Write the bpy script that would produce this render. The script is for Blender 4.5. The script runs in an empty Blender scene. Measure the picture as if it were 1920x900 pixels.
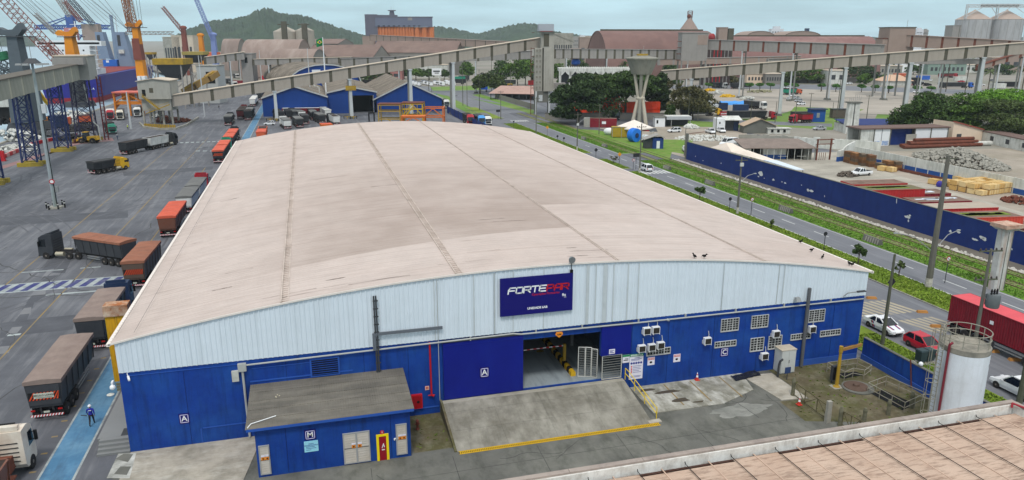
import bpy,math,random
import numpy as np
from mathutils import Vector,Matrix,Euler
random.seed(7);np.random.seed(7)
SC=bpy.context.scene
R=math.radians
FPX=1390.0;CAMH=30.0
PITCH=math.atan(378/FPX);YAW=math.atan(395/math.hypot(FPX,378))
cam_d=bpy.data.cameras.new('camera');cam=bpy.data.objects.new('camera',cam_d)
SC.collection.objects.link(cam);SC.camera=cam
cam_d.sensor_width=36;cam_d.lens=FPX/1920*36;cam_d.clip_start=0.5;cam_d.clip_end=20000
cam.location=(0,0,CAMH);cam.rotation_euler=(R(90)-PITCH,0,-YAW)
SC.view_settings.view_transform='Standard';SC.view_settings.look='None'
SC.view_settings.gamma=1;SC.view_settings.use_curve_mapping=False
SC.view_settings.exposure=0.22
SC.cycles.max_bounces=6;SC.cycles.diffuse_bounces=3;SC.cycles.volume_bounces=0
SC.cycles.transparent_max_bounces=6
SUN_EL,SUN_AZ=R(58),R(200)
world=bpy.data.worlds.new('World');SC.world=world;world.use_nodes=True
def build_world():
 nt=world.node_tree;N=nt.nodes;L=nt.links;N.clear()
 out=N.new('ShaderNodeOutputWorld');bg=N.new('ShaderNodeBackground')
 sky=N.new('ShaderNodeTexSky');sky.sky_type='NISHITA';sky.sun_disc=False
 sky.sun_elevation=SUN_EL;sky.sun_rotation=SUN_AZ;sky.air_density=1.2;sky.dust_density=2.0
 tc=N.new('ShaderNodeTexCoord');sep=N.new('ShaderNodeSeparateXYZ')
 L.new(tc.outputs['Generated'],sep.inputs[0])
 ramp=N.new('ShaderNodeValToRGB');cr=ramp.color_ramp
 cr.elements[0].position=0.0;cr.elements[0].color=(0.56,0.81,0.90,1)
 cr.elements[1].position=1.0;cr.elements[1].color=(1.3,1.31,1.31,1)
 e=cr.elements.new(0.06);e.color=(0.57,0.85,0.95,1)
 e=cr.elements.new(0.30);e.color=(0.62,0.72,0.78,1)
 L.new(sep.outputs['Z'],ramp.inputs[0])
 mz=N.new('ShaderNodeMath');mz.operation='ADD';mz.inputs[1].default_value=0.09
 L.new(sep.outputs['Z'],mz.inputs[0])
 mm=N.new('ShaderNodeMath');mm.operation='MAXIMUM';mm.inputs[1].default_value=0.03
 L.new(mz.outputs[0],mm.inputs[0])
 dv=N.new('ShaderNodeVectorMath');dv.operation='DIVIDE'
 cb=N.new('ShaderNodeCombineXYZ')
 for k in range(3):L.new(mm.outputs[0],cb.inputs[k])
 L.new(tc.outputs['Generated'],dv.inputs[0]);L.new(cb.outputs[0],dv.inputs[1])
 no=N.new('ShaderNodeTexNoise');no.inputs['Scale'].default_value=0.55
 no.inputs['Detail'].default_value=7;no.inputs['Roughness'].default_value=0.55
 L.new(dv.outputs[0],no.inputs['Vector'])
 mr=N.new('ShaderNodeMapRange');mr.inputs['From Min'].default_value=0.35;mr.inputs['From Max'].default_value=0.7
 mr.inputs['To Min'].default_value=0.84;mr.inputs['To Max'].default_value=1.2
 L.new(no.outputs[0],mr.inputs['Value'])
 mul=N.new('ShaderNodeVectorMath');mul.operation='SCALE'
 L.new(ramp.outputs[0],mul.inputs[0]);L.new(mr.outputs[0],mul.inputs['Scale'])
 sc10=N.new('ShaderNodeVectorMath');sc10.operation='SCALE';sc10.inputs['Scale'].default_value=9.0
 L.new(mul.outputs[0],sc10.inputs[0])
 mix=N.new('ShaderNodeMix');mix.data_type='RGBA';mix.inputs[0].default_value=0.9
 L.new(sky.outputs[0],mix.inputs[6]);L.new(sc10.outputs[0],mix.inputs[7])
 L.new(mix.outputs[2],bg.inputs[0]);bg.inputs[1].default_value=0.1
 L.new(bg.outputs[0],out.inputs[0])
build_world()
sun_d=bpy.data.lights.new('sun','SUN');sun_d.energy=1.5;sun_d.angle=R(10);sun_d.color=(1,0.96,0.9)
sun=bpy.data.objects.new('sun',sun_d);SC.collection.objects.link(sun)
sun.rotation_euler=(R(90)-SUN_EL,0,R(180)-SUN_AZ);sun.location=(0,0,80)
_fw=np.array([math.sin(YAW)*math.cos(PITCH),math.cos(YAW)*math.cos(PITCH),-math.sin(PITCH)])
_rt=np.array([math.cos(YAW),-math.sin(YAW),0.0]);_up=np.cross(_rt,_fw);_C=np.array([0,0,CAMH])
def ray(px,py):return _fw+_rt*(px-960)/FPX+_up*(450-py)/FPX
def G(px,py,z=0.0):
 d=ray(px,py);return Vector(_C+d*((z-CAMH)/d[2]))
def YP(px,py,Y):d=ray(px,py);return Vector(_C+d*(Y/d[1]))
def DP(px,py,D):
 d=ray(px,py);h=d[0]*math.sin(YAW)+d[1]*math.cos(YAW);return Vector(_C+d*(D/h))
def VPL(px,py,a,b):
 d=ray(px,py);n=(-(b[1]-a[1]),b[0]-a[0]);t=(n[0]*a[0]+n[1]*a[1])/(n[0]*d[0]+n[1]*d[1]);return Vector(_C+d*t)
def PXY(p):
 v=np.array(p,float)-_C;w=v.dot(_fw);return 960+FPX*v.dot(_rt)/w,450-FPX*v.dot(_up)/w
def H(b,ty):
 lo,hi=0,150
 for _ in range(50):
  m=(lo+hi)/2
  if PXY((b[0],b[1],b[2]+m))[1]>ty:lo=m
  else:hi=m
 return lo
def srgb(c):
 return tuple(((x/255)/12.92 if x/255<=0.04045 else((x/255+0.055)/1.055)**2.4)for x in c)
_M={}
def mat(name,col,rough=0.8,var=0.12,scale=0.6,dirt=None,damt=0.5,dscale=0.25,streak=None,samt=0.4,sdir=(4,4,0.15),bump=0.0,bscale=20,metal=0.0,spec=0.3,leaf=False,wave=None,emit=0,tone=None):
 """col: sRGB 0-255.  var: brightness noise; dirt: a second colour in patches; streak: colour in runs along one direction"""
 if name in _M:return _M[name]
 m=bpy.data.materials.new(name);m.use_nodes=True;nt=m.node_tree;N=nt.nodes;L=nt.links
 b=N['Principled BSDF'];b.inputs['Roughness'].default_value=rough;b.inputs['Metallic'].default_value=metal
 b.inputs['Specular IOR Level'].default_value=spec
 c=srgb(col)
 tc=N.new('ShaderNodeTexCoord')
 def noise(sc,det=6,ro=0.6,vec=None,mp=None):
  n=N.new('ShaderNodeTexNoise');n.inputs['Scale'].default_value=sc;n.inputs['Detail'].default_value=det
  n.inputs['Roughness'].default_value=ro
  if mp:
   g=N.new('ShaderNodeMapping');g.inputs['Scale'].default_value=mp;L.new(tc.outputs['Object'],g.inputs[0]);L.new(g.outputs[0],n.inputs['Vector'])
  else:L.new(tc.outputs['Object'],n.inputs['Vector'])
  return n.outputs[0]
 def mrange(s,a,bb,lo,hi):
  r=N.new('ShaderNodeMapRange');r.inputs[1].default_value=a;r.inputs[2].default_value=bb
  r.inputs[3].default_value=lo;r.inputs[4].default_value=hi;L.new(s,r.inputs[0]);return r.outputs[0]
 def mixc(f,a,bb):
  x=N.new('ShaderNodeMix');x.data_type='RGBA'
  if isinstance(f,float):x.inputs[0].default_value=f
  else:L.new(f,x.inputs[0])
  for s,i in((a,6),(bb,7)):
   if isinstance(s,tuple):x.inputs[i].default_value=(*s,1)
   else:L.new(s,x.inputs[i])
  return x.outputs[2]
 cur=c
 if dirt:cur=mixc(mrange(noise(dscale,10,0.7),0.42,0.68,0,damt),cur,srgb(dirt))
 if streak:cur=mixc(mrange(noise(1.0,9,0.7,mp=sdir),0.48,0.72,0,samt),cur,srgb(streak))
 if leaf:
  gm=N.new('ShaderNodeNewGeometry')
  cur=mixc(mrange(gm.outputs['Random Per Island'],0,1,0,1),tuple(v*(1-leaf)for v in c),tuple(v*(1+leaf)for v in c))
 if var:
  f=mrange(noise(scale,8,0.65),0.25,0.75,1-var,1+var)
  h=N.new('ShaderNodeVectorMath');h.operation='SCALE'
  if isinstance(cur,tuple):h.inputs[0].default_value=cur
  else:L.new(cur,h.inputs[0])
  L.new(f,h.inputs['Scale']);cur=h.outputs[0]
 if isinstance(cur,tuple):b.inputs['Base Color'].default_value=(*cur,1)
 else:L.new(cur,b.inputs['Base Color'])
 hts=[]
 if wave:
  w=N.new('ShaderNodeTexWave');w.wave_type='BANDS';w.bands_direction=wave[0];w.inputs['Scale'].default_value=0.314/wave[1]
  L.new(tc.outputs['Object'],w.inputs[0]);hts.append((w.outputs[1],wave[2]))
 if bump:hts.append((noise(bscale,4,0.6),bump))
 nrm=None
 for s,d in hts:
  bp=N.new('ShaderNodeBump');bp.inputs['Strength'].default_value=0.6;bp.inputs['Distance'].default_value=d
  L.new(s,bp.inputs['Height'])
  if nrm:L.new(nrm,bp.inputs['Normal'])
  nrm=bp.outputs[0]
 if nrm:L.new(nrm,b.inputs['Normal'])
 if emit:b.inputs['Emission Color'].default_value=(*c,1);b.inputs['Emission Strength'].default_value=emit
 _M[name]=m;return m
class MB:
 def __init__(s):s.v=[];s.f=[];s.m=[]
 def face(s,pts,mi=0):
  k=len(s.v);s.v+=[tuple(p)for p in pts];s.f.append(tuple(range(k,k+len(pts))));s.m.append(mi);return s
 def hexa(s,p,mi=0):
  k=len(s.v);s.v+=[tuple(q)for q in p]
  for q in((0,3,2,1),(4,5,6,7),(0,1,5,4),(1,2,6,5),(2,3,7,6),(3,0,4,7)):
   s.f.append(tuple(k+i for i in q));s.m.append(mi)
  return s
 def box(s,x0,x1,y0,y1,z0,z1,mi=0):
  return s.hexa([(x0,y0,z0),(x1,y0,z0),(x1,y1,z0),(x0,y1,z0),(x0,y0,z1),(x1,y0,z1),(x1,y1,z1),(x0,y1,z1)],mi)
 def frus(s,c0,a0,b0,z0,c1,a1,b1,z1,mi=0):
  q=lambda c,a,b,z:[(c[0]-a,c[1]-b,z),(c[0]+a,c[1]-b,z),(c[0]+a,c[1]+b,z),(c[0]-a,c[1]+b,z)]
  return s.hexa(q(c0,a0,b0,z0)+q(c1,a1,b1,z1),mi)
 def bar(s,a,b,w,h=None,mi=0,up=(0,0,1)):
  a=Vector(a);b=Vector(b);d=(b-a).normalized();h=h or w
  u=Vector(up)
  if abs(d.dot(u))>0.97:u=Vector((0,1,0))
  x=d.cross(u).normalized()*(w/2);y=x.cross(d).normalized()*(h/2)
  return s.hexa([a-x-y,a+x-y,a+x+y,a-x+y,b-x-y,b+x-y,b+x+y,b-x+y],mi)
 def cyl(s,a,b,r0,r1=None,n=10,mi=0,caps=True):
  a=Vector(a);b=Vector(b);r1=r0 if r1 is None else r1;d=(b-a).normalized()
  u=Vector((0,0,1))if abs(d.z)<0.95 else Vector((1,0,0))
  x=d.cross(u).normalized();y=d.cross(x).normalized();k=len(s.v)
  for c,r in((a,r0),(b,r1)):
   for i in range(n):
    t=2*math.pi*i/n;s.v.append(tuple(c+x*(r*math.cos(t))+y*(r*math.sin(t))))
  for i in range(n):
   j=(i+1)%n;s.f.append((k+i,k+n+i,k+n+j,k+j));s.m.append(mi)
  if caps:s.f.append(tuple(k+i for i in range(n)));s.f.append(tuple(k+n+i for i in range(n-1,-1,-1)));s.m+=[mi,mi]
  return s
 def tube(s,pts,r,n=6,mi=0):
  for a,b in zip(pts,pts[1:]):s.cyl(a,b,r,r,n,mi)
  return s
 def ring(s,c,R_,r,n=20,m=5,mi=0,axis='z'):
  c=Vector(c);P=[]
  for i in range(n+1):
   t=2*math.pi*i/n
   q={'z':(math.cos(t),math.sin(t),0),'y':(math.cos(t),0,math.sin(t)),'x':(0,math.cos(t),math.sin(t))}[axis]
   P.append(c+Vector(q)*R_)
  return s.tube(P,r,m,mi)
 def lathe(s,c,prof,n=20,mi=0,closed=True):
  k=len(s.v);m=len(prof)
  for r,z in prof:
   for i in range(n):
    t=2*math.pi*i/n;s.v.append((c[0]+r*math.cos(t),c[1]+r*math.sin(t),c[2]+z))
  for j in range(m-1):
   for i in range(n):
    i2=(i+1)%n;s.f.append((k+j*n+i,k+j*n+i2,k+(j+1)*n+i2,k+(j+1)*n+i));s.m.append(mi)
  if closed:s.f.append(tuple(k+i for i in range(n-1,-1,-1)));s.f.append(tuple(k+(m-1)*n+i for i in range(n)));s.m+=[mi,mi]
  return s
 def prism(s,poly,ax,a,b,mi=0,caps=True):
  def P(u,v,t):return{'x':(t,u,v),'y':(u,t,v),'z':(u,v,t)}[ax]
  k=len(s.v);n=len(poly)
  s.v+=[P(u,v,a)for u,v in poly]+[P(u,v,b)for u,v in poly]
  for i in range(n):
   j=(i+1)%n;s.f.append((k+i,k+j,k+n+j,k+n+i));s.m.append(mi)
  if caps:s.f.append(tuple(range(k+n-1,k-1,-1)));s.f.append(tuple(range(k+n,k+2*n)));s.m+=[mi,mi]
  return s
 def strip(s,A,B,mi=0):
  k=len(s.v);n=len(A);s.v+=[tuple(p)for p in A]+[tuple(p)for p in B]
  for i in range(n-1):s.f.append((k+i,k+i+1,k+n+i+1,k+n+i));s.m.append(mi)
  return s
 def ball(s,c,r,n=8,m=5,mi=0,sc=(1,1,1)):
  prof=[(max(1e-3,r*math.sin(math.pi*j/m)),-r*math.cos(math.pi*j/m))for j in range(m+1)]
  k=len(s.v);s.lathe((0,0,0),prof,n,mi,False)
  for i in range(k,len(s.v)):
   x,y,z=s.v[i];s.v[i]=(c[0]+x*sc[0],c[1]+y*sc[1],c[2]+z*sc[2])
  return s
 def xf(s,M,k0=0):
  for i in range(k0,len(s.v)):s.v[i]=tuple(M@Vector(s.v[i]))
  return s
 def mesh(s,name,mats):
  me=bpy.data.meshes.new(name);me.from_pydata(s.v,[],s.f)
  for m in(mats if isinstance(mats,(list,tuple))else[mats]):me.materials.append(m)
  if any(s.m):me.polygons.foreach_set('material_index',s.m)
  me.update();fixn(me);return me
 def obj(s,name,mats,parent=None,W=False,smooth=False,loc=None,rz=0):
  if W and parent is not None:
   o=parent
   M=parent_matrix(parent).inverted()
   s.xf(M)
  me=s.mesh(name,mats)
  if smooth:shade(me)
  return link(name,me,parent,loc,rz)
def parent_matrix(o):
 M=Matrix.LocRotScale(o.location,o.rotation_euler,o.scale)
 return parent_matrix(o.parent)@M if o.parent else M
def fixn(me):
 import bmesh
 if len(me.polygons)>60000:return
 bm=bmesh.new();bm.from_mesh(me);bmesh.ops.recalc_face_normals(bm,faces=bm.faces);bm.to_mesh(me);bm.free()
def shade(me,ang=40):
 me.polygons.foreach_set('use_smooth',[True]*len(me.polygons))
 try:me.set_sharp_from_angle(angle=R(ang))
 except Exception:pass
def link(name,me,parent=None,loc=None,rz=0):
 o=bpy.data.objects.new(name,me);SC.collection.objects.link(o)
 if parent is not None:o.parent=parent
 if loc is not None:o.location=loc
 if rz:o.rotation_euler=(0,0,rz)
 return o
def tag(o,label,cat,group=None):
 o['label']=label;o['category']=cat
 if group:o['group']=group
 return o
def thing(name,label,cat,loc=(0,0,0),rz=0,group=None):
 o=bpy.data.objects.new(name,None);SC.collection.objects.link(o);o.location=loc;o.rotation_euler=(0,0,rz)
 o.empty_display_size=0.3
 return tag(o,label,cat,group)
def struct(name,mb,m,**k):
 o=mb.obj(name,m,**k);o['kind']='structure';return o
def stuff(o):o['kind']='stuff';return o
def dup(o,loc,rz,label,parent=None,mats=None,group=None):
 """copy a thing with its parts and sub-parts; mats maps material -> material"""
 c=o.copy();SC.collection.objects.link(c);c.parent=parent
 if parent is None:
  c.location=loc;c.rotation_euler=(0,0,rz);c['label']=label
  if group:c['group']=group
 if mats and c.type=='MESH':
  for i,sl in enumerate(c.material_slots):
   if sl.material and sl.material.name in mats:sl.link='OBJECT';sl.material=mats[sl.material.name]
 for ch in[x for x in CH.get(o.name,[])]:dup(ch,None,0,None,c,mats)
 return c
CH={}
def index_children():
 CH.clear()
 for o in SC.objects:
  if o.parent:CH.setdefault(o.parent.name,[]).append(o)
def text(s,size,m,parent=None,loc=(0,0,0),rot=(0,0,0),name='lettering',bold=0.0,align='CENTER',ext=0.004,shear=0,sx=1,W=False,space=1):
 cu=bpy.data.curves.new('t','FONT');cu.body=s;cu.size=size;cu.align_x=align;cu.align_y='CENTER';cu.extrude=ext
 cu.offset=bold;cu.shear=shear;cu.space_character=space;cu.resolution_u=2
 o=bpy.data.objects.new('t',cu);SC.collection.objects.link(o)
 me=bpy.data.meshes.new_from_object(o.evaluated_get(bpy.context.evaluated_depsgraph_get()))
 bpy.data.objects.remove(o);bpy.data.curves.remove(cu)
 me.transform(Matrix.Translation(loc)@Euler(rot).to_matrix().to_4x4()@Matrix.Diagonal((sx,1,1,1)))
 if W and parent is not None:me.transform(parent_matrix(parent).inverted())
 me.materials.clear();me.materials.append(m)
 return link(name,me,parent)
FRONT=(R(90),0,0)
mm=mat
BLUE=mat('blue_wall_paint',(8,57,142),0.65,0.18,0.5,dirt=(30,84,156),damt=0.6,dscale=0.35,streak=(6,38,92),samt=0.75,sdir=(1.6,1.6,0.18),bump=0.012,bscale=5)
BLUE2=mat('bright_blue_door_paint',(3,22,126),0.5,0.1,0.4,streak=(8,34,134),samt=.5,sdir=(1.2,1,.3))
BLUEF=mat('far_blue_paint',(13,62,138),0.7,0.12,0.15,streak=(10,50,115),samt=0.4,sdir=(.6,.6,.1))
NAVYW=mat('navy_peeling_wall_paint',(22,46,112),0.75,0.14,0.3,dirt=(34,58,122),damt=0.5,dscale=0.4,streak=(18,36,90),samt=0.5,sdir=(1,1,.2))
WHITE=mat('white_paint',(228,230,232),0.5,0.05,1.5)
OFFW=mat('weathered_white_paint',(212,213,208),0.75,0.08,0.8,dirt=(150,148,138),damt=0.6,dscale=0.35,streak=(120,118,108),samt=0.6,sdir=(1.5,1.5,.12))
CONC=mat('concrete',(160,157,148),0.9,0.14,0.5,dirt=(112,112,102),damt=0.7,dscale=0.18,bump=0.004,bscale=8)
CONCD=mat('dark_concrete',(112,112,106),0.9,0.16,0.6,dirt=(70,72,66),damt=0.7,dscale=0.3)
STEEL=mat('galvanised_steel',(150,152,152),0.5,0.1,2,metal=0.3)
DGREY=mat('dark_grey_metal',(62,64,68),0.6,0.15,1.5)
BLACK=mat('black_rubber',(24,24,26),0.85,0.2,3)
DARK=mat('dark_void',(14,15,17),0.9,0.1)
GLASS=mat('dark_glass',(22,28,34),0.12,0.05,1,spec=0.6)
YEL=mat('yellow_paint',(214,172,30),0.6,0.12,1.5,dirt=(150,112,40),damt=0.4,dscale=0.8)
YELD=mat('worn_yellow_paint',(176,142,42),0.75,0.2,1.2,dirt=(92,78,50),damt=0.7,dscale=0.6)
RED=mat('red_paint',(182,24,34),0.5,0.1,1.2)
ORANGE=mat('orange_paint',(222,112,30),0.6,0.12,0.8,dirt=(168,84,36),damt=0.5,dscale=0.4)
RUST=mat('rusty_steel',(112,62,46),0.85,0.25,1.5,dirt=(74,46,38),damt=0.7,dscale=0.8)
ASPH=mat('yard_asphalt',(98,100,106),0.85,0.22,0.16,dirt=(68,70,77),damt=0.8,dscale=0.045,streak=(136,137,140),samt=0.65,sdir=(.7,.05,1),bump=0.004,bscale=5)
ROADM=mat('road_asphalt',(110,112,118),0.85,0.1,0.2,dirt=(98,100,106),damt=0.7,dscale=0.08,streak=(146,147,150),samt=0.5,sdir=(1.2,.04,1),bump=0.004,bscale=5)
DIRT=mat('dry_dirt',(160,150,138),0.95,0.18,0.12,dirt=(122,116,100),damt=0.8,dscale=0.05,bump=0.01,bscale=3)
GRASSM=mat('verge_grass',(110,132,42),0.95,0.3,0.35,dirt=(140,142,56),damt=0.6,dscale=0.16,streak=(72,106,28),samt=0.6,sdir=(.6,.2,1),bump=0.03,bscale=9)
GRASSG=mat('rail_grass',(94,130,42),0.95,0.3,0.5,dirt=(128,128,78),damt=0.7,dscale=0.22,bump=0.03,bscale=9)
GRAVEL=mat('far_city_ground',(140,134,126),0.95,0.2,0.02,dirt=(104,108,92),damt=0.8,dscale=0.012)
def sheet(name,pts,z,m,px=True):
 P=[(G(a,b).x,G(a,b).y)for a,b in pts]if px else pts
 return struct(name,MB().face([(x,y,z)for x,y in P]),m)
def rect(name,x0,x1,y0,y1,z,m):return sheet(name,[(x0,y0),(x1,y0),(x1,y1),(x0,y1)],z,m,False)
struct('ground',MB().face([(-88,-60,0),(9000,-60,0),(9000,9000,0),(-2500,9000,0),(-340,1500,0),(-88,620,0)]),GRAVEL)
SEA=mat('sea_water',(150,172,184),0.35,0.05,0.02,bump=0.25,bscale=0.5,spec=0.5)
struct('sea',MB().face([(-9000,-300,-2.2),(-60,-300,-2.2),(-60,700,-2.2),(-300,1600,-2.2),(-2450,9000,-2.2),(-9000,9000,-2.2)]),SEA)
q=MB();q.box(-88.4,-87.4,-60,620,-4,0.25);struct('quay_wall',q,CONC)
rect('port_yard',-87,140,-60,470,0.004,ASPH)
BLUEP=mat('blue_walkway_paint',(76,122,156),0.8,0.2,0.6,dirt=(104,140,162),damt=0.8,dscale=0.3,streak=(66,92,116),samt=0.8,sdir=(1.5,.2,1))
PALE=mat('pale_line_paint',(164,172,172),0.85,0.16,1.2,dirt=(108,114,118),damt=0.85,dscale=0.7)
YLINE=mat('worn_yellow_line_paint',(148,124,72),0.85,0.2,0.9,dirt=(102,100,98),damt=1.0,dscale=0.45)
rect('walkway',-20.0,-17.75,30,400,0.008,BLUEP)
q=MB()
for x in(-20.15,-17.75):q.box(x,x+.16,30,400,0.006,0.014)
struct('walkway_edge_line',q,PALE)
q=MB()
for i in range(60):
 y=44+i*2.55;q.box(-20.95,-20.5,y,y+.22,.005,.012)
struct('parking_tick',q,YLINE)
q=MB()
for x,y0,y1 in((-30.4,60,250),(-38.2,95,260),(-24.5,104,190)):q.box(x,x+.16,y0,y1,.005,.011)
struct('yellow_lane_line',q,YLINE)
q=MB();q.box(-62,-24.3,98.9,102.6,.005,.011);struct('crossing_base',q,PALE)
q=MB();NAVYP=mat('navy_crossing_paint',(52,56,112),0.85,0.15,1,dirt=(112,114,126),damt=0.6,dscale=0.5)
for i in range(23):
 x=-61.5+i*1.62;q.face([(x,99.2,.0155),(x+.85,99.2,.0155),(x+1.5,102.3,.0155),(x+.65,102.3,.0155)])
struct('crossing_bar',q,NAVYP)
q=MB()
for x0,x1,y,w in((-32,-25.6,96.6,.5),(-36,-33.5,82.6,.5),(-31.8,-30.6,83.4,.5),(-42,-38.5,83,.5),(-38,-33,107.5,.4),(-31,-28.5,107.6,.4)):q.box(x0,x1,y,y+w,.005,.011)
for i in range(10):q.box(-37+i*1.5,-36.1+i*1.5,238,240,.005,.011)
for i in range(3):
 for x in(-30.3+i*1.9,):q.box(x,x+1.1,219-i*.5,220.5-i*.5,.005,.011);q.box(x-1,x+2.6,226,226.5,.005,.011)
struct('white_yard_mark',q,PALE)
PATCH=mat('asphalt_patch',(78,80,86),0.9,0.18,0.3,dirt=(96,98,104),damt=0.6,dscale=0.2)
PATCHL=mat('worn_asphalt',(120,121,124),0.9,0.2,0.3,dirt=(110,112,117),damt=0.9,dscale=0.25)
def blot(name,pts,m,z=.0045):
 sheet(name,pts,z,m)
blot('asphalt_patch',[(0,606),(60,598),(142,590),(136,618),(60,626),(0,634)],PATCH)
blot('asphalt_patch',[(-20,408),(120,402),(240,395),(240,408),(100,418),(-20,424)],PATCH)
blot('asphalt_patch',[(96,486),(134,486),(122,512),(70,512)],PATCH)
blot('asphalt_patch',[(230,322),(330,316),(400,312),(398,318),(300,326),(232,330)],PATCH)
for k in range(16):
 t=random.random();y0=470+k*12;x0=112-(y0-470)*.62
 blot('worn_asphalt',[(x0,y0),(x0+10+random.random()*22,y0-2),(x0+4+random.random()*14,y0+12),(x0-12,y0+15)],PATCH if k%3 else PATCHL,.0046+k*.0002)
def ribbon(q,pts,w,z):
 P=[Vector((x,y,z))for x,y in pts];A=[];B=[]
 for i,p in enumerate(P):
  d=(P[min(i+1,len(P)-1)]-P[max(i-1,0)]).normalized();n=Vector((-d.y,d.x,0))*w*.5;A.append(p+n);B.append(p-n)
 q.strip(A,B)
TYM=mat('tyre_mark',(84,85,90),.85,.2,.5,dirt=(100,102,108),damt=1.0,dscale=.3);CRK=mat('crack_filler',(58,58,58),.95,.2,2,dirt=(96,96,92),damt=.7,dscale=.6)
tr_=random.Random(11);q=MB()
for i in range(46):
 x=tr_.uniform(-62,-24);y=tr_.uniform(70,250);r=tr_.uniform(18,70);a0=tr_.uniform(-.5,.5);sg_=tr_.choice((-1,1));ar=tr_.uniform(.25,.9);c=tr_.uniform(-.3,.3);px_,py_=x,y;hd=math.pi/2+a0;pts=[]
 for k in range(14):pts.append((px_,py_));hd+=sg_*ar/14;px_+=r*ar/14*math.cos(hd);py_+=r*ar/14*math.sin(hd)
 for off in(-.95,.95):ribbon(q,[(u+off,v)for u,v in pts if u+off<-20.6],tr_.uniform(.2,.42),.0052+i*.00003)if sum(u+off<-20.6 for u,v in pts)>2 else None
struct('tyre_mark',q,TYM)
q=MB()
def crack(x,y,hd,n,st,z,w):
 pts=[]
 for k in range(n):pts.append((x,y));hd+=tr_.uniform(-.5,.5);x+=st*math.cos(hd);y+=st*math.sin(hd)
 ribbon(q,pts,w,z)
for i in range(26):crack(tr_.uniform(-60,-24),tr_.uniform(60,170),tr_.uniform(0,6.28),12,tr_.uniform(.8,2.2),.0128,tr_.uniform(.05,.14))
for x,y,hd in((31,50.3,0),(36,50.3,-.9),(28,47.2,-.4),(22,47.6,.2),(12,47.2,-.1),(34,47.5,1.4),(3,47.4,-1),(38.5,48.8,-1.2),(37,51,-1.3),(16,46,.3)):crack(x,y,hd,10,.55,.0142,.05)
for x in(2.5,8.5,15,21.5,28):ribbon(q,[(x,40),(x+.2,48.4)],.04,.0137)
ribbon(q,[(-6,46.2),(40,46.6)],.04,.0139)
struct('paving_crack',q,CRK)
rect('avenue',73.6,80.6,40,320,.010,ROADM)
rect('service_road',54,68.6,20,320,.008,ROADM)
def slab(name,pts,z,m):
 q=MB();q.prism(pts,'z',-.02,z);return struct(name,q,m)
KERB=mat('kerb_stone',(150,148,140),.9,.2,.8,dirt=(104,104,94),damt=.7,dscale=.5)
for a,b in((40,157.5),(161,176),(187,262),(280,330)):
 slab('median_kerb',[(68.5,a),(73.6,a),(73.6,b),(68.5,b)],.12,KERB)
 slab('median_grass',[(68.68,a+.2),(73.42,a+.2),(73.42,b-.2),(68.68,b-.2)],.14,GRASSM)
slab('roadside_grass',[(51.5,36),(56.2,36),(56.2,62),(51.5,72)],.1,GRASSM)
rect('rail_strip',80.6,90,40,172,.012,GRASSG)
sheet('rail_strip',[(80.6,184),(89,184),(89,262),(80.6,262)],.012,GRASSG,False)
RAILBED=mat('rail_bed_soil',(120,114,84),.95,.3,.9,dirt=(92,124,44),damt=1.0,dscale=.45)
for x in(83.9,87.9):rect('rail_bed',x-.1,x+1.7,40,300,.018,RAILBED)
rect('wall_foot_path',90.6,93.2,40,172,.014,mat('dark_gravel_path',(112,106,98),.95,.25,.4,dirt=(84,80,72),damt=.7,dscale=.2))
rect('ballast_row',89.6,90.7,40,172,.016,mat('ballast_soil',(88,84,76),.95,.3,.8))
q=MB()
for x in(83.9,85.5,87.9,89.5):
 q.box(x-.035,x+.035,40,300,.018,.12);
struct('rail',q,mat('worn_rail_steel',(104,84,68),.6,.15,1))
RLINE=mat('road_line_paint',(196,198,196),.8,.08,1.5)
q=MB()
for i in range(18):
 y=52+i*8.6;q.box(77.4,77.56,y,y+3.6,.011,.016)
for a,b in((40,158),(187,262)):q.box(73.85,73.97,a,b,.011,.016)
for a,b in((40,172),(184,262)):q.box(80.2,80.32,a,b,.011,.016)
struct('lane_mark',q,RLINE)
q=MB()
for i in range(7):q.box(74+i*.95,74.5+i*.95,153.5,157.5,.011,.016)
for i in range(7):q.box(74+i*.95,74.5+i*.95,268,273,.011,.016)
for i in range(6):q.box(61+i*1.1,61.6+i*1.1,290,296,.009,.016)
struct('zebra_crossing',q,RLINE)
q=MB()
for i in range(9):
 x=58.4+i*.85;q.face([(x,64.2,.0125),(x+.5,64.2,.0125),(x-.6,68.5,.0125),(x-1.1,68.5,.0125)])
for i in range(6):
 x=62.4+i*.8;q.face([(x,58.5,.0125),(x+.45,58.5,.0125),(x-.7,62.5,.0125),(x-1.2,62.5,.0125)])
struct('hatched_marking',q,mat('worn_hatching_paint',(170,160,138),.85,.2,.8,dirt=(112,112,114),damt=.8,dscale=.4))
rect('cross_road',58,140,264,279,.013,ROADM)
sheet('roundabout_road',[(640,166),(760,160),(1000,172),(985,186),(1040,208),(905,215),(780,205),(700,190)],.015,ROADM)
FG=mat('far_lawn',(92,128,48),.95,.25,.1,dirt=(136,134,84),damt=.6,dscale=.04)
for pts in([(806,163),(905,160),(926,164),(905,169),(812,170)],[(800,172),(840,180),(905,212),(880,214),(822,184)],[(880,184),(1000,206),(1000,214),(930,196)],[(885,178),(900,176),(1003,208),(1000,212)],[(1500,202),(1600,206),(1560,244),(1440,236),(1320,228),(1300,224),(1440,222)],[(1290,226),(1395,232),(1392,240),(1250,236)],[(1645,214),(1690,216),(1690,226),(1640,224)],[(1490,200),(1620,205),(1600,214),(1480,212)]):
 sheet('lawn_patch',pts,.018+random.random()*.004,FG)
YARD=mat('yard_concrete',(172,166,154),.92,.15,.25,dirt=(130,126,116),damt=.7,dscale=.08,streak=(112,110,102),samt=.5,sdir=(.08,.3,1))
sheet('storage_yard',[(94,40),(140,40),(140,172),(94,172)],.012,YARD,False)
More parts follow.
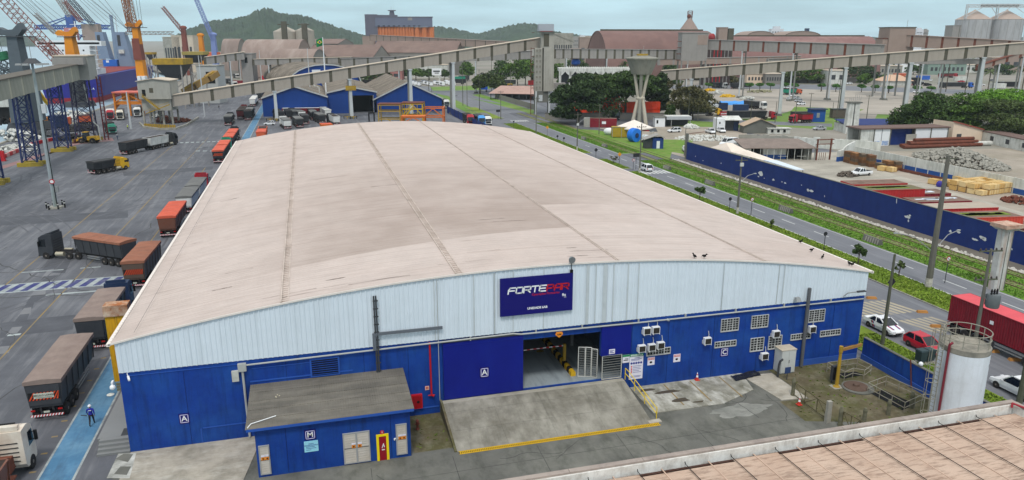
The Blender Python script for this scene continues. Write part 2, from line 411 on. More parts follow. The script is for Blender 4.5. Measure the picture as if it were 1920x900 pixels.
sheet('dirt_yard',[(1560,292),(1640,285),(1990,275),(1990,420)],.014,DIRT)
LOT=mat('open_lot',(168,160,150),.95,.1,.05,dirt=(146,140,130),damt=.8,dscale=.03,streak=(132,126,118),samt=.5,sdir=(.03,.15,1))
sheet('open_lot',[(1290,168),(1400,164),(1700,172),(1760,174),(1720,222),(1560,214),(1440,208),(1370,196)],.016,LOT)
sheet('lot_road',[(1250,160),(1500,158),(1920,172),(1920,180),(1500,167),(1250,166)],.02,ROADM)
sheet('truck_road',[(1040,216),(1300,222),(1560,232),(1560,238),(1300,229),(1040,224)],.02,ROADM)
sheet('dirt_clearing',[(1120,240),(1330,236),(1400,250),(1420,300),(1300,300),(1230,280),(1195,256)],.021,DIRT)
sheet('green_patch',[(1040,240),(1120,244),(1190,258),(1260,284),(1255,302),(1180,276),(1050,242)],.022,GRASSG)
sheet('green_patch',[(1235,262),(1300,262),(1290,290),(1240,282)],.023,GRASSG)
OLDC=mat('stained_forecourt',(128,128,118),.92,.2,.5,dirt=(92,96,80),damt=.8,dscale=.16,streak=(112,112,104),samt=.5,sdir=(.3,1.2,1),bump=.005,bscale=7)
PALEC=mat('pale_concrete_slab',(172,165,152),.92,.18,.6,dirt=(118,114,102),damt=.85,dscale=.35,streak=(206,203,194),samt=.5,sdir=(.4,1.2,1))
MOSSC=mat('mossy_concrete',(92,84,64),.95,.3,.9,dirt=(74,78,36),damt=.8,dscale=.3,streak=(150,146,128),samt=.4,sdir=(.8,.8,1),bump=.01,bscale=6)
rect('forecourt',-15,52,34,55.4,.008,mat('forecourt_asphalt',(99,99,94),.9,.2,.5,dirt=(122,122,114),damt=.75,dscale=.16,streak=(64,67,60),samt=.75,sdir=(.7,.35,1),bump=.004,bscale=6))
slab('pale_apron',[(-14.5,48.2),(-6.2,48.6),(-5.6,52),(-5.1,55.3),(-14.5,55.3)],.05,PALEC)
rect('mossy_strip',6.0,9.3,49.6,55.3,.012,MOSSC)
slab('bay_slab',[(26.0,50.4),(32.5,50.4),(36.4,52),(37.2,55.3),(26.0,55.3)],.06,mat('bay_concrete',(156,154,144),.92,.25,.7,dirt=(96,94,78),damt=1.0,dscale=.4,streak=(216,215,208),samt=.7,sdir=(.9,.35,1)))
slab('pale_slab',[(37.6,49.6),(40.0,49.4),(39.9,54.5),(36.9,54.7)],.06,PALEC)
mat('worn_white_concrete',(196,196,190),.92,.16,.6,dirt=(120,122,116),damt=.95,dscale=.5)
WST=mat('worn_white_streaks',(138,138,132),.92,.3,.9,dirt=(112,114,108),damt=1.0,dscale=.55,streak=(114,116,110),samt=.8,sdir=(.4,1.6,1))
struct('worn_patch',MB().face([(33.2+2.6*math.cos(t)*(1+.12*math.sin(3*t+1)+.1*math.sin(7*t)+.07*math.sin(13*t)),49.0+1.0*math.sin(t)*(1+.1*math.sin(2*t)+.12*math.cos(5*t)+.09*math.sin(11*t)),.0135)for t in[i*.1 for i in range(62)]]),WST)
sheet('mossy_ground',[(37.3,46),(50.2,42),(50.2,55.3),(40.1,55.3),(40.1,49.3),(37.3,49.5)],.016,MOSSC,False)
q=MB()
for x in(29.0,31.6,34.6):q.face([(x,51,.064),(x+.14,51,.064),(x+.25,55.0,.064),(x+.11,55.0,.064)])
struct('bay_line',q,YLINE)
PUD=mat('wet_stain',(84,76,58),.25,.2,1,spec=.5)
for cx,cy,a,b in((28.9,53.6,1.1,.32),(29.3,51.9,.75,.42),(27.2,54.4,.7,.3),(30.6,51.2,.5,.16)):
 struct('wet_stain',MB().face([(cx+a*math.cos(t)*(1+.3*math.sin(3*t+cx)),cy+b*math.sin(t)*(1+.25*math.cos(2*t)),.066)for t in[i*.42 for i in range(15)]]),PUD)
WX0,WX1,WY0,WY1=-14.5,49.9,55.4,168.0;EAVE,CROWN,CLADB=8.9,12.08,6.5
def arcz(x):return CROWN-(CROWN-EAVE)*((x-(WX0+WX1)/2)/((WX1-WX0)/2))**2
wh=thing('warehouse','huge blue warehouse with a pale arched roof and a white metal gable','warehouse',((WX0+WX1)/2,WY0,0))
def roof_material():
 m=mat('dusty_metal_roof',(190,177,170),.75,.08,.35,dirt=(178,163,155),damt=.7,dscale=.08,streak=(150,134,126),samt=.5,sdir=(.04,2.6,1))
 nt=m.node_tree;N=nt.nodes;L=nt.links;b=N['Principled BSDF'];old=b.inputs['Base Color'].links[0].from_socket
 g=N.new('ShaderNodeNewGeometry');s=N.new('ShaderNodeSeparateXYZ');L.new(g.outputs['Position'],s.inputs[0])
 n=N.new('ShaderNodeTexNoise');n.inputs['Scale'].default_value=.22;n.inputs['Detail'].default_value=6;L.new(g.outputs['Position'],n.inputs['Vector'])
 def ma(op,a,b_,c=None):
  x=N.new('ShaderNodeMath');x.operation=op
  for i,v in enumerate((a,b_,c)):
   if v is None:continue
   if isinstance(v,(int,float)):x.inputs[i].default_value=v
   else:L.new(v,x.inputs[i])
  return x.outputs[0]
 def step(v,a,b_):
  r=N.new('ShaderNodeMapRange');r.interpolation_type='SMOOTHSTEP';r.inputs[1].default_value=a;r.inputs[2].default_value=b_;L.new(v,r.inputs[0]);return r.outputs[0]
 yy=ma('MULTIPLY_ADD',s.outputs['X'],-.12,s.outputs['Y'])
 right=ma('GREATER_THAN',s.outputs['X'],24.6)
 edge=ma('MULTIPLY_ADD',right,10.5,64.2)
 front=ma('SUBTRACT',yy,edge)
 a1=step(front,-.15,.15);a2=step(ma('MULTIPLY',s.outputs['Y'],-1),-135,-70)
 xl=step(s.outputs['X'],-10,6);xr=step(ma('MULTIPLY',s.outputs['X'],-1),-44,-24)
 nz=step(n.outputs[0],.2,.75)
 k=ma('MULTIPLY',ma('MULTIPLY',a1,a2),ma('MULTIPLY',xl,xr));k=ma('MULTIPLY',k,ma('MULTIPLY_ADD',nz,.5,.5))
 k=ma('MULTIPLY',k,.62)
 mx=N.new('ShaderNodeMix');mx.data_type='RGBA';L.new(k,mx.inputs[0]);L.new(old,mx.inputs[6]);mx.inputs[7].default_value=(*srgb((140,124,114)),1)
 L.new(mx.outputs[2],b.inputs['Base Color']);return m
ROOFM=roof_material()
xs=[WX0-.35+(WX1-WX0+.7)*i/64 for i in range(65)]
q=MB();A=[(x,WY0-.25,arcz(x)+.02)for x in xs];Bq=[(x,WY1+.3,arcz(x)+.02)for x in xs]
q.strip(A,Bq);q.strip([(x,y,z-.12)for x,y,z in A],[(x,y,z-.12)for x,y,z in Bq])
q.strip(A,[(x,y,z-.12)for x,y,z in A]);q.strip(Bq,[(x,y,z-.12)for x,y,z in Bq])
q.obj('roof',ROOFM,wh,W=True,smooth=True)
q=MB();xr=xs[::2];yy=WY0+.2
while yy<WY1:
 for a_,b_ in((-.07,0),(0,.07)):q.strip([(x,yy+a_,arcz(x)+(.022 if a_ else .062))for x in xr],[(x,yy+b_,arcz(x)+(.062 if a_ else .022))for x in xr])
 yy+=.55
stuff(q.obj('roof_ribs',ROOFM,wh,W=True))
q=MB();sr=random.Random(4)
for i in range(55):
 y_=WY0+1+(sr.random()**1.6)*100;x_=sr.uniform(WX0+1,WX1-9);L_=sr.uniform(.6,5);n_=5;w_=sr.uniform(.03,.1);q.strip([(x_+L_*k/n_,y_-w_/2+sr.uniform(-.03,.03),arcz(x_+L_*k/n_)+.066)for k in range(n_+1)],[(x_+L_*k/n_,y_+w_/2+sr.uniform(-.03,.03),arcz(x_+L_*k/n_)+.066)for k in range(n_+1)])
stuff(q.obj('lap_stains',mat('roof_lap_stain',(150,134,126),.85,.2,1,dirt=(182,168,160),damt=1.0,dscale=.5),wh,W=True))
SEAM=mat('roof_seam_strip',(192,178,168),.8,.15,1.5,dirt=(150,136,126),damt=.7,dscale=.5)
for x in(-2.6,10.8,24.4,38.6):
 w=.26 if x<20 else .09;q=MB()
 for sx in(-w,w):q.box(x+sx-.05,x+sx+.05,WY0-.2,WY1+.2,arcz(x)+.02,arcz(x)+.1)
 if x<20:
  for i in range(220):q.box(x-w+.06,x+w-.06,WY0+i*.51,WY0+i*.51+.16,arcz(x)+.02,arcz(x)+.085)
 q.obj('roof_seam',SEAM,wh,W=True)
EDGE=mat('pale_flashing',(222,214,206),.6,.08,1)
q=MB()
for a,b in zip(xs,xs[1:]):q.hexa([(a,WY0-.3,arcz(a)-.08),(b,WY0-.3,arcz(b)-.08),(b,WY0-.24,arcz(b)-.08),(a,WY0-.24,arcz(a)-.08),(a,WY0-.3,arcz(a)+.06),(b,WY0-.3,arcz(b)+.06),(b,WY0-.24,arcz(b)+.06),(a,WY0-.24,arcz(a)+.06)])
q.obj('gable_flashing',EDGE,wh,W=True)
for x in(WX0-.38,WX1+.38):MB().box(x-.12,x+.12,WY0-.3,WY1+.3,EAVE-.22,EAVE-.02).obj('gutter',EDGE,wh,W=True)
for x in(WX0-.2,WX0+1.1):MB().tube([(x+.2,WY0+.2,arcz(x+.2)+.25),(x+.2,WY1,arcz(x+.2)+.25)],.012,4).obj('lightning_wire',DGREY,wh,W=True)
CLAD=mat('white_corrugated_cladding',(214,224,233),.55,.04,.5,streak=(182,192,198),samt=.4,sdir=(3.2,1,.05),dirt=(206,218,226),damt=.4,dscale=.3)
q=MB();pit=.36;n=int((WX1-WX0)/pit);low=[];top=[]
for i in range(n+1):
 x=WX0+i*pit
 for dx,dy in((0,0),(.20,0),(.24,-.05),(.32,-.05)):
  if x+dx<=WX1:low.append((x+dx,WY0-.14+dy,CLADB));top.append((x+dx,WY0-.14+dy,arcz(x+dx)-.05))
q.strip(low,top);q.obj('gable_cladding',CLAD,wh,W=True)
CLADW=mat('worn_cladding_sheet',(190,198,202),.6,.12,.8,streak=(112,118,118),samt=.8,sdir=(5,1,.05))
for x0,w in((13.6,.12),(17.8,.1),(21.6,.25),(22.4,.1),(23.1,.36),(24.0,.12),(25.3,.14),(26.3,.1),(40.1,.12),(40.7,.1),(34.5,.08),(8.7,.08),(11.9,.1),(15.2,.08)):
 q=MB();q.strip([(x0,WY0-.2,CLADB+.02),(x0+w,WY0-.2,CLADB+.02)],[(x0,WY0-.2,arcz(x0)-.25),(x0+w,WY0-.2,arcz(x0)-.25)]);q.obj('worn_strip',CLADW,wh,W=True)
T=.25;f0=WY0-.1
q=MB()
q.box(WX0,9.3,f0,f0+T,0,CLADB+.3);q.box(9.3,16.1,f0+.14,f0+T,0,CLADB+.3);q.box(16.1,26.0,f0,f0+T,5.68,CLADB+.3)
q.box(16.1,26.0,f0,f0+T,-.05,1.12);q.box(25.25,26.0,f0+.002,f0+T,1.12,5.68);q.box(23.1,25.25,f0+.004,f0+T,3.45,5.68);q.box(26.0,WX1-.1,f0-.06,f0+T,0,CLADB-.04);q.box(26.0,WX1-.1,f0+.03,f0+T-.01,CLADB-.04,CLADB+.3)
q.obj('front_wall',BLUE,wh,W=True)
q=MB();q.box(WX0,WX0+T,WY0+.16,WY1,0,EAVE-.2);q.box(WX1-T-.1,WX1-.1,WY0+.16,WY1,0,EAVE-.2);q.box(WX0,WX1,WY1-T,WY1-.002,0,EAVE-.1)
q.obj('side_wall',BLUE,wh,W=True)
q=MB();q.strip([(x,WY1-.1,EAVE-.15)for x in xs[1:-1]],[(x,WY1-.1,arcz(x)-.06)for x in xs[1:-1]]);q.obj('rear_gable',CLAD,wh,W=True)
PLINTH=mat('faded_blue_plinth',(44,82,158),.7,.15,.5)
q=MB();q.box(40.6,WX1-.15,f0-.12,f0-.06,.0,.62);q.obj('plinth',PLINTH,wh,W=True)
INF=mat('warehouse_floor',(150,160,166),.6,.12,.4,dirt=(112,122,128),damt=.6,dscale=.2,streak=(60,66,72),samt=.6,sdir=(1.2,.15,1))
MB().box(WX0+.3,49,f0+T,WY1-.4,1.0,1.13).obj('floor',INF,wh,W=True)
q=MB()
for i in range(10):q.box(14.5+i*.8,14.95+i*.8,66.6,67.2,1.134,1.14)
stuff(q.obj('floor_bar',DARK,wh,W=True))
q=MB();q.box(16.9,17.6,60.8,61.1,1.134,1.138);q.box(19.6,20.3,62.4,62.8,1.134,1.138);stuff(q.obj('floor_mark',YELD,wh,W=True))
INW=mat('inner_wall',(70,84,100),.9,.15,.4)
q=MB();q.box(25.6,25.8,f0+T+.02,95,1.13,8);q.box(WX0+.3,25.6,95,95.2,1.13,8.6);q.obj('inner_wall',INW,wh,W=True)
for i,(x,y)in enumerate(((23.3,63),(23.3,70),(23.3,77),(16,92),(20,92))):MB().box(x-.14,x+.14,y-.14,y+.14,1.13,10.5).obj('steel_post',STEEL,wh,W=True)
q=MB();q.box(9.32,16.1,f0-.13,f0-.03,1.16,6.2);q.box(9.32,16.1,f0-.16,f0-.13,5.85,5.95);q.obj('sliding_door',BLUE2,wh,W=True)
q=MB();q.box(23.12,25.9,f0-.13,f0-.03,3.42,6.2);q.obj('sliding_door',BLUE2,wh,W=True)
MB().box(9.2,26,f0-.2,f0-.14,6.22,6.34).obj('door_track',DGREY,wh,W=True)
DFRG=mat('gate_mesh_grey',(122,124,122),.6,.1,2)
def gate_leaf(x0,x1,y0,y1,z0,z1,nb):
 g=MB()
 for t in(0,1):g.bar((x0+(x1-x0)*t,y0+(y1-y0)*t,z0),(x0+(x1-x0)*t,y0+(y1-y0)*t,z1),.06)
 for z in(z0+.04,z1-.04):g.bar((x0,y0,z),(x1,y1,z),.07)
 fr=g.obj('gate_leaf',OFFW,wh,W=True)
 for i in range(nb):
  z=z0+.1+(z1-z0-.2)*(i+.5)/nb;MB().bar((x0,y0,z),(x1,y1,z),.03,.05).obj('gate_bar',DFRG,fr,W=True)
gate_leaf(23.3,25.1,f0-.05,f0-.05,1.15,3.42,9)
gate_leaf(21.5,22.05,56.4,56.2,1.15,4.0,12);gate_leaf(22.1,22.55,56.2,56.0,1.15,4.0,12);gate_leaf(22.6,23.0,56.0,55.7,1.15,3.9,12)
for i in range(26):
 y=56.6+i*.62
 MB().prism([(-.22+21.15-i*.0,1.13),(.22+21.15-i*.0,1.13),(.22+21.15-i*.0,1.5),(.1+21.15-i*.0,1.62),(-.1+21.15-i*.0,1.62),(-.22+21.15-i*.0,1.5)],'y',y,y+.6).obj('kerb_block',YEL if i%2==0 else BLACK,wh,W=True)
PIPE=mat('grey_pvc_pipe',(170,172,170),.5,.08,1)
q=MB();y=f0-.2
q.tube([(-6.2,y,6.15),(15.2,y,6.42),(15.9,y,6.3),(26,y,6.22),(27,y,6.22),(WX1-.3,y,6.22)],.07,8);q.obj('conduit',PIPE,wh,W=True)
for x in(11.6,17.2,21.3,26.5,31,36,41,46):MB().box(x-.05,x+.05,y-.02,f0-.06,6.2,6.55).obj('bracket',PIPE,wh,W=True)
q=MB();q.cyl((29.2,y,6.22),(29.35,y-.15,6.22),.12,n=8);q.obj('junction_box',PIPE,wh,W=True)
def wallbox(name,x0,x1,z0,z1,d,m,yb=None):
 yb=f0 if yb is None else yb
 return MB().box(x0,x1,yb-d,yb,z0,z1).obj(name,m,wh,W=True)
q=MB();q.tube([(-6.05,f0-.16,5.7),(-6.0,f0-.16,.1)],.09,8);q.box(-6.35,-5.75,f0-.32,f0,5.7,6.3);q.obj('downpipe',PIPE,wh,W=True)
wallbox('meter_box',-6.84,-6.35,4.9,5.75,.22,OFFW)
FADE=mat('faded_blue_stripe',(40,84,168),.7,.12,.6)
for x0,x1,z0,z1 in((-5.6,2.1,4.62,4.72),(-5.4,-.9,5.72,5.76),(-14.0,-6.4,6.2,6.24),(-9.3,-5.7,1.25,1.33),(6.9,8.9,.55,.66),(-9.5,-9.4,.1,1.25)):wallbox('conduit_run',x0,x1,z0,z1,.05,FADE)
for x in(-10.2,-2.9,3.0,6.5,29.5,34.0,38.6,46.6):wallbox('wall_joint',x-.02,x+.02,.05,6.1 if x<9 else 6.0,.015 if x<9 else .075,mat('blue_joint',(6,38,100),.7,.1))
v=wallbox('vent',-1.13,1.13,4.5,6.0,.1,FADE)
for i in range(7):MB().box(-1.0,1.0,f0-.13,f0-.06,4.66+i*.18,4.72+i*.18).obj('louvre',BLUE,v,W=True)
MB().box(-1.0,1.0,f0-.108,f0-.1,4.6,5.9).obj('shade',DARK,v,W=True)
q=MB()
for dx in(-.06,.1):q.tube([(4.05+dx,f0-.3,3.9),(4.05+dx,f0-.3,10.8)],.07,6)
for i in range(10):q.box(3.9,4.3,f0-.34,f0-.2,4.5+i*.65,4.56+i*.65)
q.obj('cable_riser',DGREY,wh,W=True)
q=MB();q.box(4.0,9.3,f0-.36,f0-.26,7.52,7.76)
q.box(3.75,4.0,f0-.38,f0-.2,6.3,7.7);q.obj('cable_tray',mat('dull_steel_tray',(98,104,112),.6,.1,1),wh,W=True)
MB().tube([(8.95,f0-.2,11.6),(8.95,f0-.2,1.2)],.03,5).obj('cable',PIPE,wh,W=True)
q=MB();q.tube([(8.25,f0-.14,6.4),(8.28,f0-.14,1.75),(8.45,f0-.3,1.7)],.075,8);q.cyl((8.0,f0-.16,1.75),(8.55,f0-.16,1.75),.05,n=6);q.obj('fire_riser',RED,wh,W=True)
q=MB();q.tube([(43.4,f0-.35,7.9),(43.4,f0-.35,.1)],.16,8);q.obj('vent_stack',mat('grey_concrete_stack',(92,94,98),.8,.15,1),wh,W=True)
WINF=mat('grey_window_frame',(186,188,188),.75,.12,2,dirt=(140,140,136),damt=.5,dscale=1.5)
def blockwin(x0,x1,z0,z1,nx,nz):
 yb=f0-.06;w=MB().box(x0,x1,yb-.02,yb+.01,z0,z1).obj('window',mat('window_recess',(34,36,38),.7,.2,2),wh,W=True)
 g=MB()
 for a,b,c,d in((x0-.06,x1+.06,z0-.1,z0),(x0-.06,x1+.06,z1,z1+.05),(x0-.06,x0,z0,z1),(x1,x1+.06,z0,z1)):g.box(a,b,yb-.1,yb,c,d)
 g.obj('frame',WINF,w,W=True);g=MB()
 for i in range(1,nx):x=x0+(x1-x0)*i/nx;t=.04 if i%2==0 else .016;g.box(x-t,x+t,yb-.07,yb-.02,z0,z1)
 for i in range(1,nz):z=z0+(z1-z0)*i/nz;g.box(x0,x1,yb-.065,yb-.021,z-.014,z+.014)
 g.obj('bars',WINF,w,W=True)
for a in((34.7,36.4,4.5,5.6,6,5),(37.8,39.45,4.5,5.6,6,5),(43.85,45.5,4.45,5.55,6,5),(37.9,39.2,2.2,3.4,4,5),(39.8,41.1,2.2,3.4,4,5),(27.5,29.7,3.0,3.5,8,2),(34.2,36.3,3.0,3.45,8,2),(42.15,44.2,2.85,3.32,8,2),(45.35,47.5,2.85,3.32,8,2)):blockwin(*a)
def ac(x,z,face,label):
 t=thing('air_conditioner',label,'air conditioner',(x,f0-.06,z),0,'air conditioners on the blue wall')
 MB().box(-.34,.34,-.52,-.16,0,.62).obj('casing',WHITE,t)
 for s in(-.3,.3):
  q=MB();q.box(s-.025,s+.025,-.6,0,-.05,-.003);q.box(s-.025,s+.025,-.05,0,-.05,.3);q.obj('bracket',OFFW,t)
 if face:MB().box(-.28,.28,-.54,-.52,.06,.56).obj('grille',mat('dark_ac_grille',(48,44,40),.7,.2,4),t)
 else:
  MB().box(-.36,-.34,-.48,-.2,.06,.56).obj('grille',_M.get('dark_ac_grille')or mat('dark_ac_grille',(48,44,40),.7,.2,4),t)
  MB().box(-.3,.0,-.54,-.52,.06,.56).obj('fan_guard',_M['dark_ac_grille'],t)
 MB().tube([(.2,-.16,.5),(.3,-.05,.75),(.25,-.02,1.1)],.03,5).obj('pipe',OFFW,t)
ac(27.2,5.15,1,'left of the two air conditioners high under the conduit, right of the entrance')
ac(28.05,5.15,1,'right of the two air conditioners high under the conduit, right of the entrance')
ac(26.8,3.55,1,'leftmost of the three air conditioners in a row above the security notice')
ac(27.75,3.55,1,'middle of the three air conditioners in a row, over a low vent grid')
ac(28.6,3.65,1,'rightmost and highest of the three air conditioners in a row over a vent grid')
ac(33.2,3.55,1,'lone air conditioner high on bare blue wall left of the letter C sign')
ac(40.25,3.45,1,'air conditioner hanging over the top edge of a barred window by the steel cabinet')
ac(39.25,1.35,1,'lowest air conditioner, between the two barred windows left of the steel cabinet')
ac(44.1,3.5,1,'air conditioner beside the tall grey vent stack near the right corner')
NAVY=mat('navy_sign_face',(12,8,104),.5,.03,.5)
sg=thing('sign_board','large navy sign board with big white and red lettering above the entrance','sign',(17.2,f0-.26,8.05))
MB().box(-3.12,3.12,-.06,.06,0,3.25).obj('panel',NAVY,sg)
q=MB()
for x in(-2.2,0,2.2):q.box(x-.04,x+.04,.06,.16,.2,3.0)
q.obj('bracket',DGREY,sg)
def letters():
 S={'F':[[(0,0),(0,.62),(.22,1),(1,1)],[(.0,.5),(.9,.5)]],'O':[[(.12,0),(.88,0),(1,.15),(1,.85),(.88,1),(.12,1),(0,.85),(0,.15),(.12,0)]],'R':[[(0,0),(0,.7)],[(0,1),(.88,1),(1,.88),(1,.55),(.88,.45),(.3,.45)],[(.5,.45),(1,0)]],'T':[[(0,1),(1,1)],[(.5,1),(.5,0)]],'E':[[(1,0),(.15,0),(0,.15),(0,.85),(.15,1),(1,1)],[(0,.5),(.9,.5)]],'P':[[(0,0),(0,1),(.88,1),(1,.88),(1,.55),(.88,.42),(.22,.42)]],'A':[[(0,0),(.12,.8),(.3,1),(1,1),(1,0)],[(.1,.38),(1,.38)]]}
 for word,x,col in(('FORTE',-2.46,WHITE),('PAR',.83,RED)):
  q=MB()
  for c in word:
   w=.54;h=.48;st=.105
   for pl in S[c]:
    for a,b in zip(pl,pl[1:]):
     A_=Vector((x+a[0]*w+.16*a[1]*h,-.075,1.92+a[1]*h));B_=Vector((x+b[0]*w+.16*b[1]*h,-.075,1.92+b[1]*h))
     d=(B_-A_).normalized()*st*.45;q.bar(A_-d,B_+d,.028,st,up=(0,0,1))if abs(d.z)<abs(d.x)*3 else q.bar(A_-d,B_+d,st,.03,up=(0,1,0))
   x+=.66
  q.obj('lettering',col,sg)
letters()
text('Operações Portuárias',.27,mat('dark_red_lettering',(178,30,40),.5,.02),sg,(.75,-.065,1.68),FRONT,bold=.004,shear=.1)
text('fts',.34,WHITE,sg,(2.35,-.065,1.42),FRONT,bold=.008)
MB().box(2.35,2.55,-.07,-.06,1.2,1.23).obj('lettering',WHITE,sg)
text('UNIDADE 6AB',.27,WHITE,sg,(.05,-.065,.5),FRONT,bold=.01)
def plate(name,label,x0,x1,z0,z1,bg,yb=f0,rim=None,cat='sign'):
 t=thing(name,label,cat,((x0+x1)/2,yb,z0));w=(x1-x0)/2;h=z1-z0
 if rim:
  MB().box(-w,w,-.03,0,0,h).obj('rim',rim,t);MB().box(-w*.86,w*.86,-.042,-.03,h*.07,h*.93).obj('panel',bg,t)
  k=MB().box(-w*.96,w*.96,-.036,-.031,h*.02,h*.98)
 else:MB().box(-w,w,-.03,0,0,h).obj('panel',bg,t)
 return t,w,h
LIL=mat('lilac_white_rim',(206,204,236),.5,.02)
def letter_sign(ch,label,x0,x1,z0,z1,yb):
 t,w,h=plate('letter_sign',label,x0,x1,z0,z1,NAVY,yb,NAVY)
 q=MB();s=.8
 for a,b,c,d in((-w*s,w*s,h*.1,h*.16),(-w*s,w*s,h*.84,h*.9),(-w*s,-w*s+h*.06,h*.1,h*.9),(w*s-h*.06,w*s,h*.1,h*.9)):q.box(a,b,-.05,-.04,c,d)
 q.obj('border',LIL,t);text(ch,h*.72,WHITE,t,(0,-.046,h*.49),FRONT,bold=.014*h)
letter_sign('A','square navy sign with a white letter A on the plain wall left of the annex',-10.9,-10.15,1.85,2.7,f0)
letter_sign('A','square navy sign with a white letter A on the large sliding door',12.35,13.15,2.75,3.7,f0-.13)
letter_sign('C','square navy sign with a white letter C under a low vent grid',34.8,35.65,1.95,2.85,f0-.06)
SIGNW=mat('sign_white',(226,224,236),.5,.02);SIGNG=mat('sign_green',(40,140,92),.5,.03);SIGNR=mat('sign_red',(206,50,62),.5,.03);SIGNB=mat('sign_blue',(40,54,140),.5,.03)
t,w,h=plate('safety_board','tall white safety notice board with a green header by the yellow handrail',25.85,27.15,.84,3.2,SIGNW,f0-.08)
MB().box(-w,w,-.045,-.03,h-.18,h+.06).obj('header',SIGNG,t);text('SEGURANÇA',.2,WHITE,t,(0,-.05,h-.06),FRONT,bold=.006)
for i in range(5):
 MB().cyl((-.46+i*.23,-.03,1.55),(-.46+i*.23,-.045,1.55),.1,n=12).obj('symbol',SIGNB,t)
q=MB()
for i in range(5):q.box(-.5,-.38,-.042,-.03,1.22-i*.15,1.31-i*.15)
q.obj('symbol',SIGNR,t)
q=MB()
for i,wd in enumerate((.8,.7,.75,.6,.8)):q.box(-.3,-.3+wd,-.04,-.03,1.25-i*.15,1.28-i*.15)
q.box(-.5,.5,-.04,-.03,1.9,1.94);q.box(-.5,.3,-.04,-.03,1.8,1.83);q.box(-.2,.3,-.04,-.03,2.02,2.06);q.box(-.5,.5,-.04,-.03,.3,.33);q.box(-.5,.4,-.04,-.03,.2,.23);q.obj('text_line',SIGNB,t)
for lab,x0,x1,z0,z1 in(('small white warning sign with a red header below the low vent grid',27.6,28.28,2.0,2.75),('small white warning sign with a red header standing alone between vent grid and letter C',30.12,30.8,2.0,2.75)):
 t,w,h=plate('warning_sign',lab,x0,x1,z0,z1,SIGNW,f0-.06)
 MB().box(-w*.9,w*.9,-.04,-.03,h*.68,h*.92).obj('header',SIGNR,t);text('ATENÇÃO',.13,WHITE,t,(0,-.043,h*.8),FRONT,bold=.004);MB().ball((-.02,-.035,h*.36),.13,sc=(1,.15,.8)).obj('symbol',DARK,t)
t,w,h=plate('notice','small white notice with a green header at the side gate edge',25.2,25.85,2.5,3.25,SIGNW,f0-.02);MB().box(-w,w,-.04,-.03,h*.75,h).obj('header',SIGNG,t);q=MB();q.box(-.22,.22,-.038,-.03,.2,.27);q.box(-.1,.22,-.038,-.03,.34,.39);q.obj('text_line',DARK,t)
t,w,h=plate('notice','small white notice on the blue door panel above the side gate',23.85,24.4,3.55,3.98,SIGNW,f0-.13);q=MB();q.box(-.2,.2,-.038,-.03,.1,.15);q.box(-.2,.05,-.038,-.03,.2,.25);q.box(-.2,.2,-.038,-.03,.3,.34);q.obj('text_line',SIGNB,t)
t=thing('diamond_sign','orange diamond clearance sign hanging over the entrance opening','sign',(19.2,f0-.3,5.66))
MB().prism([(0,0),(.34,.3),(.26,.52),(-.26,.52),(-.34,.3)],'y',-.02,.02).obj('panel',mat('amber_sign',(232,140,36),.5,.04),t);text('4,5M',.18,DARK,t,(0,-.024,.3),FRONT,bold=.008)
MB().bar((0,0,.5),(0,.1,.75),.03).obj('hanger',STEEL,t)
t=thing('barrier_boom','red and white striped barrier boom across the warehouse entrance','barrier',(16.15,59,3.05))
MB().bar((0,0,0),(4.9,0,.04),.08).obj('boom',WHITE,t)
q=MB()
for i in range(8):q.bar((.2+i*.6,0,.002+i*.005),(.5+i*.6,0,.004+i*.005),.088)
stuff(q.obj('stripe',RED,t));q=MB();q.box(4.85,5.1,-.12,.12,-1.92,.2);q.obj('post',YELD,t)
t=thing('floodlight','round floodlight on a short post at the crest of the gable','floodlight',(20.2,WY0-.3,arcz(20.2)-.4))
MB().bar((0,0,-.3),(0,0,.55),.06).obj('post',DGREY,t);MB().cyl((0,-.14,.75),(0,.1,.8),.3,.22,14).obj('lamp',mat('floodlight_glass',(120,124,126),.3,.1,3),t);MB().box(-.12,.12,-.1,.02,-.35,-.1).obj('mount',DARK,t)
t=thing('wall_lamp','grey street lamp arm fixed above the right corner of the gable','lamp',(48.2,f0-.3,6.75))
MB().tube([(-.9,.1,-.1),(-.6,-.1,.3),(.9,-.3,.42)],.05,6).obj('arm',STEEL,t);MB().frus((.7,-.3),.5,.13,.35,(.7,-.3),.42,.09,.48).obj('lamp',DGREY,t)
t=thing('floodlight','grey floodlight on the cladding left of the tall grey vent stack','floodlight',(42.2,f0-.35,6.75))
MB().frus((0,-.1),.28,.2,0,(0,0),.2,.12,.36).obj('lamp',STEEL,t);MB().bar((0,.1,-.1),(0,.25,.1),.06).obj('bracket',DGREY,t)
t=thing('security_camera','white dome security camera under the left corner of the gable','security camera',(-14.95,f0-.35,5.6))
MB().ball((0,0,0),.2,10,6).obj('dome',WHITE,t);MB().box(-.06,.06,-.05,.35,.15,.4).obj('bracket',WHITE,t)
MB().lathe((-.15,-.2,-.45),[(.05,.1),(.26,.0),(.22,-.06)],12).obj('lower_dome',OFFW,t)
t=thing('security_camera','white tube security camera on the gable edge beside the dome camera','security camera',(-13.9,f0-.3,6.1))
MB().bar((0,.2,.1),(.15,-.25,0),.14).obj('housing',WHITE,t);MB().bar((0,.2,.1),(-.05,.25,.35),.05).obj('bracket',WHITE,t)
BIRDM=mat('black_feathers',(26,24,24),.9,.2,6)
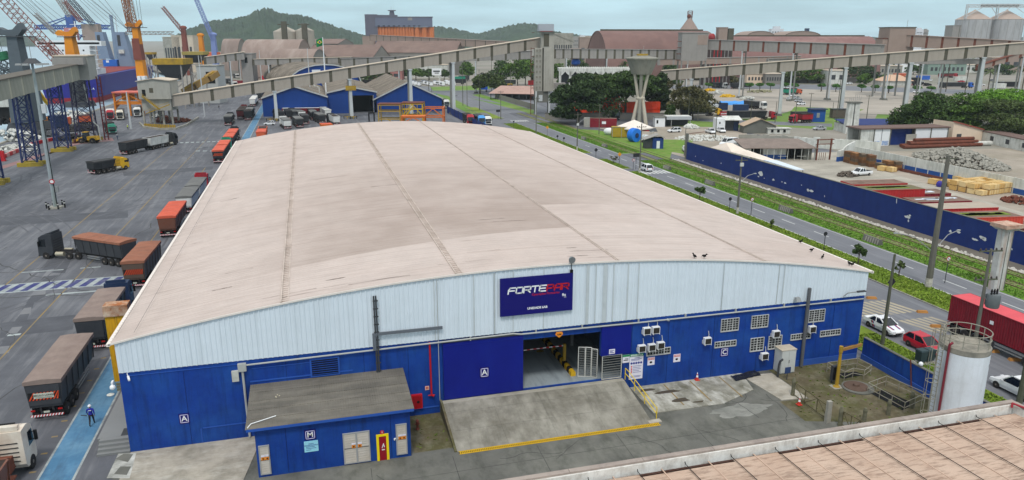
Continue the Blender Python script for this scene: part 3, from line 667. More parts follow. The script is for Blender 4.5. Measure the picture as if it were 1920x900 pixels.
for i,(bx,by,lab)in enumerate(((1302,484,'left of two black birds on the roof edge right of the floodlight'),(1322,485,'right of two black birds on the roof edge right of the floodlight'),(1501,456,'black bird highest up the roof by the right eave'),(1521,472,'black bird on the right side of the roof below the topmost bird'),(1542,485,'black bird standing apart in the middle of the right roof slope'),(1592,497,'left of two black birds at the right corner of the roof'),(1597,499,'right of two black birds at the right corner of the roof'))):
 p=G(bx,by,9.3)
 for _ in range(8):p=G(bx,by,arcz(p.x)+.06)
 if p.y<WY0:p.y=WY0+.1;p.z=arcz(p.x)+.06
 t=thing('bird',lab,'bird',p,random.random()*6,'black birds on the roof')
 q=MB();q.ball((0,0,.22),.13,8,6,sc=(.8,1.5,.9));q.ball((0,.2,.38),.07,6,4);q.cyl((0,.1,.28),(0,.19,.38),.06,.05,6);q.frus((0,-.22),.07,.02,.14,(0,-.12),.08,.03,.24);q.bar((0,.25,.38),(0,.34,.36),.03)
 q.box(-.05,-.03,-.01,.01,0,.14);q.box(.03,.05,-.01,.01,0,.14);q.obj('body',BIRDM,t,smooth=True)
p=G(216,716);YH=H(p,594);t=thing('yellow_column','tall yellow steel column with a rusty flaked cap beside the left eave','column',(p.x+.9,p.y+.4,0))
MB().box(-.9,.9,-.4,.5,0,YH).obj('shaft',mat('chipped_yellow_steel',(212,158,22),.6,.12,.6,streak=(120,70,30),samt=.8,sdir=(3,3,.3)),t)
MB().box(-1.0,1.0,-.55,.75,YH,YH+1.0).obj('cap',mat('flaked_rusty_cap',(156,96,56),.9,.25,1.2,dirt=(206,192,170),damt=.95,dscale=.9),t)
q=MB()
for x in(-.91,.91):q.box(x-.03,x+.03,-.43,.53,0,YH-.02)
q.box(-.12,-.06,-.44,-.4,0,YH-.1);q.obj('rib',YEL,t)
AX0,AX1,AY0,AY1=-5.05,5.75,49.3,55.2
an=thing('annex','low blue annex with a grey corrugated roof in front of the warehouse wall','building',((AX0+AX1)/2,AY0,0))
q=MB();q.box(AX0,AX1,AY0,AY0+.2,0,4.0);q.box(AX0,AX0+.2,AY0+.2,AY1,0,3.98);q.box(AX1-.2,AX1,AY0+.2,AY1,0,3.98);q.obj('wall',BLUE,an,W=True)
RSH=mat('weathered_fibre_cement',(106,102,95),.95,.18,.5,dirt=(82,79,74),damt=.7,dscale=.35,streak=(140,134,122),samt=.5,sdir=(.25,2,1),wave=('X',.18,.03))
def rz(y):return 4.02+(y-48.9)*.052
for i in range(5):
 a=48.95+i*1.262;b=a+1.36;o=i*.012
 MB().hexa([(AX0-.55,a,rz(a)-.03+o),(AX1+.3,a,rz(a)-.03+o),(AX1+.3,b,rz(b)-.045+o),(AX0-.55,b,rz(b)-.045+o),(AX0-.55,a,rz(a)+.02+o),(AX1+.3,a,rz(a)+.02+o),(AX1+.3,b,rz(b)+.005+o),(AX0-.55,b,rz(b)+.005+o)]).obj('roof_sheet',RSH,an,W=True)
MB().box(AX0-.5,AX1+.28,48.93,48.97,3.82,4.02).obj('fascia',FADE,an,W=True)
DOORM=mat('beige_metal_door',(196,190,182),.6,.08,1.2,dirt=(176,166,150),damt=.5,dscale=.7);DFR=mat('grey_door_frame',(156,158,160),.5,.08,1)
def adoor(x0,x1,z0,z1,leaves=1):
 d=MB().box(x0,x1,AY0-.07,AY0,z0,z1).obj('door',DOORM,an,W=True);q=MB()
 for a,b,c,e in((x0-.08,x0,z0-.08,z1+.08),(x1,x1+.08,z0-.08,z1+.08),(x0,x1,z1,z1+.08),(x0,x1,z0-.08,z0)):q.box(a,b,AY0-.1,AY0,c,e)
 if leaves==2:q.box((x0+x1)/2-.06,(x0+x1)/2+.06,AY0-.11,AY0-.07,z0,z1)
 q.obj('frame',DFR,d,W=True);q=MB()
 for i in range(12):
  z=z0+(z1-z0)*(i+.5)/12;q.box(x0+.04,(x0+x1)/2-.08 if leaves==2 else x1-.04,AY0-.085,AY0-.07,z-.015,z+.015)
  if leaves==2:q.box((x0+x1)/2+.08,x1-.04,AY0-.085,AY0-.07,z-.015,z+.015)
 q.obj('slat_relief',DOORM,d,W=True)
 MB().box(x0,x1,AY0-.09,AY0-.07,(z0+z1)/2-.02,(z0+z1)/2+.02).obj('rail',DGREY,d,W=True)
 q=MB();mid=(x0+x1)/2
 AMB=mat('amber_sign',(232,140,36),.5,.04)
 for s in((-.22,.22)if leaves==2 else(-.1,.18)):
  MB().box(mid+s-.13,mid+s+.13,AY0-.1,AY0-.085,z0+(z1-z0)*.5+.02,z0+(z1-z0)*.5+.24).obj('warning_label',AMB,d,W=True)
  MB().box(mid+s-.14,mid+s+.16,AY0-.1,AY0-.085,z0+(z1-z0)*.5+.28,z0+(z1-z0)*.5+.42).obj('notice',SIGNW,d,W=True)
  MB().ball((mid+s,AY0-.1,z0+(z1-z0)*.5+.13),.06,6,4).obj('symbol',DARK,d,W=True)
adoor(-4.82,-4.25,.3,2.42);adoor(.95,2.7,.2,2.5,2);adoor(4.75,5.4,.35,2.68)
d=MB().box(3.42,3.95,AY0-.08,AY0,.02,1.98).obj('door',mat('dark_red_door',(142,18,34),.5,.06,1),an,W=True)
q=MB();q.box(3.24,3.42,AY0-.1,AY0,.02,2.13);q.box(3.95,4.13,AY0-.1,AY0,.02,2.13);q.box(3.42,3.95,AY0-.1,AY0,1.98,2.13);q.obj('frame',mat('signal_yellow',(240,214,20),.5,.05,1),d,W=True)
q=MB();q.bar((3.62,AY0-.09,1.05),(3.75,AY0-.09,1.4),.05);q.bar((3.75,AY0-.09,1.3),(3.8,AY0-.09,1.1),.06);q.box(3.6,3.82,AY0-.095,AY0-.085,.85,.93);q.obj('symbol',WHITE,d,W=True)
MB().cyl((3.68,AY0,2.28),(3.68,AY0-.05,2.28),.15,n=14).obj('round_plate',RED,an,W=True);text('1',.2,WHITE,an,(3.68,AY0-.056,2.28),FRONT,bold=.01,W=True)
MB().tube([(4.55,AY0-.2,1.62),(4.55,AY0,1.62),(4.75,AY0-.02,1.62)],.05,6).obj('camera_arm',WHITE,an,W=True)
for x in(-3.0,4.32):MB().box(x-.02,x+.02,AY0-.02,AY0,.1,3.9).obj('joint',mat('blue_joint',(6,34,110),.7,.1),an,W=True)
letter_sign('M','square navy sign with a white letter M on the annex front',-1.75,-.95,2.45,3.25,AY0)
t,w,h=plate('notice_board','pale cyan notice with small dark text under the letter M sign',-1.82,-.85,1.5,2.35,mat('cyan_notice',(150,214,234),.5,.03),AY0)
for i,(s,l,wd)in enumerate((('PONTO',.66,.5),('DE ENCONTRO',.52,.7))):text(s,.13 if i else .1,SIGNB,t,(0,-.035,h*l+.06),FRONT,bold=.002)
q=MB()
for i,wd in enumerate((.6,.7,.35)):q.box(-.36,-.36+wd,-.036,-.03,.38-i*.12,.41-i*.12)
q.obj('text_line',SIGNB,t)
t=thing('pale_debris','small heap of pale debris lying on the annex roof','debris',G(524,744,4.2));q=MB()
for i in range(14):a=random.random()*6;r=random.random()*.3;q.frus((r*math.cos(a),r*math.sin(a)*.8),.07,.06,0,(r*math.cos(a),r*math.sin(a)*.8),.04,.03,.05+random.random()*.06)
stuff(q.obj('debris_piece',mat('pale_debris',(206,196,168),.9,.2,5),t))
t=thing('white_pipe','thin white pipe lying across the left end of the annex roof','pipe',(AX0-.3,49.3,4.08));MB().tube([(-.1,-.2,.0),(.1,.25,.04),(1.75,.95,.07)],.035,6).obj('tube',WHITE,t)
t=thing('hose_cabinet','red fire hose cabinet on the blue wall right of the annex','fire cabinet',(7.05,f0,.75))
MB().box(-.45,.45,-.28,0,0,1.2).obj('cabinet',RED,t);MB().box(-.36,.36,-.295,-.28,.08,1.12).obj('door',mat('deep_red_panel',(150,14,26),.4,.08,2),t);MB().cyl((.1,-.3,.6),(.1,-.31,.6),.12,n=12).obj('window',DARK,t)
t=thing('warning_sign','tiny square sign with a red H beside the foot of the red fire riser','sign',(7.95,f0-.01,2.2));MB().box(-.17,.17,-.03,0,0,.34).obj('panel',mat('pink_sign',(230,180,160),.5,.03),t);text('H',.26,RED,t,(0,-.035,.17),FRONT,bold=.015)
t=thing('hydrant','small rusty hydrant standing below the red hose cabinet','hydrant',(6.75,53.0,0));q=MB();q.lathe((0,0,0),[(.16,0),(.16,.1),(.1,.14),(.1,.55),(.14,.6),(.13,.8),(.05,.9)],10);q.cyl((-.2,0,.5),(.2,0,.5),.06,n=8);q.obj('body',mat('rusty_brown_iron',(110,60,48),.8,.2,2),t,smooth=True)
RAMPM=mat('ramp_concrete',(150,147,137),.93,.2,.6,dirt=(90,86,76),damt=.9,dscale=.22,streak=(100,98,88),samt=.85,sdir=(1.6,.3,1),bump=.006,bscale=7)
rp=thing('ramp','wide sloping concrete loading ramp up to the warehouse entrance','ramp',(17.3,49,0))
RX0,RX1,RY0,RY1=9.15,25.2,48.95,54.6
def rampz(y):return max(.03,min(1.12,.03+(y-RY0)/(RY1-RY0)*1.09))
for i in range(4):
 for j,(a,b)in enumerate(((RY0,51.2),(51.22,53.4),(53.42,RY1))):
  x0=RX0+(RX1-RX0)*i/4+(.01 if i else 0);x1=RX0+(RX1-RX0)*(i+1)/4
  MB().hexa([(x0,a,-.05),(x1,a,-.05),(x1,b,-.05),(x0,b,-.05),(x0,a,rampz(a)),(x1,a,rampz(a)),(x1,b,rampz(b)),(x0,b,rampz(b))]).obj('slab',RAMPM,rp,W=True)
MB().box(RX0,25.2,RY1+.01,f0-.16,-.05,1.12).obj('threshold',mat('threshold_concrete',(166,162,150),.9,.14,.6,dirt=(112,108,98),damt=.6,dscale=.4),rp,W=True)
q=MB();q.prism([(48.9,-.02),(55.2,-.02),(55.2,1.2),(54.6,1.2),(48.9,.08)],'x',RX0-.2,RX0-.02);q.obj('side_wall',MOSSC,rp,W=True)
gr=thing('drain_grating','yellow slotted drain grating along the foot of the ramp','drain',(17.4,48.65,0))
q=MB();q.box(RX0+.1,25.7,48.5,48.56,.01,.035);q.box(RX0+.1,25.7,48.86,48.92,.01,.035);q.obj('frame',YEL,gr,W=True)
MB().box(RX0+.12,25.68,48.57,48.85,.009,.013).obj('trench',DARK,gr,W=True)
bm_=MB().box(-.04,.04,-.16,.16,0,.02).mesh('grate_bar',YEL)
for i in range(118):link('grate_bar',bm_,gr,Vector((RX0+.2+i*.139,48.71,.012))-gr.location)
hr=thing('handrail','yellow pipe handrail down the right side of the ramp','handrail',(25.4,51.5,0))
HY=mat('handrail_yellow',(226,196,40),.5,.08,2)
for dz in(.5,1.0):MB().tube([(25.35,54.9,1.15+dz),(25.45,54.4,1.05+dz),(25.75,49.4,.05+dz)],.035,6).obj('rail',HY,hr,W=True)
for y in(54.9,53.2,51.4,49.45):
 x=25.35+(54.9-y)*.075;MB().cyl((x,y,rampz(y)-.05),(x,y,rampz(y)+1.02),.035,n=6).obj('post',HY,hr,W=True)
MB().tube([(25.75,49.4,.55),(25.75,49.4,1.05)],.035,6).obj('end_loop',HY,hr,W=True)
q=MB();q.box(24.9,26.0,48.9,49.4,.0,.1);tag(q.obj('concrete_pad',PALEC),'small pale concrete pad at the foot of the yellow handrail','concrete pad')
st=thing('steps','grey concrete platform with four steps at the left corner of the warehouse','steps',(-15.9,57,0))
STC=mat('step_concrete',(134,136,136),.9,.14,.6,dirt=(102,104,104),damt=.6,dscale=.3)
MB().box(-17.0,WX0-.02,56.7,68,0,.74).obj('platform',STC,st,W=True)
for i in range(4):MB().box(-16.8,WX0-.04,55.3+i*.34,55.3+(i+1)*.34+.02,0,.19*(i+1)-.02).obj('step',STC,st,W=True)
MB().box(-15.4,WX0-.06,56.75,57.9,.742,.75).obj('hatch',DGREY,st,W=True)
t=thing('direction_sign','weathered wooden direction sign on a thin post beside the left corner','sign',(-15.4,61.2,.74));MB().bar((0,0,0),(0,0,2.4),.07).obj('post',DGREY,t)
for i in range(3):MB().box(-.95,.55,-.04,0,1.75+i*.24,1.95+i*.24).obj('board',mat('mossy_sign_board',(112,108,84),.9,.2,2),t)
sheet('white_patch',[(200,898),(222,852),(256,850),(243,898)],.058,mat('worn_white_concrete',(196,196,190)))
for pts in([(216,862),(232,852),(250,853),(240,868)],[(214,890),(226,876),(246,876),(238,892)]):sheet('dark_hatch',pts,.064,CONCD)
CONE=mat('cone_orange',(196,60,48),.6,.08,3)
def cone(x,y,z,label):
 t=thing('traffic_cone',label,'traffic cone',(x,y,z),0,'traffic cones in the forecourt')
 MB().box(-.2,.2,-.2,.2,0,.05).obj('base',CONE,t);MB().lathe((0,0,0),[(.15,.05),(.105,.3)],12).obj('body',CONE,t);MB().lathe((0,0,0),[(.105,.301),(.07,.5)],12).obj('white_band',WHITE,t);MB().lathe((0,0,0),[(.07,.501),(.05,.6)],12).obj('body',CONE,t);MB().lathe((0,0,0),[(.05,.601),(.02,.76)],12).obj('white_band',WHITE,t)
cone(32.5,55.0,.06,'orange and white traffic cone against the blue wall below the air conditioners')
p=G(1498,760);cone(p.x,p.y,.06,'orange and white traffic cone beside the rusty gate frame')
t=thing('steel_cabinet','tall pale grey steel cabinet standing against the blue wall','cabinet',(41.35,54.6,0));CAB=mat('pale_cabinet',(196,200,198),.5,.08,1,dirt=(166,164,154),damt=.4,dscale=.7)
MB().box(-.85,.65,-.55,.55,.1,2.35).obj('casing',CAB,t);MB().box(-.9,.7,-.6,.6,2.35,2.42).obj('lid',mat('stained_lid',(188,178,160),.8,.2,1.5),t)
for x0,x1 in((-.82,-.12),(-.08,.62)):MB().box(x0,x1,-.575,-.55,.16,2.3).obj('door',CAB,t)
MB().box(-.06,-.02,-.6,-.575,1.1,1.4).obj('handle',DGREY,t);MB().box(-.8,.6,-.5,.5,0,.1).obj('base',CONCD,t)
t=thing('black_tarp','crumpled black plastic sheet on the ground at the blue wall','tarp',(37.2,54.3,.06));q=MB();k=9
for i in range(k):
 for j in range(5):q.v.append((-1.5+i*.36+random.random()*.1,-.55+j*.25+random.random()*.1+i*.06,.03+random.random()*.14))
for i in range(k-1):
 for j in range(4):q.f.append((i*5+j,(i+1)*5+j,(i+1)*5+j+1,i*5+j+1));q.m.append(0)
q.obj('sheet',mat('black_plastic',(30,31,36),.4,.2,4,spec=.5),t)
t=thing('jib_crane','small yellow post crane with a rusty arm in the mossy pit yard','jib crane',(43.9,50.6,0))
MB().lathe((0,0,0),[(.34,0),(.3,.06),(.16,.2),(.13,3.3),(.17,3.32),(.17,3.9)],10).obj('post',YELD,t);MB().bar((0,0,3.55),(2.9,.9,3.35),.16,.26).obj('arm',mat('rusty_yellow_arm',(158,118,62),.8,.2,1.5),t)
MB().bar((.05,0,3.88),(2.5,.78,3.5),.03).obj('stay',DGREY,t);MB().box(-.5,.5,-.45,.45,0,.03).obj('base',CONC,t)
RAILM=mat('tarnished_rail',(150,148,136),.6,.15,2,dirt=(112,92,66),damt=.6,dscale=1)
def railing(name,label,pts,h=1.0,closed=True,m=RAILM,cat='railing',post_every=1.3):
 t=thing(name,label,cat,(pts[0][0],pts[0][1],0));P=pts+[pts[0]]if closed else pts
 for a,b in zip(P,P[1:]):
  for z in(h,h*.5):MB().cyl((*a,z),(*b,z),.03,n=6).obj('rail',m,t,W=True)
  L_=math.dist(a,b);n=max(1,round(L_/post_every))
  for i in range(n):x=a[0]+(b[0]-a[0])*i/n;y=a[1]+(b[1]-a[1])*i/n;MB().cyl((x,y,0),(x,y,h),.032,n=6).obj('post',m,t,W=True)
 return t
def g2(*P):return[(G(a,b).x,G(a,b).y)for a,b in P]
a8=g2((1548,699),(1608,690),(1624,700),(1620,711),(1634,706),(1632,702),(1617,712),(1598,709),(1580,715))
railing('pit_railing','angular pipe railing round the covered pit behind the yellow post crane',g2((1550,698),(1606,690),(1632,703),(1619,713),(1598,709),(1582,716)))
sheet('pit_opening',[(1560,702),(1604,697),(1622,704),(1598,707),(1582,711)],.03,DARK)
railing('pit_railing','long rectangular pipe railing round the open pit near the ladder',g2((1626,737),(1660,724),(1733,757),(1694,775)))
sheet('pit_opening',[(1634,739),(1655,731),(1716,758),(1692,770)],.03,DARK)
t=thing('manhole','round concrete manhole base with a rusty lid between the two railings','manhole',tuple(G(1608,728)));q=MB();q.lathe((0,0,0),[(1.35,0),(1.35,.12),(1.1,.15)],22);q.obj('ring',CONCD,t);q=MB();q.lathe((-.1,.1,.15),[(1.05,0),(1.0,.07),(.3,.1),(.25,.25),(.1,.27)],18);q.obj('lid',mat('rusty_lid',(92,74,64),.85,.2,2),t)
GATE=mat('mossy_gate_steel',(98,92,66),.8,.2,1.5,dirt=(64,56,40),damt=.7,dscale=.8)
pa,pb,pc,pd_=g2((1487,743),(1553,792),(1578,800),(1625,826))
def gframe(label,a,b,h=1.35):
 t=thing('metal_gate',label,'gate',(a[0],a[1],0));
 for z in(.2,h):MB().bar((*a,z),(*b,z),.06).obj('rail',GATE,t,W=True)
 n=3
 for i in range(n+1):x=a[0]+(b[0]-a[0])*i/n;y=a[1]+(b[1]-a[1])*i/n;MB().bar((x,y,.1),(x,y,h),.06).obj('upright',GATE,t,W=True)
 for i in range(n):
  p=[a[0]+(b[0]-a[0])*(i+k)/n for k in(0,1)];r=[a[1]+(b[1]-a[1])*(i+k)/n for k in(0,1)];z=(.2,h)if i%2 else(h,.2);MB().bar((p[0],r[0],z[0]),(p[1],r[1],z[1]),.05).obj('brace',GATE,t,W=True)
gframe('mossy steel gate frame with diagonal braces left of the pit yard',pa,pb);gframe('mossy gate frame nearest the pale parapet',pc,pd_)
PW=mat('mossy_wood_post',(112,110,92),.95,.25,1.5,dirt=(66,68,46),damt=.8,dscale=1)
for(px,py),h_,lab in(((1486,742),1.7,'flaking wooden gate post nearest the steel cabinet'),((1551,792),1.9,'pale squared concrete gate post at the end of the gate frame'),((1574,799),1.7,'mossy round gate post beside the pale concrete one'),((1665,778),1.4,'mossy post standing beside the long rectangular railing'),((1620,790),1.2,'mossy short post in the middle of the mossy yard'),((1458,708),1.5,'bent dark pipe post in front of the steel cabinet'),((1708,765),1.5,'mossy post at the far corner of the rectangular railing')):
 p=G(px,py);t=thing('post',lab,'post',(p.x,p.y,0));q=MB()
 if 'bent' in lab:q.tube([(0,0,0),(0,0,1.2),(.12,.02,1.6),(.4,.05,1.75)],.1,8)
 elif 'squared' in lab:q.frus((0,0),.2,.16,0,(0,0),.18,.14,h_)
 else:q.lathe((0,0,0),[(.17,0),(.15,h_*.6),(.17,h_*.8),(.1,h_)],8)
 q.obj('shaft',CONC if 'squared' in lab else DGREY if 'bent' in lab else PW,t)
p=G(1475,712);t=thing('blue_sign','small blue sign board leaning behind the flaking wooden post','sign',(p.x,p.y,0));MB().bar((0,0,0),(0,0,1.2),.05).obj('post',DGREY,t);MB().box(-.3,.3,-.04,0,.65,1.25).obj('panel',mat('dull_blue_panel',(44,66,110),.6,.1,2),t)
p=G(1563,718);t=thing('control_box','dark control panel box behind the yellow post crane','control box',(p.x,p.y,0));MB().box(-.35,.35,-.15,.15,.3,1.7).obj('casing',DGREY,t);MB().box(-.3,.3,-.17,-.15,.4,1.6).obj('door',DARK,t);q=MB();q.box(-.3,-.22,-.06,.06,0,.3);q.box(.22,.3,-.06,.06,0,.3);q.obj('leg',DGREY,t)
lw=thing('boundary_wall','low blue boundary wall between the pit yard and the street','wall',(50.35,47,0))
MB().box(50.25,50.45,36,55.1,0,2.2).obj('wall',BLUE,lw,W=True);MB().box(50.2,50.5,36,55.1,2.2,2.27).obj('coping',CONCD,lw,W=True);MB().box(50.16,50.25,36,55.1,0,.55).obj('plinth',PLINTH,lw,W=True)
MB().bar((50.1,48.6,.1),(50.18,49.2,2.5),.08).obj('strut',RUST,lw,W=True)
t=thing('bulkhead_lamp','small white ball lamp on top of the low blue wall','lamp',(50.35,48.2,2.27));MB().ball((0,0,.22),.2,10,7).obj('globe',WHITE,t);MB().cyl((0,0,0),(0,0,.1),.07,n=6).obj('base',DGREY,t)
TKX,TKY=46.75,41.0
tk=thing('water_tank','tall white cylindrical concrete tank with a railing on top','tank',(TKX,TKY,0))
TANKM=mat('white_tank_paint',(220,224,230),.7,.05,.6,dirt=(190,190,190),damt=.5,dscale=.4,streak=(172,172,170),samt=.5,sdir=(1.5,1.5,.1))
MB().lathe((0,0,0),[(1.74,0),(1.68,7.35)],40).obj('shell',TANKM,tk,smooth=True)
MB().lathe((0,0,7.35),[(1.68,0),(1.7,.05),(1.7,.42),(1.58,.5),(1.54,.45),(.01,.46)],40).obj('rim',mat('lichen_concrete_rim',(150,144,132),.95,.2,1,dirt=(92,92,86),damt=.8,dscale=.7),tk)
for z in(2.4,4.4,6.3):MB().lathe((0,0,z),[(1.665,0),(1.672,.02),(1.665,.05)],40,closed=False).obj('joint_band',mat('tank_joint',(172,168,168),.8,.15,2),tk)
k0=[(1.58*math.cos(t),1.58*math.sin(t))for t in[i*2*math.pi/10 for i in range(10)]]
for z in(8.55,9.05):MB().ring((0,0,z-.15),1.58,.035,30).obj('guard_rail',RAILM,tk)
for i,(x,y)in enumerate(k0):
 if i%1==0:MB().cyl((x,y,7.8),(x,y,8.9),.035,n=6).obj('guard_post',RAILM,tk)
lx,ly=-2.2,.3
q=MB()
for s in(-.24,.24):q.cyl((lx+.2,ly+s,.2),(lx+.2,ly+s,9.3),.035,n=6)
q.obj('ladder_stile',RAILM,tk);q=MB()
for i in range(28):q.cyl((lx+.2,ly-.24,.5+i*.32),(lx+.2,ly+.24,.5+i*.32),.018,n=5)
stuff(q.obj('ladder_rung',RAILM,tk))
for i in range(6):MB().ring((lx-.15,ly,2.2+i*1.35),.42,.028,16).obj('cage_hoop',RAILM,tk)
for a in(0.5,1.4,2.4,3.2,4.2,5.4):MB().cyl((lx-.15+.42*math.cos(a),ly+.42*math.sin(a),2.2),(lx-.15+.42*math.cos(a),ly+.42*math.sin(a),9.0),.02,n=5).obj('cage_strap',RAILM,tk)
MB().tube([(-1.8,-.25,.1),(-1.8,-.25,8.0),(-1.5,-.2,8.1)],.09,8).obj('riser_pipe',mat('maroon_pipe',(122,40,52),.6,.12,2),tk)
MB().ring((-1.0,.5,8.15),.6,.03,18).obj('hatch_ring',RAILM,tk)
MB().tube([(.9,-1.42,6.6),(.3,-1.66,4.6)],.02,5).obj('loose_wire',DGREY,tk)
NX1,NY1,NZ=43.35,33.9,7.0
nr=thing('near_warehouse','near building at the lower right with a brown stained roof and white parapet','building',(20,18,0))
NRM=mat('brown_stained_roof',(192,168,150),.9,.14,.7,dirt=(146,118,100),damt=.6,dscale=.35,streak=(92,66,54),samt=.95,sdir=(.8,5.5,1),bump=.03,bscale=2.2)
PAR=mat('peeling_white_parapet',(226,226,222),.8,.06,.8,dirt=(150,140,128),damt=.6,dscale=.9,streak=(112,98,88),samt=.4,sdir=(2,2,.5));CAP=mat('stained_parapet_cap',(158,146,138),.9,.15,1,dirt=(112,102,98),damt=.7,dscale=.6)
rz2=lambda y:NZ-.55+(NY1-y)*.035
xx=NX1-.3;i=0
while xx>-6:
 w=2.95;a=xx-w
 for y0,y1 in((26.0,NY1-.55-(.25 if i%3 else .0)),(14,25.97)):
  MB().hexa([(a+.02,y0,rz2(y0)-.05),(xx,y0,rz2(y0)-.05),(xx,y1,rz2(y1)-.05),(a+.02,y1,rz2(y1)-.05),(a+.02,y0,rz2(y0)+.01*(i%2)),(xx,y0,rz2(y0)+.01*(i%2)),(xx,y1,rz2(y1)+.01*(i%2)),(a+.02,y1,rz2(y1)+.01*(i%2))]).obj('roof_sheet',NRM,nr,W=True)
 MB().bar((a+w*.5,NY1-.35,rz2(NY1)+.03),(a+w*.5,14,rz2(14)+.03),.07,.03).obj('roof_ridge',mat('pale_roof_lap',(188,162,144),.9,.15,1),nr,W=True)
 MB().tube([(a,NY1-.02,NZ+.05),(a,NY1-.4,rz2(NY1)+.12),(a,14,rz2(14)+.09)],.022,5).obj('roof_cable',DARK,nr,W=True)
 xx=a;i+=1
q=MB();q.box(-6,NX1,NY1-.32,NY1-.02,NZ-1.2,NZ-.02);q.obj('parapet',PAR,nr,W=True);MB().box(NX1-.3,NX1-.02,12,NY1-.33,NZ-1.2,NZ-.02).obj('parapet',PAR,nr,W=True)
xx=NX1+.05
while xx>-6:
 MB().box(xx-4.4,xx-.015,NY1-.22,NY1+.12,NZ-.02,NZ+.1).obj('coping',CAP,nr,W=True);xx-=4.41
MB().box(NX1-.25,NX1+.08,12,NY1-.23,NZ-.02,NZ+.1).obj('coping',CAP,nr,W=True)
MB().box(-6,NX1-.35,NY1-.5,NY1-.34,NZ-.72,NZ-.66).obj('gutter',mat('dark_wet_gutter',(72,48,40),.7,.2,1),nr,W=True)
q=MB();q.box(-6,NX1-.02,NY1-.02,NY1+.0,0,NZ-.05);q.box(NX1-.02,NX1,12,NY1,0,NZ-.05);q.box(-6.2,-6,12,NY1,0,NZ-.05);q.obj('wall',OFFW,nr,W=True)
MB().tube([(NX1-.6,NY1-.5,NZ-.1),(NX1-.5,NY1-.4,NZ+.16),(NX1-.2,NY1-1.6,NZ+.16),(NX1-.2,14,NZ+.16)],.07,8).obj('red_pipe',mat('red_brown_pipe',(150,44,54),.6,.1,2),nr,W=True)
TYREC=mat('dusty_tyre',(44,42,42),.9,.15,3);HUB=mat('wheel_hub',(122,112,104),.6,.15,3);CHAS=mat('dark_chassis',(44,42,44),.8,.2,2)
LAMPR=mat('red_lamp',(170,24,24),.3,.05,2);LAMPW=mat('clear_lamp',(220,224,228),.2,.05,2);CHROME=mat('tank_aluminium',(190,182,160),.35,.1,2,metal=.5)
TARPS={'brown':mat('brown_tarp',(136,120,112),.8,.1,.6,dirt=(112,96,90),damt=.6,dscale=.5,streak=(152,136,126),samt=.5,sdir=(.6,.15,1)),'rust':mat('rusty_tarp',(148,96,74),.85,.12,.6,dirt=(116,78,64),damt=.7,dscale=.5,streak=(172,122,96),samt=.5,sdir=(.3,1.5,1)),'grey':mat('grey_tarp',(112,112,110),.85,.12,.6,dirt=(90,90,90),damt=.6,dscale=.5),'dark':mat('black_tarp',(58,58,60),.8,.2,.8,dirt=(80,80,80),damt=.5,dscale=.6),'orange':mat('orange_tarp',(206,92,66),.75,.1,.5,dirt=(176,78,58),damt=.7,dscale=.4),'white':mat('white_tarp',(206,204,198),.8,.1,.8),'load':mat('dark_bulk_load',(56,46,42),.95,.3,2)}
PAINTS={k:mat('truck_'+k,c,.5,.1,.8,dirt=tuple(int(x*.55+40)for x in c),damt=.5,dscale=.6)for k,c in dict(grey=(60,62,67),slate=(52,55,61),black=(42,44,48),navy=(34,52,84),white=(216,216,212),orange=(206,96,58),rust=(112,70,54),red=(168,30,44),maroon=(112,30,36),blue=(38,96,190),sky=(70,150,216),yellow=(226,176,28),green=(22,140,112),brown=(92,76,66),cream=(214,206,190)).items()}
SIGNPL=mat('dull_white_plate',(190,194,180),.6,.1,2);HAZO=mat('hazard_orange',(206,74,34),.6,.12,2)
def wheel_mesh(r=.52,w=.3,dual=False):
 key=('w',r,w)
 if key in _WM:return _WM[key]
 q=MB();n=18
 def lx(prof,mi,n=18):
  k=len(q.v);q.lathe((0,0,0),prof,n,mi);
  for i in range(k,len(q.v)):x,y,z=q.v[i];q.v[i]=(z,x,y)
 lx([(r*.6,-w/2),(r*.95,-w/2),(r,-w*.35),(r,w*.35),(r*.95,w/2),(r*.6,w/2)],0)
 lx([(r*.1,-w*.52),(r*.58,-w*.46),(r*.6,-w*.2),(r*.6,w*.2),(r*.58,w*.46),(r*.1,w*.52)],1,12)
 _WM[key]=q.mesh('wheel',[TYREC,HUB]);shade(_WM[key]);return _WM[key]
_WM={}
def wheels(t,ys,hw=1.12,r=.52,w=.34,W=None):
 for y in ys:
  for s in(-1,1):link('wheel',wheel_mesh(r,w),t,(s*(hw-.03),y,r))
def stripes(t,x0,x1,y,z0,z1,ca,cb,n,name='hazard_stripe',slant=.5):
 MB().box(x0,x1,y-.02,y,z0,z1).obj(name+'_base',ca,t)
 q=MB();w=(x1-x0)/n;s=(z1-z0)*slant
 for i in range(n):
  a=x0+i*w;b=min(a+w*.5,x1-.01);q.face([(a,y-.024,z0),(b,y-.024,z0),(min(b+s,x1),y-.024,z1),(min(a+s,x1),y-.024,z1)])
 q.obj(name,cb,t)
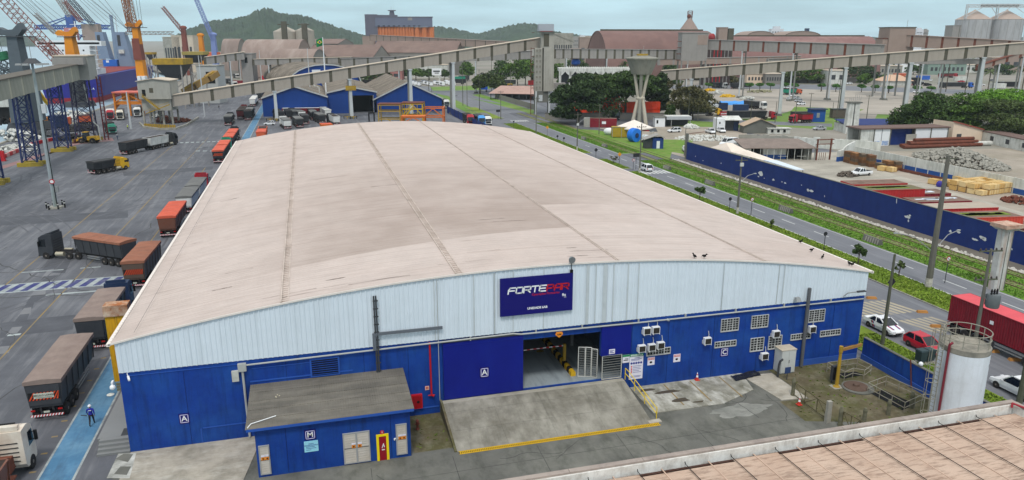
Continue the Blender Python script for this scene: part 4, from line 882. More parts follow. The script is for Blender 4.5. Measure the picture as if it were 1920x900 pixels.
def body_bulk(t,L,paint,tarp,y0=0,z0=1.25,z1=3.4,hw=1.34,lod=0,slope=True,rear=None,sag=.12):
 """tapered bulk body of a tipper or grain trailer, with its cover"""
 b0=hw-.06;e=.5 if slope else .02;q=MB()
 q.hexa([(-b0+.18,y0+.04,z0),(b0-.18,y0+.04,z0),(b0-.18,y0+L-e,z0),(-b0+.18,y0+L-e,z0),(-b0,y0,z1),(b0,y0,z1),(b0,y0+L,z1),(-b0,y0+L,z1)])
 b=q.obj('body',paint,t)
 n=max(3,int(L/1.5));rm=MB()
 for s in(-1,1):
  q=MB()
  for i in range(n+1):
   y=y0+.1+(L-.3)*i/n;q.hexa([(s*(b0-.2),y-.05,z0),(s*(b0-.1),y-.05,z0),(s*(b0-.1),y+.05,z0),(s*(b0-.2),y+.05,z0),(s*b0,y-.05,z1-.02),(s*(b0+.07),y-.05,z1-.02),(s*(b0+.07),y+.05,z1-.02),(s*b0,y+.05,z1-.02)])
  if lod<2:stuff(q.obj('side_rib',paint,b))
 if tarp:
  q=MB();m=9 if lod<2 else 3;nx=7 if lod<2 else 5;W_=hw+.04
  P=[]
  for j in range(m+1):
   y=y0-.05+(L+.1)*j/m;row=[(-W_-.01,y,z1-.28)]
   dip=-.05*(j%2)if lod<2 else 0
   for i in range(nx):
    u=-1+2*i/(nx-1);row.append((u*W_,y,z1+.02+sag*(1-u*u)+dip*(1-u*u)*1.2+random.uniform(-.015,.015)))
   row.append((W_+.01,y,z1-.28));P.append(row)
  for j in range(m):q.strip(P[j],P[j+1])
  q.face([P[0][i]for i in range(nx+2)]);q.face([P[m][i]for i in range(nx+2)][::-1])
  q.obj('tarp',tarp,t,smooth=True)
 else:
  MB().box(-b0+.08,b0-.08,y0+.08,y0+L-.08,z1-.4,z1+.005).obj('load',TARPS['load'],t)
  q=MB()
  for a,b_,c,d in((-b0-.05,b0+.05,y0-.03,y0+.09),(-b0-.05,b0+.05,y0+L-.09,y0+L+.03),(-b0-.05,-b0+.09,y0,y0+L),(b0-.09,b0+.05,y0,y0+L)):q.box(a,b_,c,d,z1-.04,z1+.05)
  q.obj('rim',paint,t)
 if lod<2 and rear is not None:
  MB().box(-b0+.12,b0-.12,y0-.07,y0-.0,z0+.25,z1-.35).obj('rear_panel',paint,t)
 return b
def under(t,L,y0=0,axles=3,lod=0,side_guard=True,nofront=False):
 q=MB()
 for s in(-.45,.45):q.box(s-.08,s+.08,y0+.1,y0+L-.2,.85,1.2)
 for k in range(3):q.box(-.45,.45,y0+.4+k*(L-1)/2,y0+.6+k*(L-1)/2,.9,1.15)
 q.obj('chassis',CHAS,t)
 ys=[y0+1.0+i*1.28 for i in range(axles)]
 wheels(t,ys)
 if lod<2:
  for s in(-1,1):
   q=MB();q.box(s*.92-.24,s*.92+.24,y0+.4,ys[-1]+.6,1.09,1.16);q.box(s*.92-.24,s*.92+.24,y0+.36,y0+.4,.45,1.15);q.obj('mudguard',BLACK,t)
  if side_guard and L>6:
   for s in(-1,1):
    q=MB()
    for z in(.62,.92):q.box(s*1.16-.03,s*1.16+.03,ys[-1]+.9,y0+L-2.2,z,z+.1)
    q.obj('side_guard',STEEL,t)
def rear_lights(t,y0=0,stripe=True):
 if stripe:stripes(t,-1.2,1.2,y0-.04,.48,.66,RED,WHITE,11,'bumper_stripe')
 else:MB().box(-1.2,1.2,y0-.06,y0,.48,.64).obj('bumper',CHAS,t)
 for s in(-1,1):MB().box(s*.98-.16,s*.98+.16,y0-.05,y0,.95,1.08).obj('tail_lamp',LAMPR,t)
 MB().box(-.22,.22,y0-.05,y0-.02,.78,.93).obj('number_plate',SIGNPL,t)
def cab(t,y0,paint,lod=0,high=True):
 """cab-over tractor unit cab: rear wall at y0, looks to +Y"""
 zt=3.55 if high else 2.95;q=MB()
 prof=[(y0,.95),(y0+.3,.55),(y0+2.05,.5),(y0+2.15,.75),(y0+2.12,1.75),(y0+1.88,zt-.45),(y0+1.3,zt-.08),(y0+.9,zt),(y0,zt-.05)]
 q.prism(prof,'x',-1.22,1.22);c=q.obj('cab',paint,t)
 q=MB();q.hexa([(-1.1,y0+2.11,1.72),(1.1,y0+2.11,1.72),(1.1,y0+2.16,1.74),(-1.1,y0+2.16,1.74),(-1.04,y0+1.9,zt-.52),(1.04,y0+1.9,zt-.52),(1.04,y0+1.95,zt-.5),(-1.04,y0+1.95,zt-.5)]);q.obj('windscreen',GLASS,c)
 for s in(-1,1):
  MB().prism([(y0+.95,1.8),(y0+1.95,1.8),(y0+1.78,zt-.7),(y0+.95,zt-.65)],'x',s*1.215-.012,s*1.215+.012).obj('side_window',GLASS,c)
  MB().box(s*1.42-.1,s*1.42+.1,y0+1.75,y0+1.9,1.85,2.6).obj('mirror',BLACK,c)
  if lod<2:
   MB().box(s*.92-.2,s*.92+.2,y0+2.12,y0+2.19,.68,.88).obj('headlight',LAMPW,c)
   q=MB();q.bar((s*1.2,y0+1.8,2.5),(s*1.42,y0+1.82,2.5),.04);q.bar((s*1.2,y0+1.8,1.95),(s*1.42,y0+1.82,1.95),.04);q.obj('mirror_arm',BLACK,c)
 if lod<2:
  MB().box(-.85,.85,y0+2.12,y0+2.18,.95,1.6).obj('grille',BLACK,c);MB().box(-1.2,1.2,y0+2.0,y0+2.22,.42,.66).obj('bumper',DGREY,c)
  MB().hexa([(-1.0,y0+.1,zt-.02),(1.0,y0+.1,zt-.02),(.9,y0+1.2,zt-.02),(-.9,y0+1.2,zt-.02),(-1.0,y0+.1,zt+.32),(1.0,y0+.1,zt+.32),(.8,y0+1.0,zt+.08),(-.8,y0+1.0,zt+.08)]).obj('wind_deflector',paint,c)
  q=MB()
  for z in(1.2,1.55,1.9,2.25,2.6):q.box(-.9,.9,y0-.04,y0,z,z+.06)
  q.obj('rear_rib',CHAS,c)
 return c
def tractor(t,y0,paint,lod=0,high=True,ax=2):
 cab(t,y0+1.2,paint,lod,high);q=MB()
 for s in(-.42,.42):q.box(s-.08,s+.08,y0-2.6,y0+1.4,.75,1.0)
 q.obj('tractor_frame',CHAS,t);ys=[y0+2.3,y0-1.0]+([y0-2.3]if ax>1 else[]);wheels(t,ys)
 if lod<2:
  for s in(-1,1):MB().cyl((s*1.0,y0-.2,.75),(s*1.0,y0+.95,.75),.32,n=12).obj('fuel_tank',CHROME,t)
  MB().lathe((0,y0-1.5,1.0),[(.5,0),(.5,.12),(.1,.14)],12).obj('fifth_wheel',BLACK,t)
def truck(name,label,x,y,rz,bodies,cabp=None,lod=1,group=None,cat='truck',high=True,slope=True,mark=None,stripe=True,z1=3.4,axles=3,hw=1.34,gap=1.0):
 """bodies: list of (length, paint, tarp); rear of the last body at (x, y); looks along +Y turned by rz"""
 t=thing(name,label,cat,(x,y,0),rz,group);yy=0
 for i,(L,p,tp)in enumerate(bodies):
  body_bulk(t,L,PAINTS[p],TARPS[tp]if tp else None,yy,1.25,z1,hw,lod,slope,rear=1);under(t,L,yy,axles,lod)
  if i==0 or lod<1:rear_lights(t,yy,stripe)
  if mark and i==0:
   stripes(t,-1.12,1.12,-.075,1.95,2.62,BLACK,HAZO,9,'hazard_stripe',.6)
   if mark=='text':
    MB().box(-.72,.72,-.115,-.1,2.1,2.55).obj('plate',SIGNPL,t);text('VEÍCULO LONGO',.205,DARK,t,(0,-.12,2.35),FRONT,bold=.004);MB().box(-.6,.6,-.118,-.114,2.16,2.19).obj('text_line',DARK,t)
  yy+=L+gap
 if cabp:tractor(t,yy-.35,PAINTS[cabp],lod,high)
 return t
QG='bulk trucks queueing in the port yard'
t=truck('trailer','grey bulk trailer with an orange striped long vehicle plate beside the walking man',-21.95,62.3,0,[(10.0,'grey','brown')],None,0,QG,'trailer',mark='text',z1=3.55)
q=MB();q.bar((0,10,.9),(0,12.6,.8),.14);q.obj('drawbar',CHAS,t)
truck('bulk_truck','brown covered grey truck with a dark blue cab beside the yellow column',-22.0,76.6,0,[(9.4,'slate','brown')],'navy',0,QG,'truck',z1=3.55)
t=truck('trailer','rust covered trailer with a faded hazard panel just beyond the zebra bars',-21.9,96.2,R(-2),[(9.6,'brown','rust')],None,0,QG,'trailer',mark='plain',z1=3.6)
t=thing('bulk_truck','dark grey lorry with rusty covered trailer turning across the yard','truck',(-24.6,107.3,0),0,QG)
a=math.atan2(31.6-25.2,0);tr=R(52)
e=bpy.data.objects.new('trailer',None);SC.collection.objects.link(e);e.parent=t;e.location=(0,0,0);e.rotation_euler=(0,0,tr)
body_bulk(e,9.0,PAINTS['grey'],TARPS['rust'],0,1.3,3.5,1.34,0,True,rear=1);under(e,9.0,0,3,0);rear_lights(e,0,False)
e2=bpy.data.objects.new('tractor',None);SC.collection.objects.link(e2);e2.parent=t;p=Vector((-24.6,107.3,0));k=Vector((-33.2,113.9,0))-p;e2.location=k;e2.rotation_euler=(0,0,R(72))
tractor(e2,1.0,PAINTS['slate'],0)
truck('box_truck','orange covered trailer truck between the white trailers and the roof edge',-22.05,121.6,0,[(11.6,'rust','orange')],None,0,QG,'trailer',slope=False,z1=3.45)
truck('bulk_truck','white double trailer truck with grey covers and a red cab',-21.9,138.2,R(-1),[(9.2,'white','grey'),(9.2,'white','grey')],'red',0,QG,'truck',z1=3.2)
truck('bulk_truck','orange covered double trailer truck with a green cab, nearest of two alike',-21.9,195.2,0,[(9.6,'black','orange'),(9.6,'black','orange')],'green',1,QG,'truck',mark='plain',z1=3.3)
truck('bulk_truck','orange covered double trailer truck with a dark cab, farther of two alike',-21.9,222.5,0,[(9.6,'slate','orange'),(9.6,'slate','orange')],'black',1,QG,'truck',z1=3.3)
p=G(471,262);truck('bulk_truck','short orange truck with a half open load beside the roof corner',-13.6,p.y-8,0,[(8.0,'orange','orange'),(6.5,'orange',None)],None,1,QG,'truck',z1=3.2)
p=G(428,236);truck('bulk_truck','grey covered truck standing alone on the open yard beyond the orange trailers',p.x,p.y,0,[(9,'black','grey')],'black',1,QG,'truck')
p=G(446,224);truck('bulk_truck','maroon covered truck in the queue left of the blue walkway',p.x+1,p.y,0,[(9.5,'maroon','load'),(9.5,'maroon','load')],'maroon',1,QG,'truck')
p=G(465,226);truck('bulk_truck','black open truck right beside the blue walkway ahead of the grey covered one',p.x,p.y,0,[(9,'black',None),(9,'black','grey')],'black',1,QG,'truck')
p=G(474,200);truck('bulk_truck','white covered truck far up the queue under the conveyor',p.x,p.y,0,[(9,'white','white'),(9,'white','white')],'white',2,QG,'truck')
p=G(487,188);truck('bulk_truck','dark covered truck at the far head of the queue',p.x,p.y,0,[(9,'black','dark'),(9,'black','grey')],'black',2,QG,'truck')
p=G(188,326);truck('dump_truck','small yellow dump truck with an arched dark cover on the open yard',p.x-1.5,p.y-1,R(-38),[(5.6,'black','dark')],'yellow',1,None,'truck',high=False,axles=2,gap=.6,z1=3.0)
p=G(232,291);truck('bulk_truck','dark open truck with white middle trailer crossing the yard by the transfer house',p.x,p.y,R(-27),[(8.5,'black',None),(8.0,'white',None)],'black',1,None,'truck',z1=3.3)
t=thing('lorry','dirty white lorry cab with a roof hatch cut off by the left edge','truck',(-22.05,45.9,0))
PW2=mat('dusty_white_cab',(222,214,200),.55,.08,.8,dirt=(176,142,118),damt=.6,dscale=.45)
c=cab(t,8.0,PW2,0);MB().box(-.5,.5,8.6,9.3,3.56,3.62).obj('roof_hatch',DARK,c)
q=MB()
for s in(-.7,-.35):q.cyl((s,7.94,1.3),(s,7.94,3.4),.03,n=5)
for i in range(6):q.bar((-.7,7.93,1.5+i*.32),(-.35,7.93,1.5+i*.32),.03)
q.obj('ladder',CHAS,c)
q=MB()
for s in(-.42,.42):q.box(s-.09,s+.09,1.5,8.2,.8,1.05)
q.obj('frame',RUST,t);wheels(t,[9.1,5.2,3.9]);MB().frus((0,4.5),1.25,1.6,1.12,(0,4.5),1.25,1.6,1.25).obj('mudguard',RUST,t)
body_bulk(t,6.4,PAINTS['rust'],None,-1.0,1.3,2.9,1.3,0,True);MB().box(-.6,.6,6.9,7.7,.9,1.9).obj('tank',RUST,t)
def car(name,label,x,y,rz,paint,kind='hatch',group=None,lod=0,cat='car',stripe=False):
 t=thing(name,label,cat,(x,y,0),rz,group);P=PAINTS.get(paint)or paint
 L,W,hz={'hatch':(4.1,1.72,1.5),'sedan':(4.4,1.74,1.45),'suv':(4.5,1.82,1.68),'pickup':(5.2,1.85,1.75),'van':(5.6,2.0,2.4)}[kind]
 l=L/2;w=W/2
 if kind=='van':st=[(-l,.5,1.0),(-l+.05,.35,2.2),(l-1.3,.35,1.5),(l-.3,.35,1.1),(l,.45,.75)]
 elif kind=='pickup':st=[(-l,.55,.95),(-l+.06,.42,1.05),(l-1.5,.42,1.05),(l-.3,.42,.98),(l,.5,.7)]
 else:st=[(-l,.5,.72),(-l+.12,.32,.95 if kind!='sedan' else .98),(-l+1.0,.28,.96),(l-1.3,.28,.94),(l-.35,.3,.78),(l,.42,.6)]
 q=MB();rows=[]
 for i,(yy,zb,zt)in enumerate(st):
  ww=w*(.86 if i in(0,len(st)-1)else 1.0);rows.append([(-ww*.94,yy,zb),(-ww,yy,(zb+zt)/2),(-ww*.93,yy,zt),(ww*.93,yy,zt),(ww,yy,(zb+zt)/2),(ww*.94,yy,zb)])
 for a,b in zip(rows,rows[1:]):
  for k in range(6):q.face([a[k],a[(k+1)%6],b[(k+1)%6],b[k]])
 q.face(rows[0]);q.face(rows[-1][::-1])
 b=q.obj('body',P,t,smooth=True)
 z0=st[1][2]-.03
 y0,y1,y2,y3={'hatch':(-l+.1,-l+.65,.1,1.0),'suv':(-l+.08,-l+.45,.2,1.1),'sedan':(-l+.75,-l+1.4,.15,1.05),'pickup':(-.55,-.3,.75,1.45),'van':(-l+.08,-l+.2,1.2,1.9)}[kind]
 if kind=='van':z0=1.35
 q=MB();a=w*.92;c=w*.74
 q.hexa([(-a,y0,z0),(a,y0,z0),(a,y3,z0),(-a,y3,z0),(-c,y1,hz-.03),(c,y1,hz-.03),(c,y2,hz-.03),(-c,y2,hz-.03)]);gl=q.obj('windows',GLASS,t)
 q=MB();q.hexa([(-c-.02,y1-.04,hz-.06),(c+.02,y1-.04,hz-.06),(c+.02,y2+.05,hz-.06),(-c-.02,y2+.05,hz-.06),(-c+.1,y1+.1,hz+.01),(c-.1,y1+.1,hz+.01),(c-.1,y2-.1,hz+.01),(-c+.1,y2-.1,hz+.01)]);q.obj('roof',P,t)
 q=MB()
 for s in(-1,1):
  for(ya,yb)in((y0,y1),(y3,y2),((y0+y3)/2-.1,(y1+y2)/2-.1)):q.bar((s*(a+.005),ya,z0),(s*(c+.01),yb,hz-.03),.09,.09)
 q.obj('pillars',P,t)
 for yy in(-l*.58,l*.62):
  for s in(-1,1):link('wheel',wheel_mesh(.33,.2),t,(s*(w-.08),yy,.33))
 for s in(-1,1):
  MB().box(s*w*.62-.16,s*w*.62+.16,l-.16,l-.02,.56,.7).obj('headlight',LAMPW,t);MB().box(s*w*.7-.12,s*w*.7+.12,-l-.01,-l+.1,.62,.86 if kind!='pickup' else .95).obj('tail_lamp',LAMPR,t)
  if lod<1:MB().box(s*(w+.06)-.07,s*(w+.06)+.07,y3-.35,y3-.2,.92,1.05).obj('mirror',P,t)
 MB().box(-w*.5,w*.5,l-.04,l+.015,.36,.5).obj('grille',BLACK,t)
 if kind=='pickup':MB().box(-w*.82,w*.82,-l+.12,-.65,.7,1.06).obj('load_bed',DARK,t)
 if stripe:
  for xo,m_ in((-.5,RED),(-.38,SIGNB),(.38,SIGNB),(.5,RED)):MB().bar((xo,l-1.28,.955),(xo*.9,l-.33,.8),.07,.02).obj('bonnet_stripe',m_,t)
  for s in(-1,1):
   for k,m_ in((0,RED),(.14,SIGNB),(-.14,DARK)):MB().bar((s*(w+.004),-.45+k,.34),(s*(w*.96+.004),-.8+k,.93),.012,.09,up=(0,1,0)).obj('side_stripe',m_,t)
 return t
CARW=mat('white_car_paint',(226,228,230),.3,.03,1,spec=.5);CARR=mat('red_car_paint',(186,22,46),.3,.04,1,spec=.5);CARS=mat('silver_car_paint',(168,172,178),.3,.04,1,spec=.5);CARB=mat('dark_car_paint',(44,48,56),.3,.05,1,spec=.5)
car('car','white sedan with red and blue stripes parked outside the low wall',57.6,60.6,R(180),CARW,'sedan',stripe=True)
car('car','bright red hatchback parked behind the bins outside the low wall',57.75,55.2,R(180),CARR,'hatch')
p=G(1898,735);car('car','silver white hatchback at the right edge beside the dark pole',58.3,45.3,R(0),CARW,'suv')
p=G(1211,322);car('car','white hatchback driving on the avenue by the zebra crossing',76.0,p.y+1.5,R(0),CARW,'suv',lod=1)
p=G(506,235);car('car','white car seen side on beyond the far left corner of the roof',p.x,p.y+.8,R(80),CARW,'hatch',lod=1)
CG='cars on the dirt clearing'
for(px,py),rz,pa,kd,lab in(((1264,248),88,CARW,'suv','white car seen side on in front of the open shed'),((1332,250),175,CARW,'pickup','white pickup left of two by the white cabin'),((1351,248),170,CARW,'pickup','white pickup right of two by the white cabin'),((1286,284),160,CARW,'hatch','white car half hidden at the left end of the blue wall'),((1366,274),100,CARW,'van','white van roof showing behind the peak of the pale awning'),((1536,244),80,CARS,'sedan','silver car behind the ruined yard wall'),((1598,224),90,CARS,'sedan','silver car behind the white column with a ladder'),((1614,329),95,CARW,'pickup','white pickup inside the storage yard behind the red containers')):
 p=G(px,py);car('car',lab,p.x,p.y,R(rz),pa,kd,CG if px<1400 else None,lod=1)
LG='cars parked on the open lot'
for(px,py),rz,pa,lab in(((1485,181),120,CARW,'white car farthest of the row on the open lot'),((1492,186),100,CARW,'second white car of the row on the open lot'),((1497,191),100,CARS,'silver car third in the row on the open lot'),((1502,197),95,CARW,'white car nearest of the row on the open lot'),((1478,188),150,CARW,'white car at the left of the row on the open lot'),((1424,200),60,CARB,'dark car lying left of the white lorry cab on the lot'),((1404,191),85,CARS,'pale car at the end of the blue tarpaulin'),((1572,166),60,CARS,'silver car behind the third conveyor column'),((1592,158),90,CARW,'white car right of the third conveyor column'),((1718,174),95,CARW,'white car on the lot road beside the dark blue one'),((1735,175),95,CARB,'dark blue car on the lot road beside the white one'),((1475,166),100,CARW,'white car between two clipped trees'),((1330,158),90,CARW,'white car below the start of the right conveyor')):
 p=G(px,py);car('car',lab,p.x,p.y,R(rz),pa,'hatch',LG,lod=1)
def container(t,L,z,m,W_=2.44,hh=2.6,y0=0,roofm=None,n=None):
 q=MB();n=n or int(L/.28);P=[]
 for s in(-1,1):
  lo=[];hi=[]
  for i in range(n+1):
   for dy,dx in((0,0),(.35,0),(.5,-.04),(.85,-.04)):
    y=y0+.06+(L-.12)*min(1,(i+dy)/n);lo.append((s*(W_/2+dx),y,z+.12));hi.append((s*(W_/2+dx),y,z+hh-.1))
  q.strip(lo,hi)
 stuff(q.obj('side_sheet',m,t));q=MB()
 for a,b,c,d in((-W_/2-.01,W_/2+.01,y0,y0+.08),(-W_/2-.01,W_/2+.01,y0+L-.08,y0+L)):
  q.box(a,b,c,d,z,z+hh)
 for s in(-1,1):
  q.box(s*W_/2-.05,s*W_/2+.02,y0,y0+L,z-.01,z+.13);q.box(s*W_/2-.05,s*W_/2+.02,y0,y0+L,z+hh-.1,z+hh+.01)
 q.obj('frame',m,t)
 MB().box(-W_/2+.03,W_/2-.03,y0+.04,y0+L-.04,z+hh-.05,z+hh+.005).obj('roof',roofm or m,t)
 q=MB()
 for x in(-.62,-.2,.2,.62):q.cyl((x,y0-.03,z+.15),(x,y0-.03,z+hh-.15),.02,n=5)
 q.obj('lock_rods',STEEL,t)
CRED=mat('dark_red_container',(126,22,38),.6,.08,.7,dirt=(96,24,34),damt=.6,dscale=.5,streak=(146,44,54),samt=.4,sdir=(2,2,.3));CROOF=mat('faded_red_roof',(212,84,92),.7,.08,.6,dirt=(182,72,80),damt=.5,dscale=.5)
t=thing('container_lorry','dark red container on a lorry driving off behind the white tank','container lorry',(65.0,58.6,0),R(180));container(t,12.2,1.3,CRED,roofm=CROOF,hh=2.75);under(t,12.2,0,3,0);rear_lights(t,0);MB().box(-1.28,-1.25,5.6,6.0,2.75,3.1).obj('label',WHITE,t);MB().box(1.225,1.26,4.9,5.3,2.75,3.1).obj('label',WHITE,t);tractor(t,11.6,PAINTS['red'],0)
def facing(name,label,px,py,rz,paint,bodies,lod=1,cat='truck',group=None,high=True):
 """a truck whose front stands at that pixel"""
 L=sum(b[0]+1.0 for b in bodies)+3.0;d=Vector((-math.sin(R(rz)),math.cos(R(rz)),0));p=G(px,py)-d*L
 return truck(name,label,p.x,p.y,R(rz),bodies,paint,lod,group,cat,high)
facing('truck','bright green cab truck beside the wheel loader',212,252,200,'green',[(5.0,'slate',None)],high=False)
facing('truck','white cab truck with a dark trailer coming out from under the orange portal',226,226,190,'cream',[(9,'black','dark')])
facing('truck','white cab truck waiting under the right bay of the orange portal',258,220,184,'white',[(9,'black','dark')])
facing('truck','red and white cab truck left of the orange portal',208,226,192,'red',[(8,'white','white')])
facing('truck','white cab truck parked under the stairs of the transfer house',288,222,175,'white',[(8,'slate','dark')])
facing('truck','orange red lorry behind the blue lattice towers',122,236,100,'orange',[(5,'orange',None)],high=False)
t=thing('wheel_loader','yellow wheel loader with its bucket down beside the blue lattice tower','wheel loader',tuple(G(166,268)),R(75))
LY=mat('loader_yellow',(222,170,30),.6,.12,1.5,dirt=(130,100,50),damt=.5,dscale=.8)
MB().prism([(-3.2,1.0),(-.2,.9),(-.2,2.0),(-3.0,2.1)],'x',-.9,.9).obj('engine_body',LY,t);MB().frus((0,.5),.8,.8,1.0,(0,.4),.72,.6,3.2).obj('cab',GLASS,t);MB().box(-.82,.82,-.3,1.1,3.2,3.32).obj('cab_roof',LY,t)
for s in(-1,1):MB().prism([(.8,1.7),(1.2,2.0),(3.4,1.0),(3.6,.5),(3.2,.55),(.9,1.4)],'x',s*.6-.1,s*.6+.1).obj('lift_arm',LY,t)
MB().prism([(3.3,.1),(4.5,.1),(4.6,.25),(3.6,.4),(3.5,1.3),(3.2,1.2)],'x',-1.5,1.5).obj('bucket',RUST,t)
for yy in(-1.9,1.4):
 for s in(-1,1):link('wheel',wheel_mesh(.8,.55),t,(s*1.15,yy,.8))
PG='trucks parked below the blue sheds'
PT=[((540,243),'white','grey','white side truck with a grey cover nearest the roof edge'),((563,240),'black','grey','grey covered truck second from the left nearest the roof edge'),((528,226),'black','dark','dark humped truck beside the left concrete column'),((543,224),'black','dark','second dark truck from the left concrete column'),((556,224),'slate','grey','third truck from the left concrete column'),((568,226),'black','grey','fourth truck from the left concrete column, grey cover'),((574,234),'black','dark','dark truck with a low cover behind the nearest grey ones'),((590,226),'slate','grey','grey truck below the middle of the red container'),((605,232),'black','grey','grey covered truck below the right end of the red container'),((616,222),'white','white','white topped truck right of the red container'),((632,236),'white','dark','white open truck nearest the middle concrete column')]
base=None
for i,((px,py),p_,tp,lab)in enumerate(PT):
 p=G(px,py);truck('parked_truck',lab,p.x,p.y,R(random.uniform(-4,4)+8),[(8.5,p_,tp if i!=10 else None)],'white' if i%3==0 else 'black',2,PG,'truck',z1=3.3,hw=1.3)
p=G(612,243);t=thing('skip','orange steel bin showing over the roof edge beside the dark truck','bin',(p.x,p.y,0),R(8));MB().frus((0,0),1.6,2,.2,(0,0),1.9,2.3,2.0).obj('bin',ORANGE,t);MB().box(-1.7,1.7,-2.1,2.1,1.9,2.06).obj('lid',TARPS['orange'],t);MB().box(-1.5,1.5,-2,2,0,.2).obj('skid',CHAS,t)
p=G(600,217.5);t=thing('container','long dark red container with a white rim below the left blue shed','container',(p.x,p.y,0),R(82));container(t,14.5,.3,CRED,hh=3.0,roofm=WHITE,n=24)
facing('truck','magenta red cab truck on the service road beyond the roof',883,236,176,'red',[(9,'black',None)])
facing('truck','light blue cab truck on the service road beyond the roof',904,238,176,'sky',[(8,'slate','dark')],high=True)
facing('truck','white cab truck right beside the light blue one',916,236,176,'white',[(8,'slate','grey')],high=False)
facing('truck','white cab truck beside the tall conveyor column',838,204,176,'white',[(9,'black','dark')])
facing('truck','yellow cab truck left of the tall conveyor column',822,197,176,'yellow',[(8,'slate','dark')])
facing('truck','yellow cab truck by the roundabout behind the red roofed shed',958,168,195,'yellow',[(7,'slate','grey')],2)
facing('truck','dark blue truck crossing left of the yellow one at the roundabout',922,164,260,'navy',[(8,'navy','dark')],2)
facing('truck','yellow cab lorry with a long black body beside the second right column',1352,217,262,'yellow',[(13,'black','dark')],1,high=False)
p=G(1357,219);t=thing('banner','dark red banner board with white lettering by the yellow cab','banner',(p.x,p.y-1,0),R(-10));MB().box(-2.2,2.2,-.06,.06,.6,2.2).obj('board',PAINTS['red'],t);q=MB();q.box(-1.9,-1.8,-.05,.05,0,.6);q.box(1.8,1.9,-.05,.05,0,.6);q.obj('leg',DGREY,t);q=MB()
for i in range(7):q.box(-1.8+i*.52,-1.45+i*.52,-.075,-.06,1.1,1.6)
q.obj('lettering',WHITE,t)
facing('truck','red cab lorry with a long black trailer on the truck road',1453,224,262,'red',[(15,'black','dark')],1,high=False)
facing('truck','small red box truck left of the blue kiosk',1482,231,95,'red',[(5,'red','load')],1,high=False)
facing('truck','bright blue cab truck in front of the blue kiosk',1540,226,262,'blue',[(8,'black','dark')],1,high=False)
facing('truck','white cab lorry parked on the lot left of the second right column',1434,206,190,'white',[(8,'slate','grey')],2)
facing('truck','white cab tipped lorry behind the first right column',1362,166,200,'white',[(7,'slate','dark')],2)
facing('truck','black and white truck by the red shed in front of the big dark trees',1157,226,190,'black',[(6,'white',None)],1)
p=G(1495,178);truck('truck','green truck with an orange tail on the open lot',p.x-7,p.y+2,R(-80),[(8,'green','load')],'orange',2,None,'truck',high=False)
p=G(1395,166);truck('truck','long dark lorry parked behind the clipped trees',p.x-9,p.y,R(-85),[(15,'black','dark')],None,2,None,'trailer')
p=G(1760,165);truck('truck','long black trailer with a blue cab behind the right trees',p.x,p.y,R(-105),[(17,'black','dark')],'blue',2,None,'truck')
p=G(1690,147);truck('truck','orange container truck far behind the fourth right column',p.x-2,p.y+6,R(-95),[(10,'orange','orange')],'white',2,None,'truck')
p=G(1760,146);truck('truck','maroon trailer far behind the palms',p.x,p.y,R(-95),[(12,'maroon','load')],'red',2,None,'truck')
bw=thing('blue_wall','long peeling navy blue wall beside the railway','wall',(93.4,110,0))
MB().box(93.25,93.55,36,171,0,4.5).obj('wall',NAVYW,bw,W=True)
PEEL=mat('bare_plaster',(216,218,218),.9,.1,3)
def peel(px,py,a,b,seed):
 rr=random.Random(seed);d=ray(px,py);p=_C+d*(93.23/d[0]);n=14
 pts=[(93.235,p[1]+a*math.cos(t)*rr.uniform(.5,1.2),max(.1,p[2]+b*math.sin(t)*rr.uniform(.5,1.2)))for t in[i*2*math.pi/n for i in range(n)]]
 MB().face(pts).obj('peeled_patch',PEEL,bw,W=True)
for i,(px,py,a,b)in enumerate(((1426,325,1.1,.7),(1422,331,.5,.2),(1450,337,.5,.35),(1466,341,.3,.15),(1472,343,.6,.2),(1515,357,.5,.45),(1521,358,1.0,.3),(1546,368,.15,.3),(1304,293,.25,.2),(1318,301,.3,.15),(1352,306,.2,.2),(1681,377,.12,.8),(1702,407,1.1,.35),(1706,404,.35,.3),(1703,414,.25,.3),(1782,434,.35,.3),(1797,435,.5,.3),(1828,449,.7,.25),(1841,445,.9,.3),(1846,449,.6,.3),(1885,464,.4,.15),(1897,467,.2,.2),(1433,334,.2,.15),(1503,347,.2,.15),(1537,307,.0,.0))):
 if a>0:peel(px,py,a*.8,b*.8,i)
MB().box(93.2,93.6,36,171,4.5,4.56).obj('wall_top',CONCD,bw,W=True)
MB().box(93.15,93.65,170.8,171.4,0,6.6).obj('pillar',CONCD,bw,W=True);MB().bar((93.4,171,6.5),(101,176,6.2),.14).obj('cross_pipe',RUST,bw,W=True)
q=MB()
for i in range(900):
 y=40+132*random.random();x=89.75+random.random()*.8;s=.1+random.random()*.16;h=s*(.5+random.random());q.frus((x,y),s,s*.8,.01,(x+random.uniform(-.05,.05),y),s*.5,s*.4,h)
o=q.obj('broken_stones',mat('pale_broken_stone',(196,192,184),.9,.3,4));stuff(o)
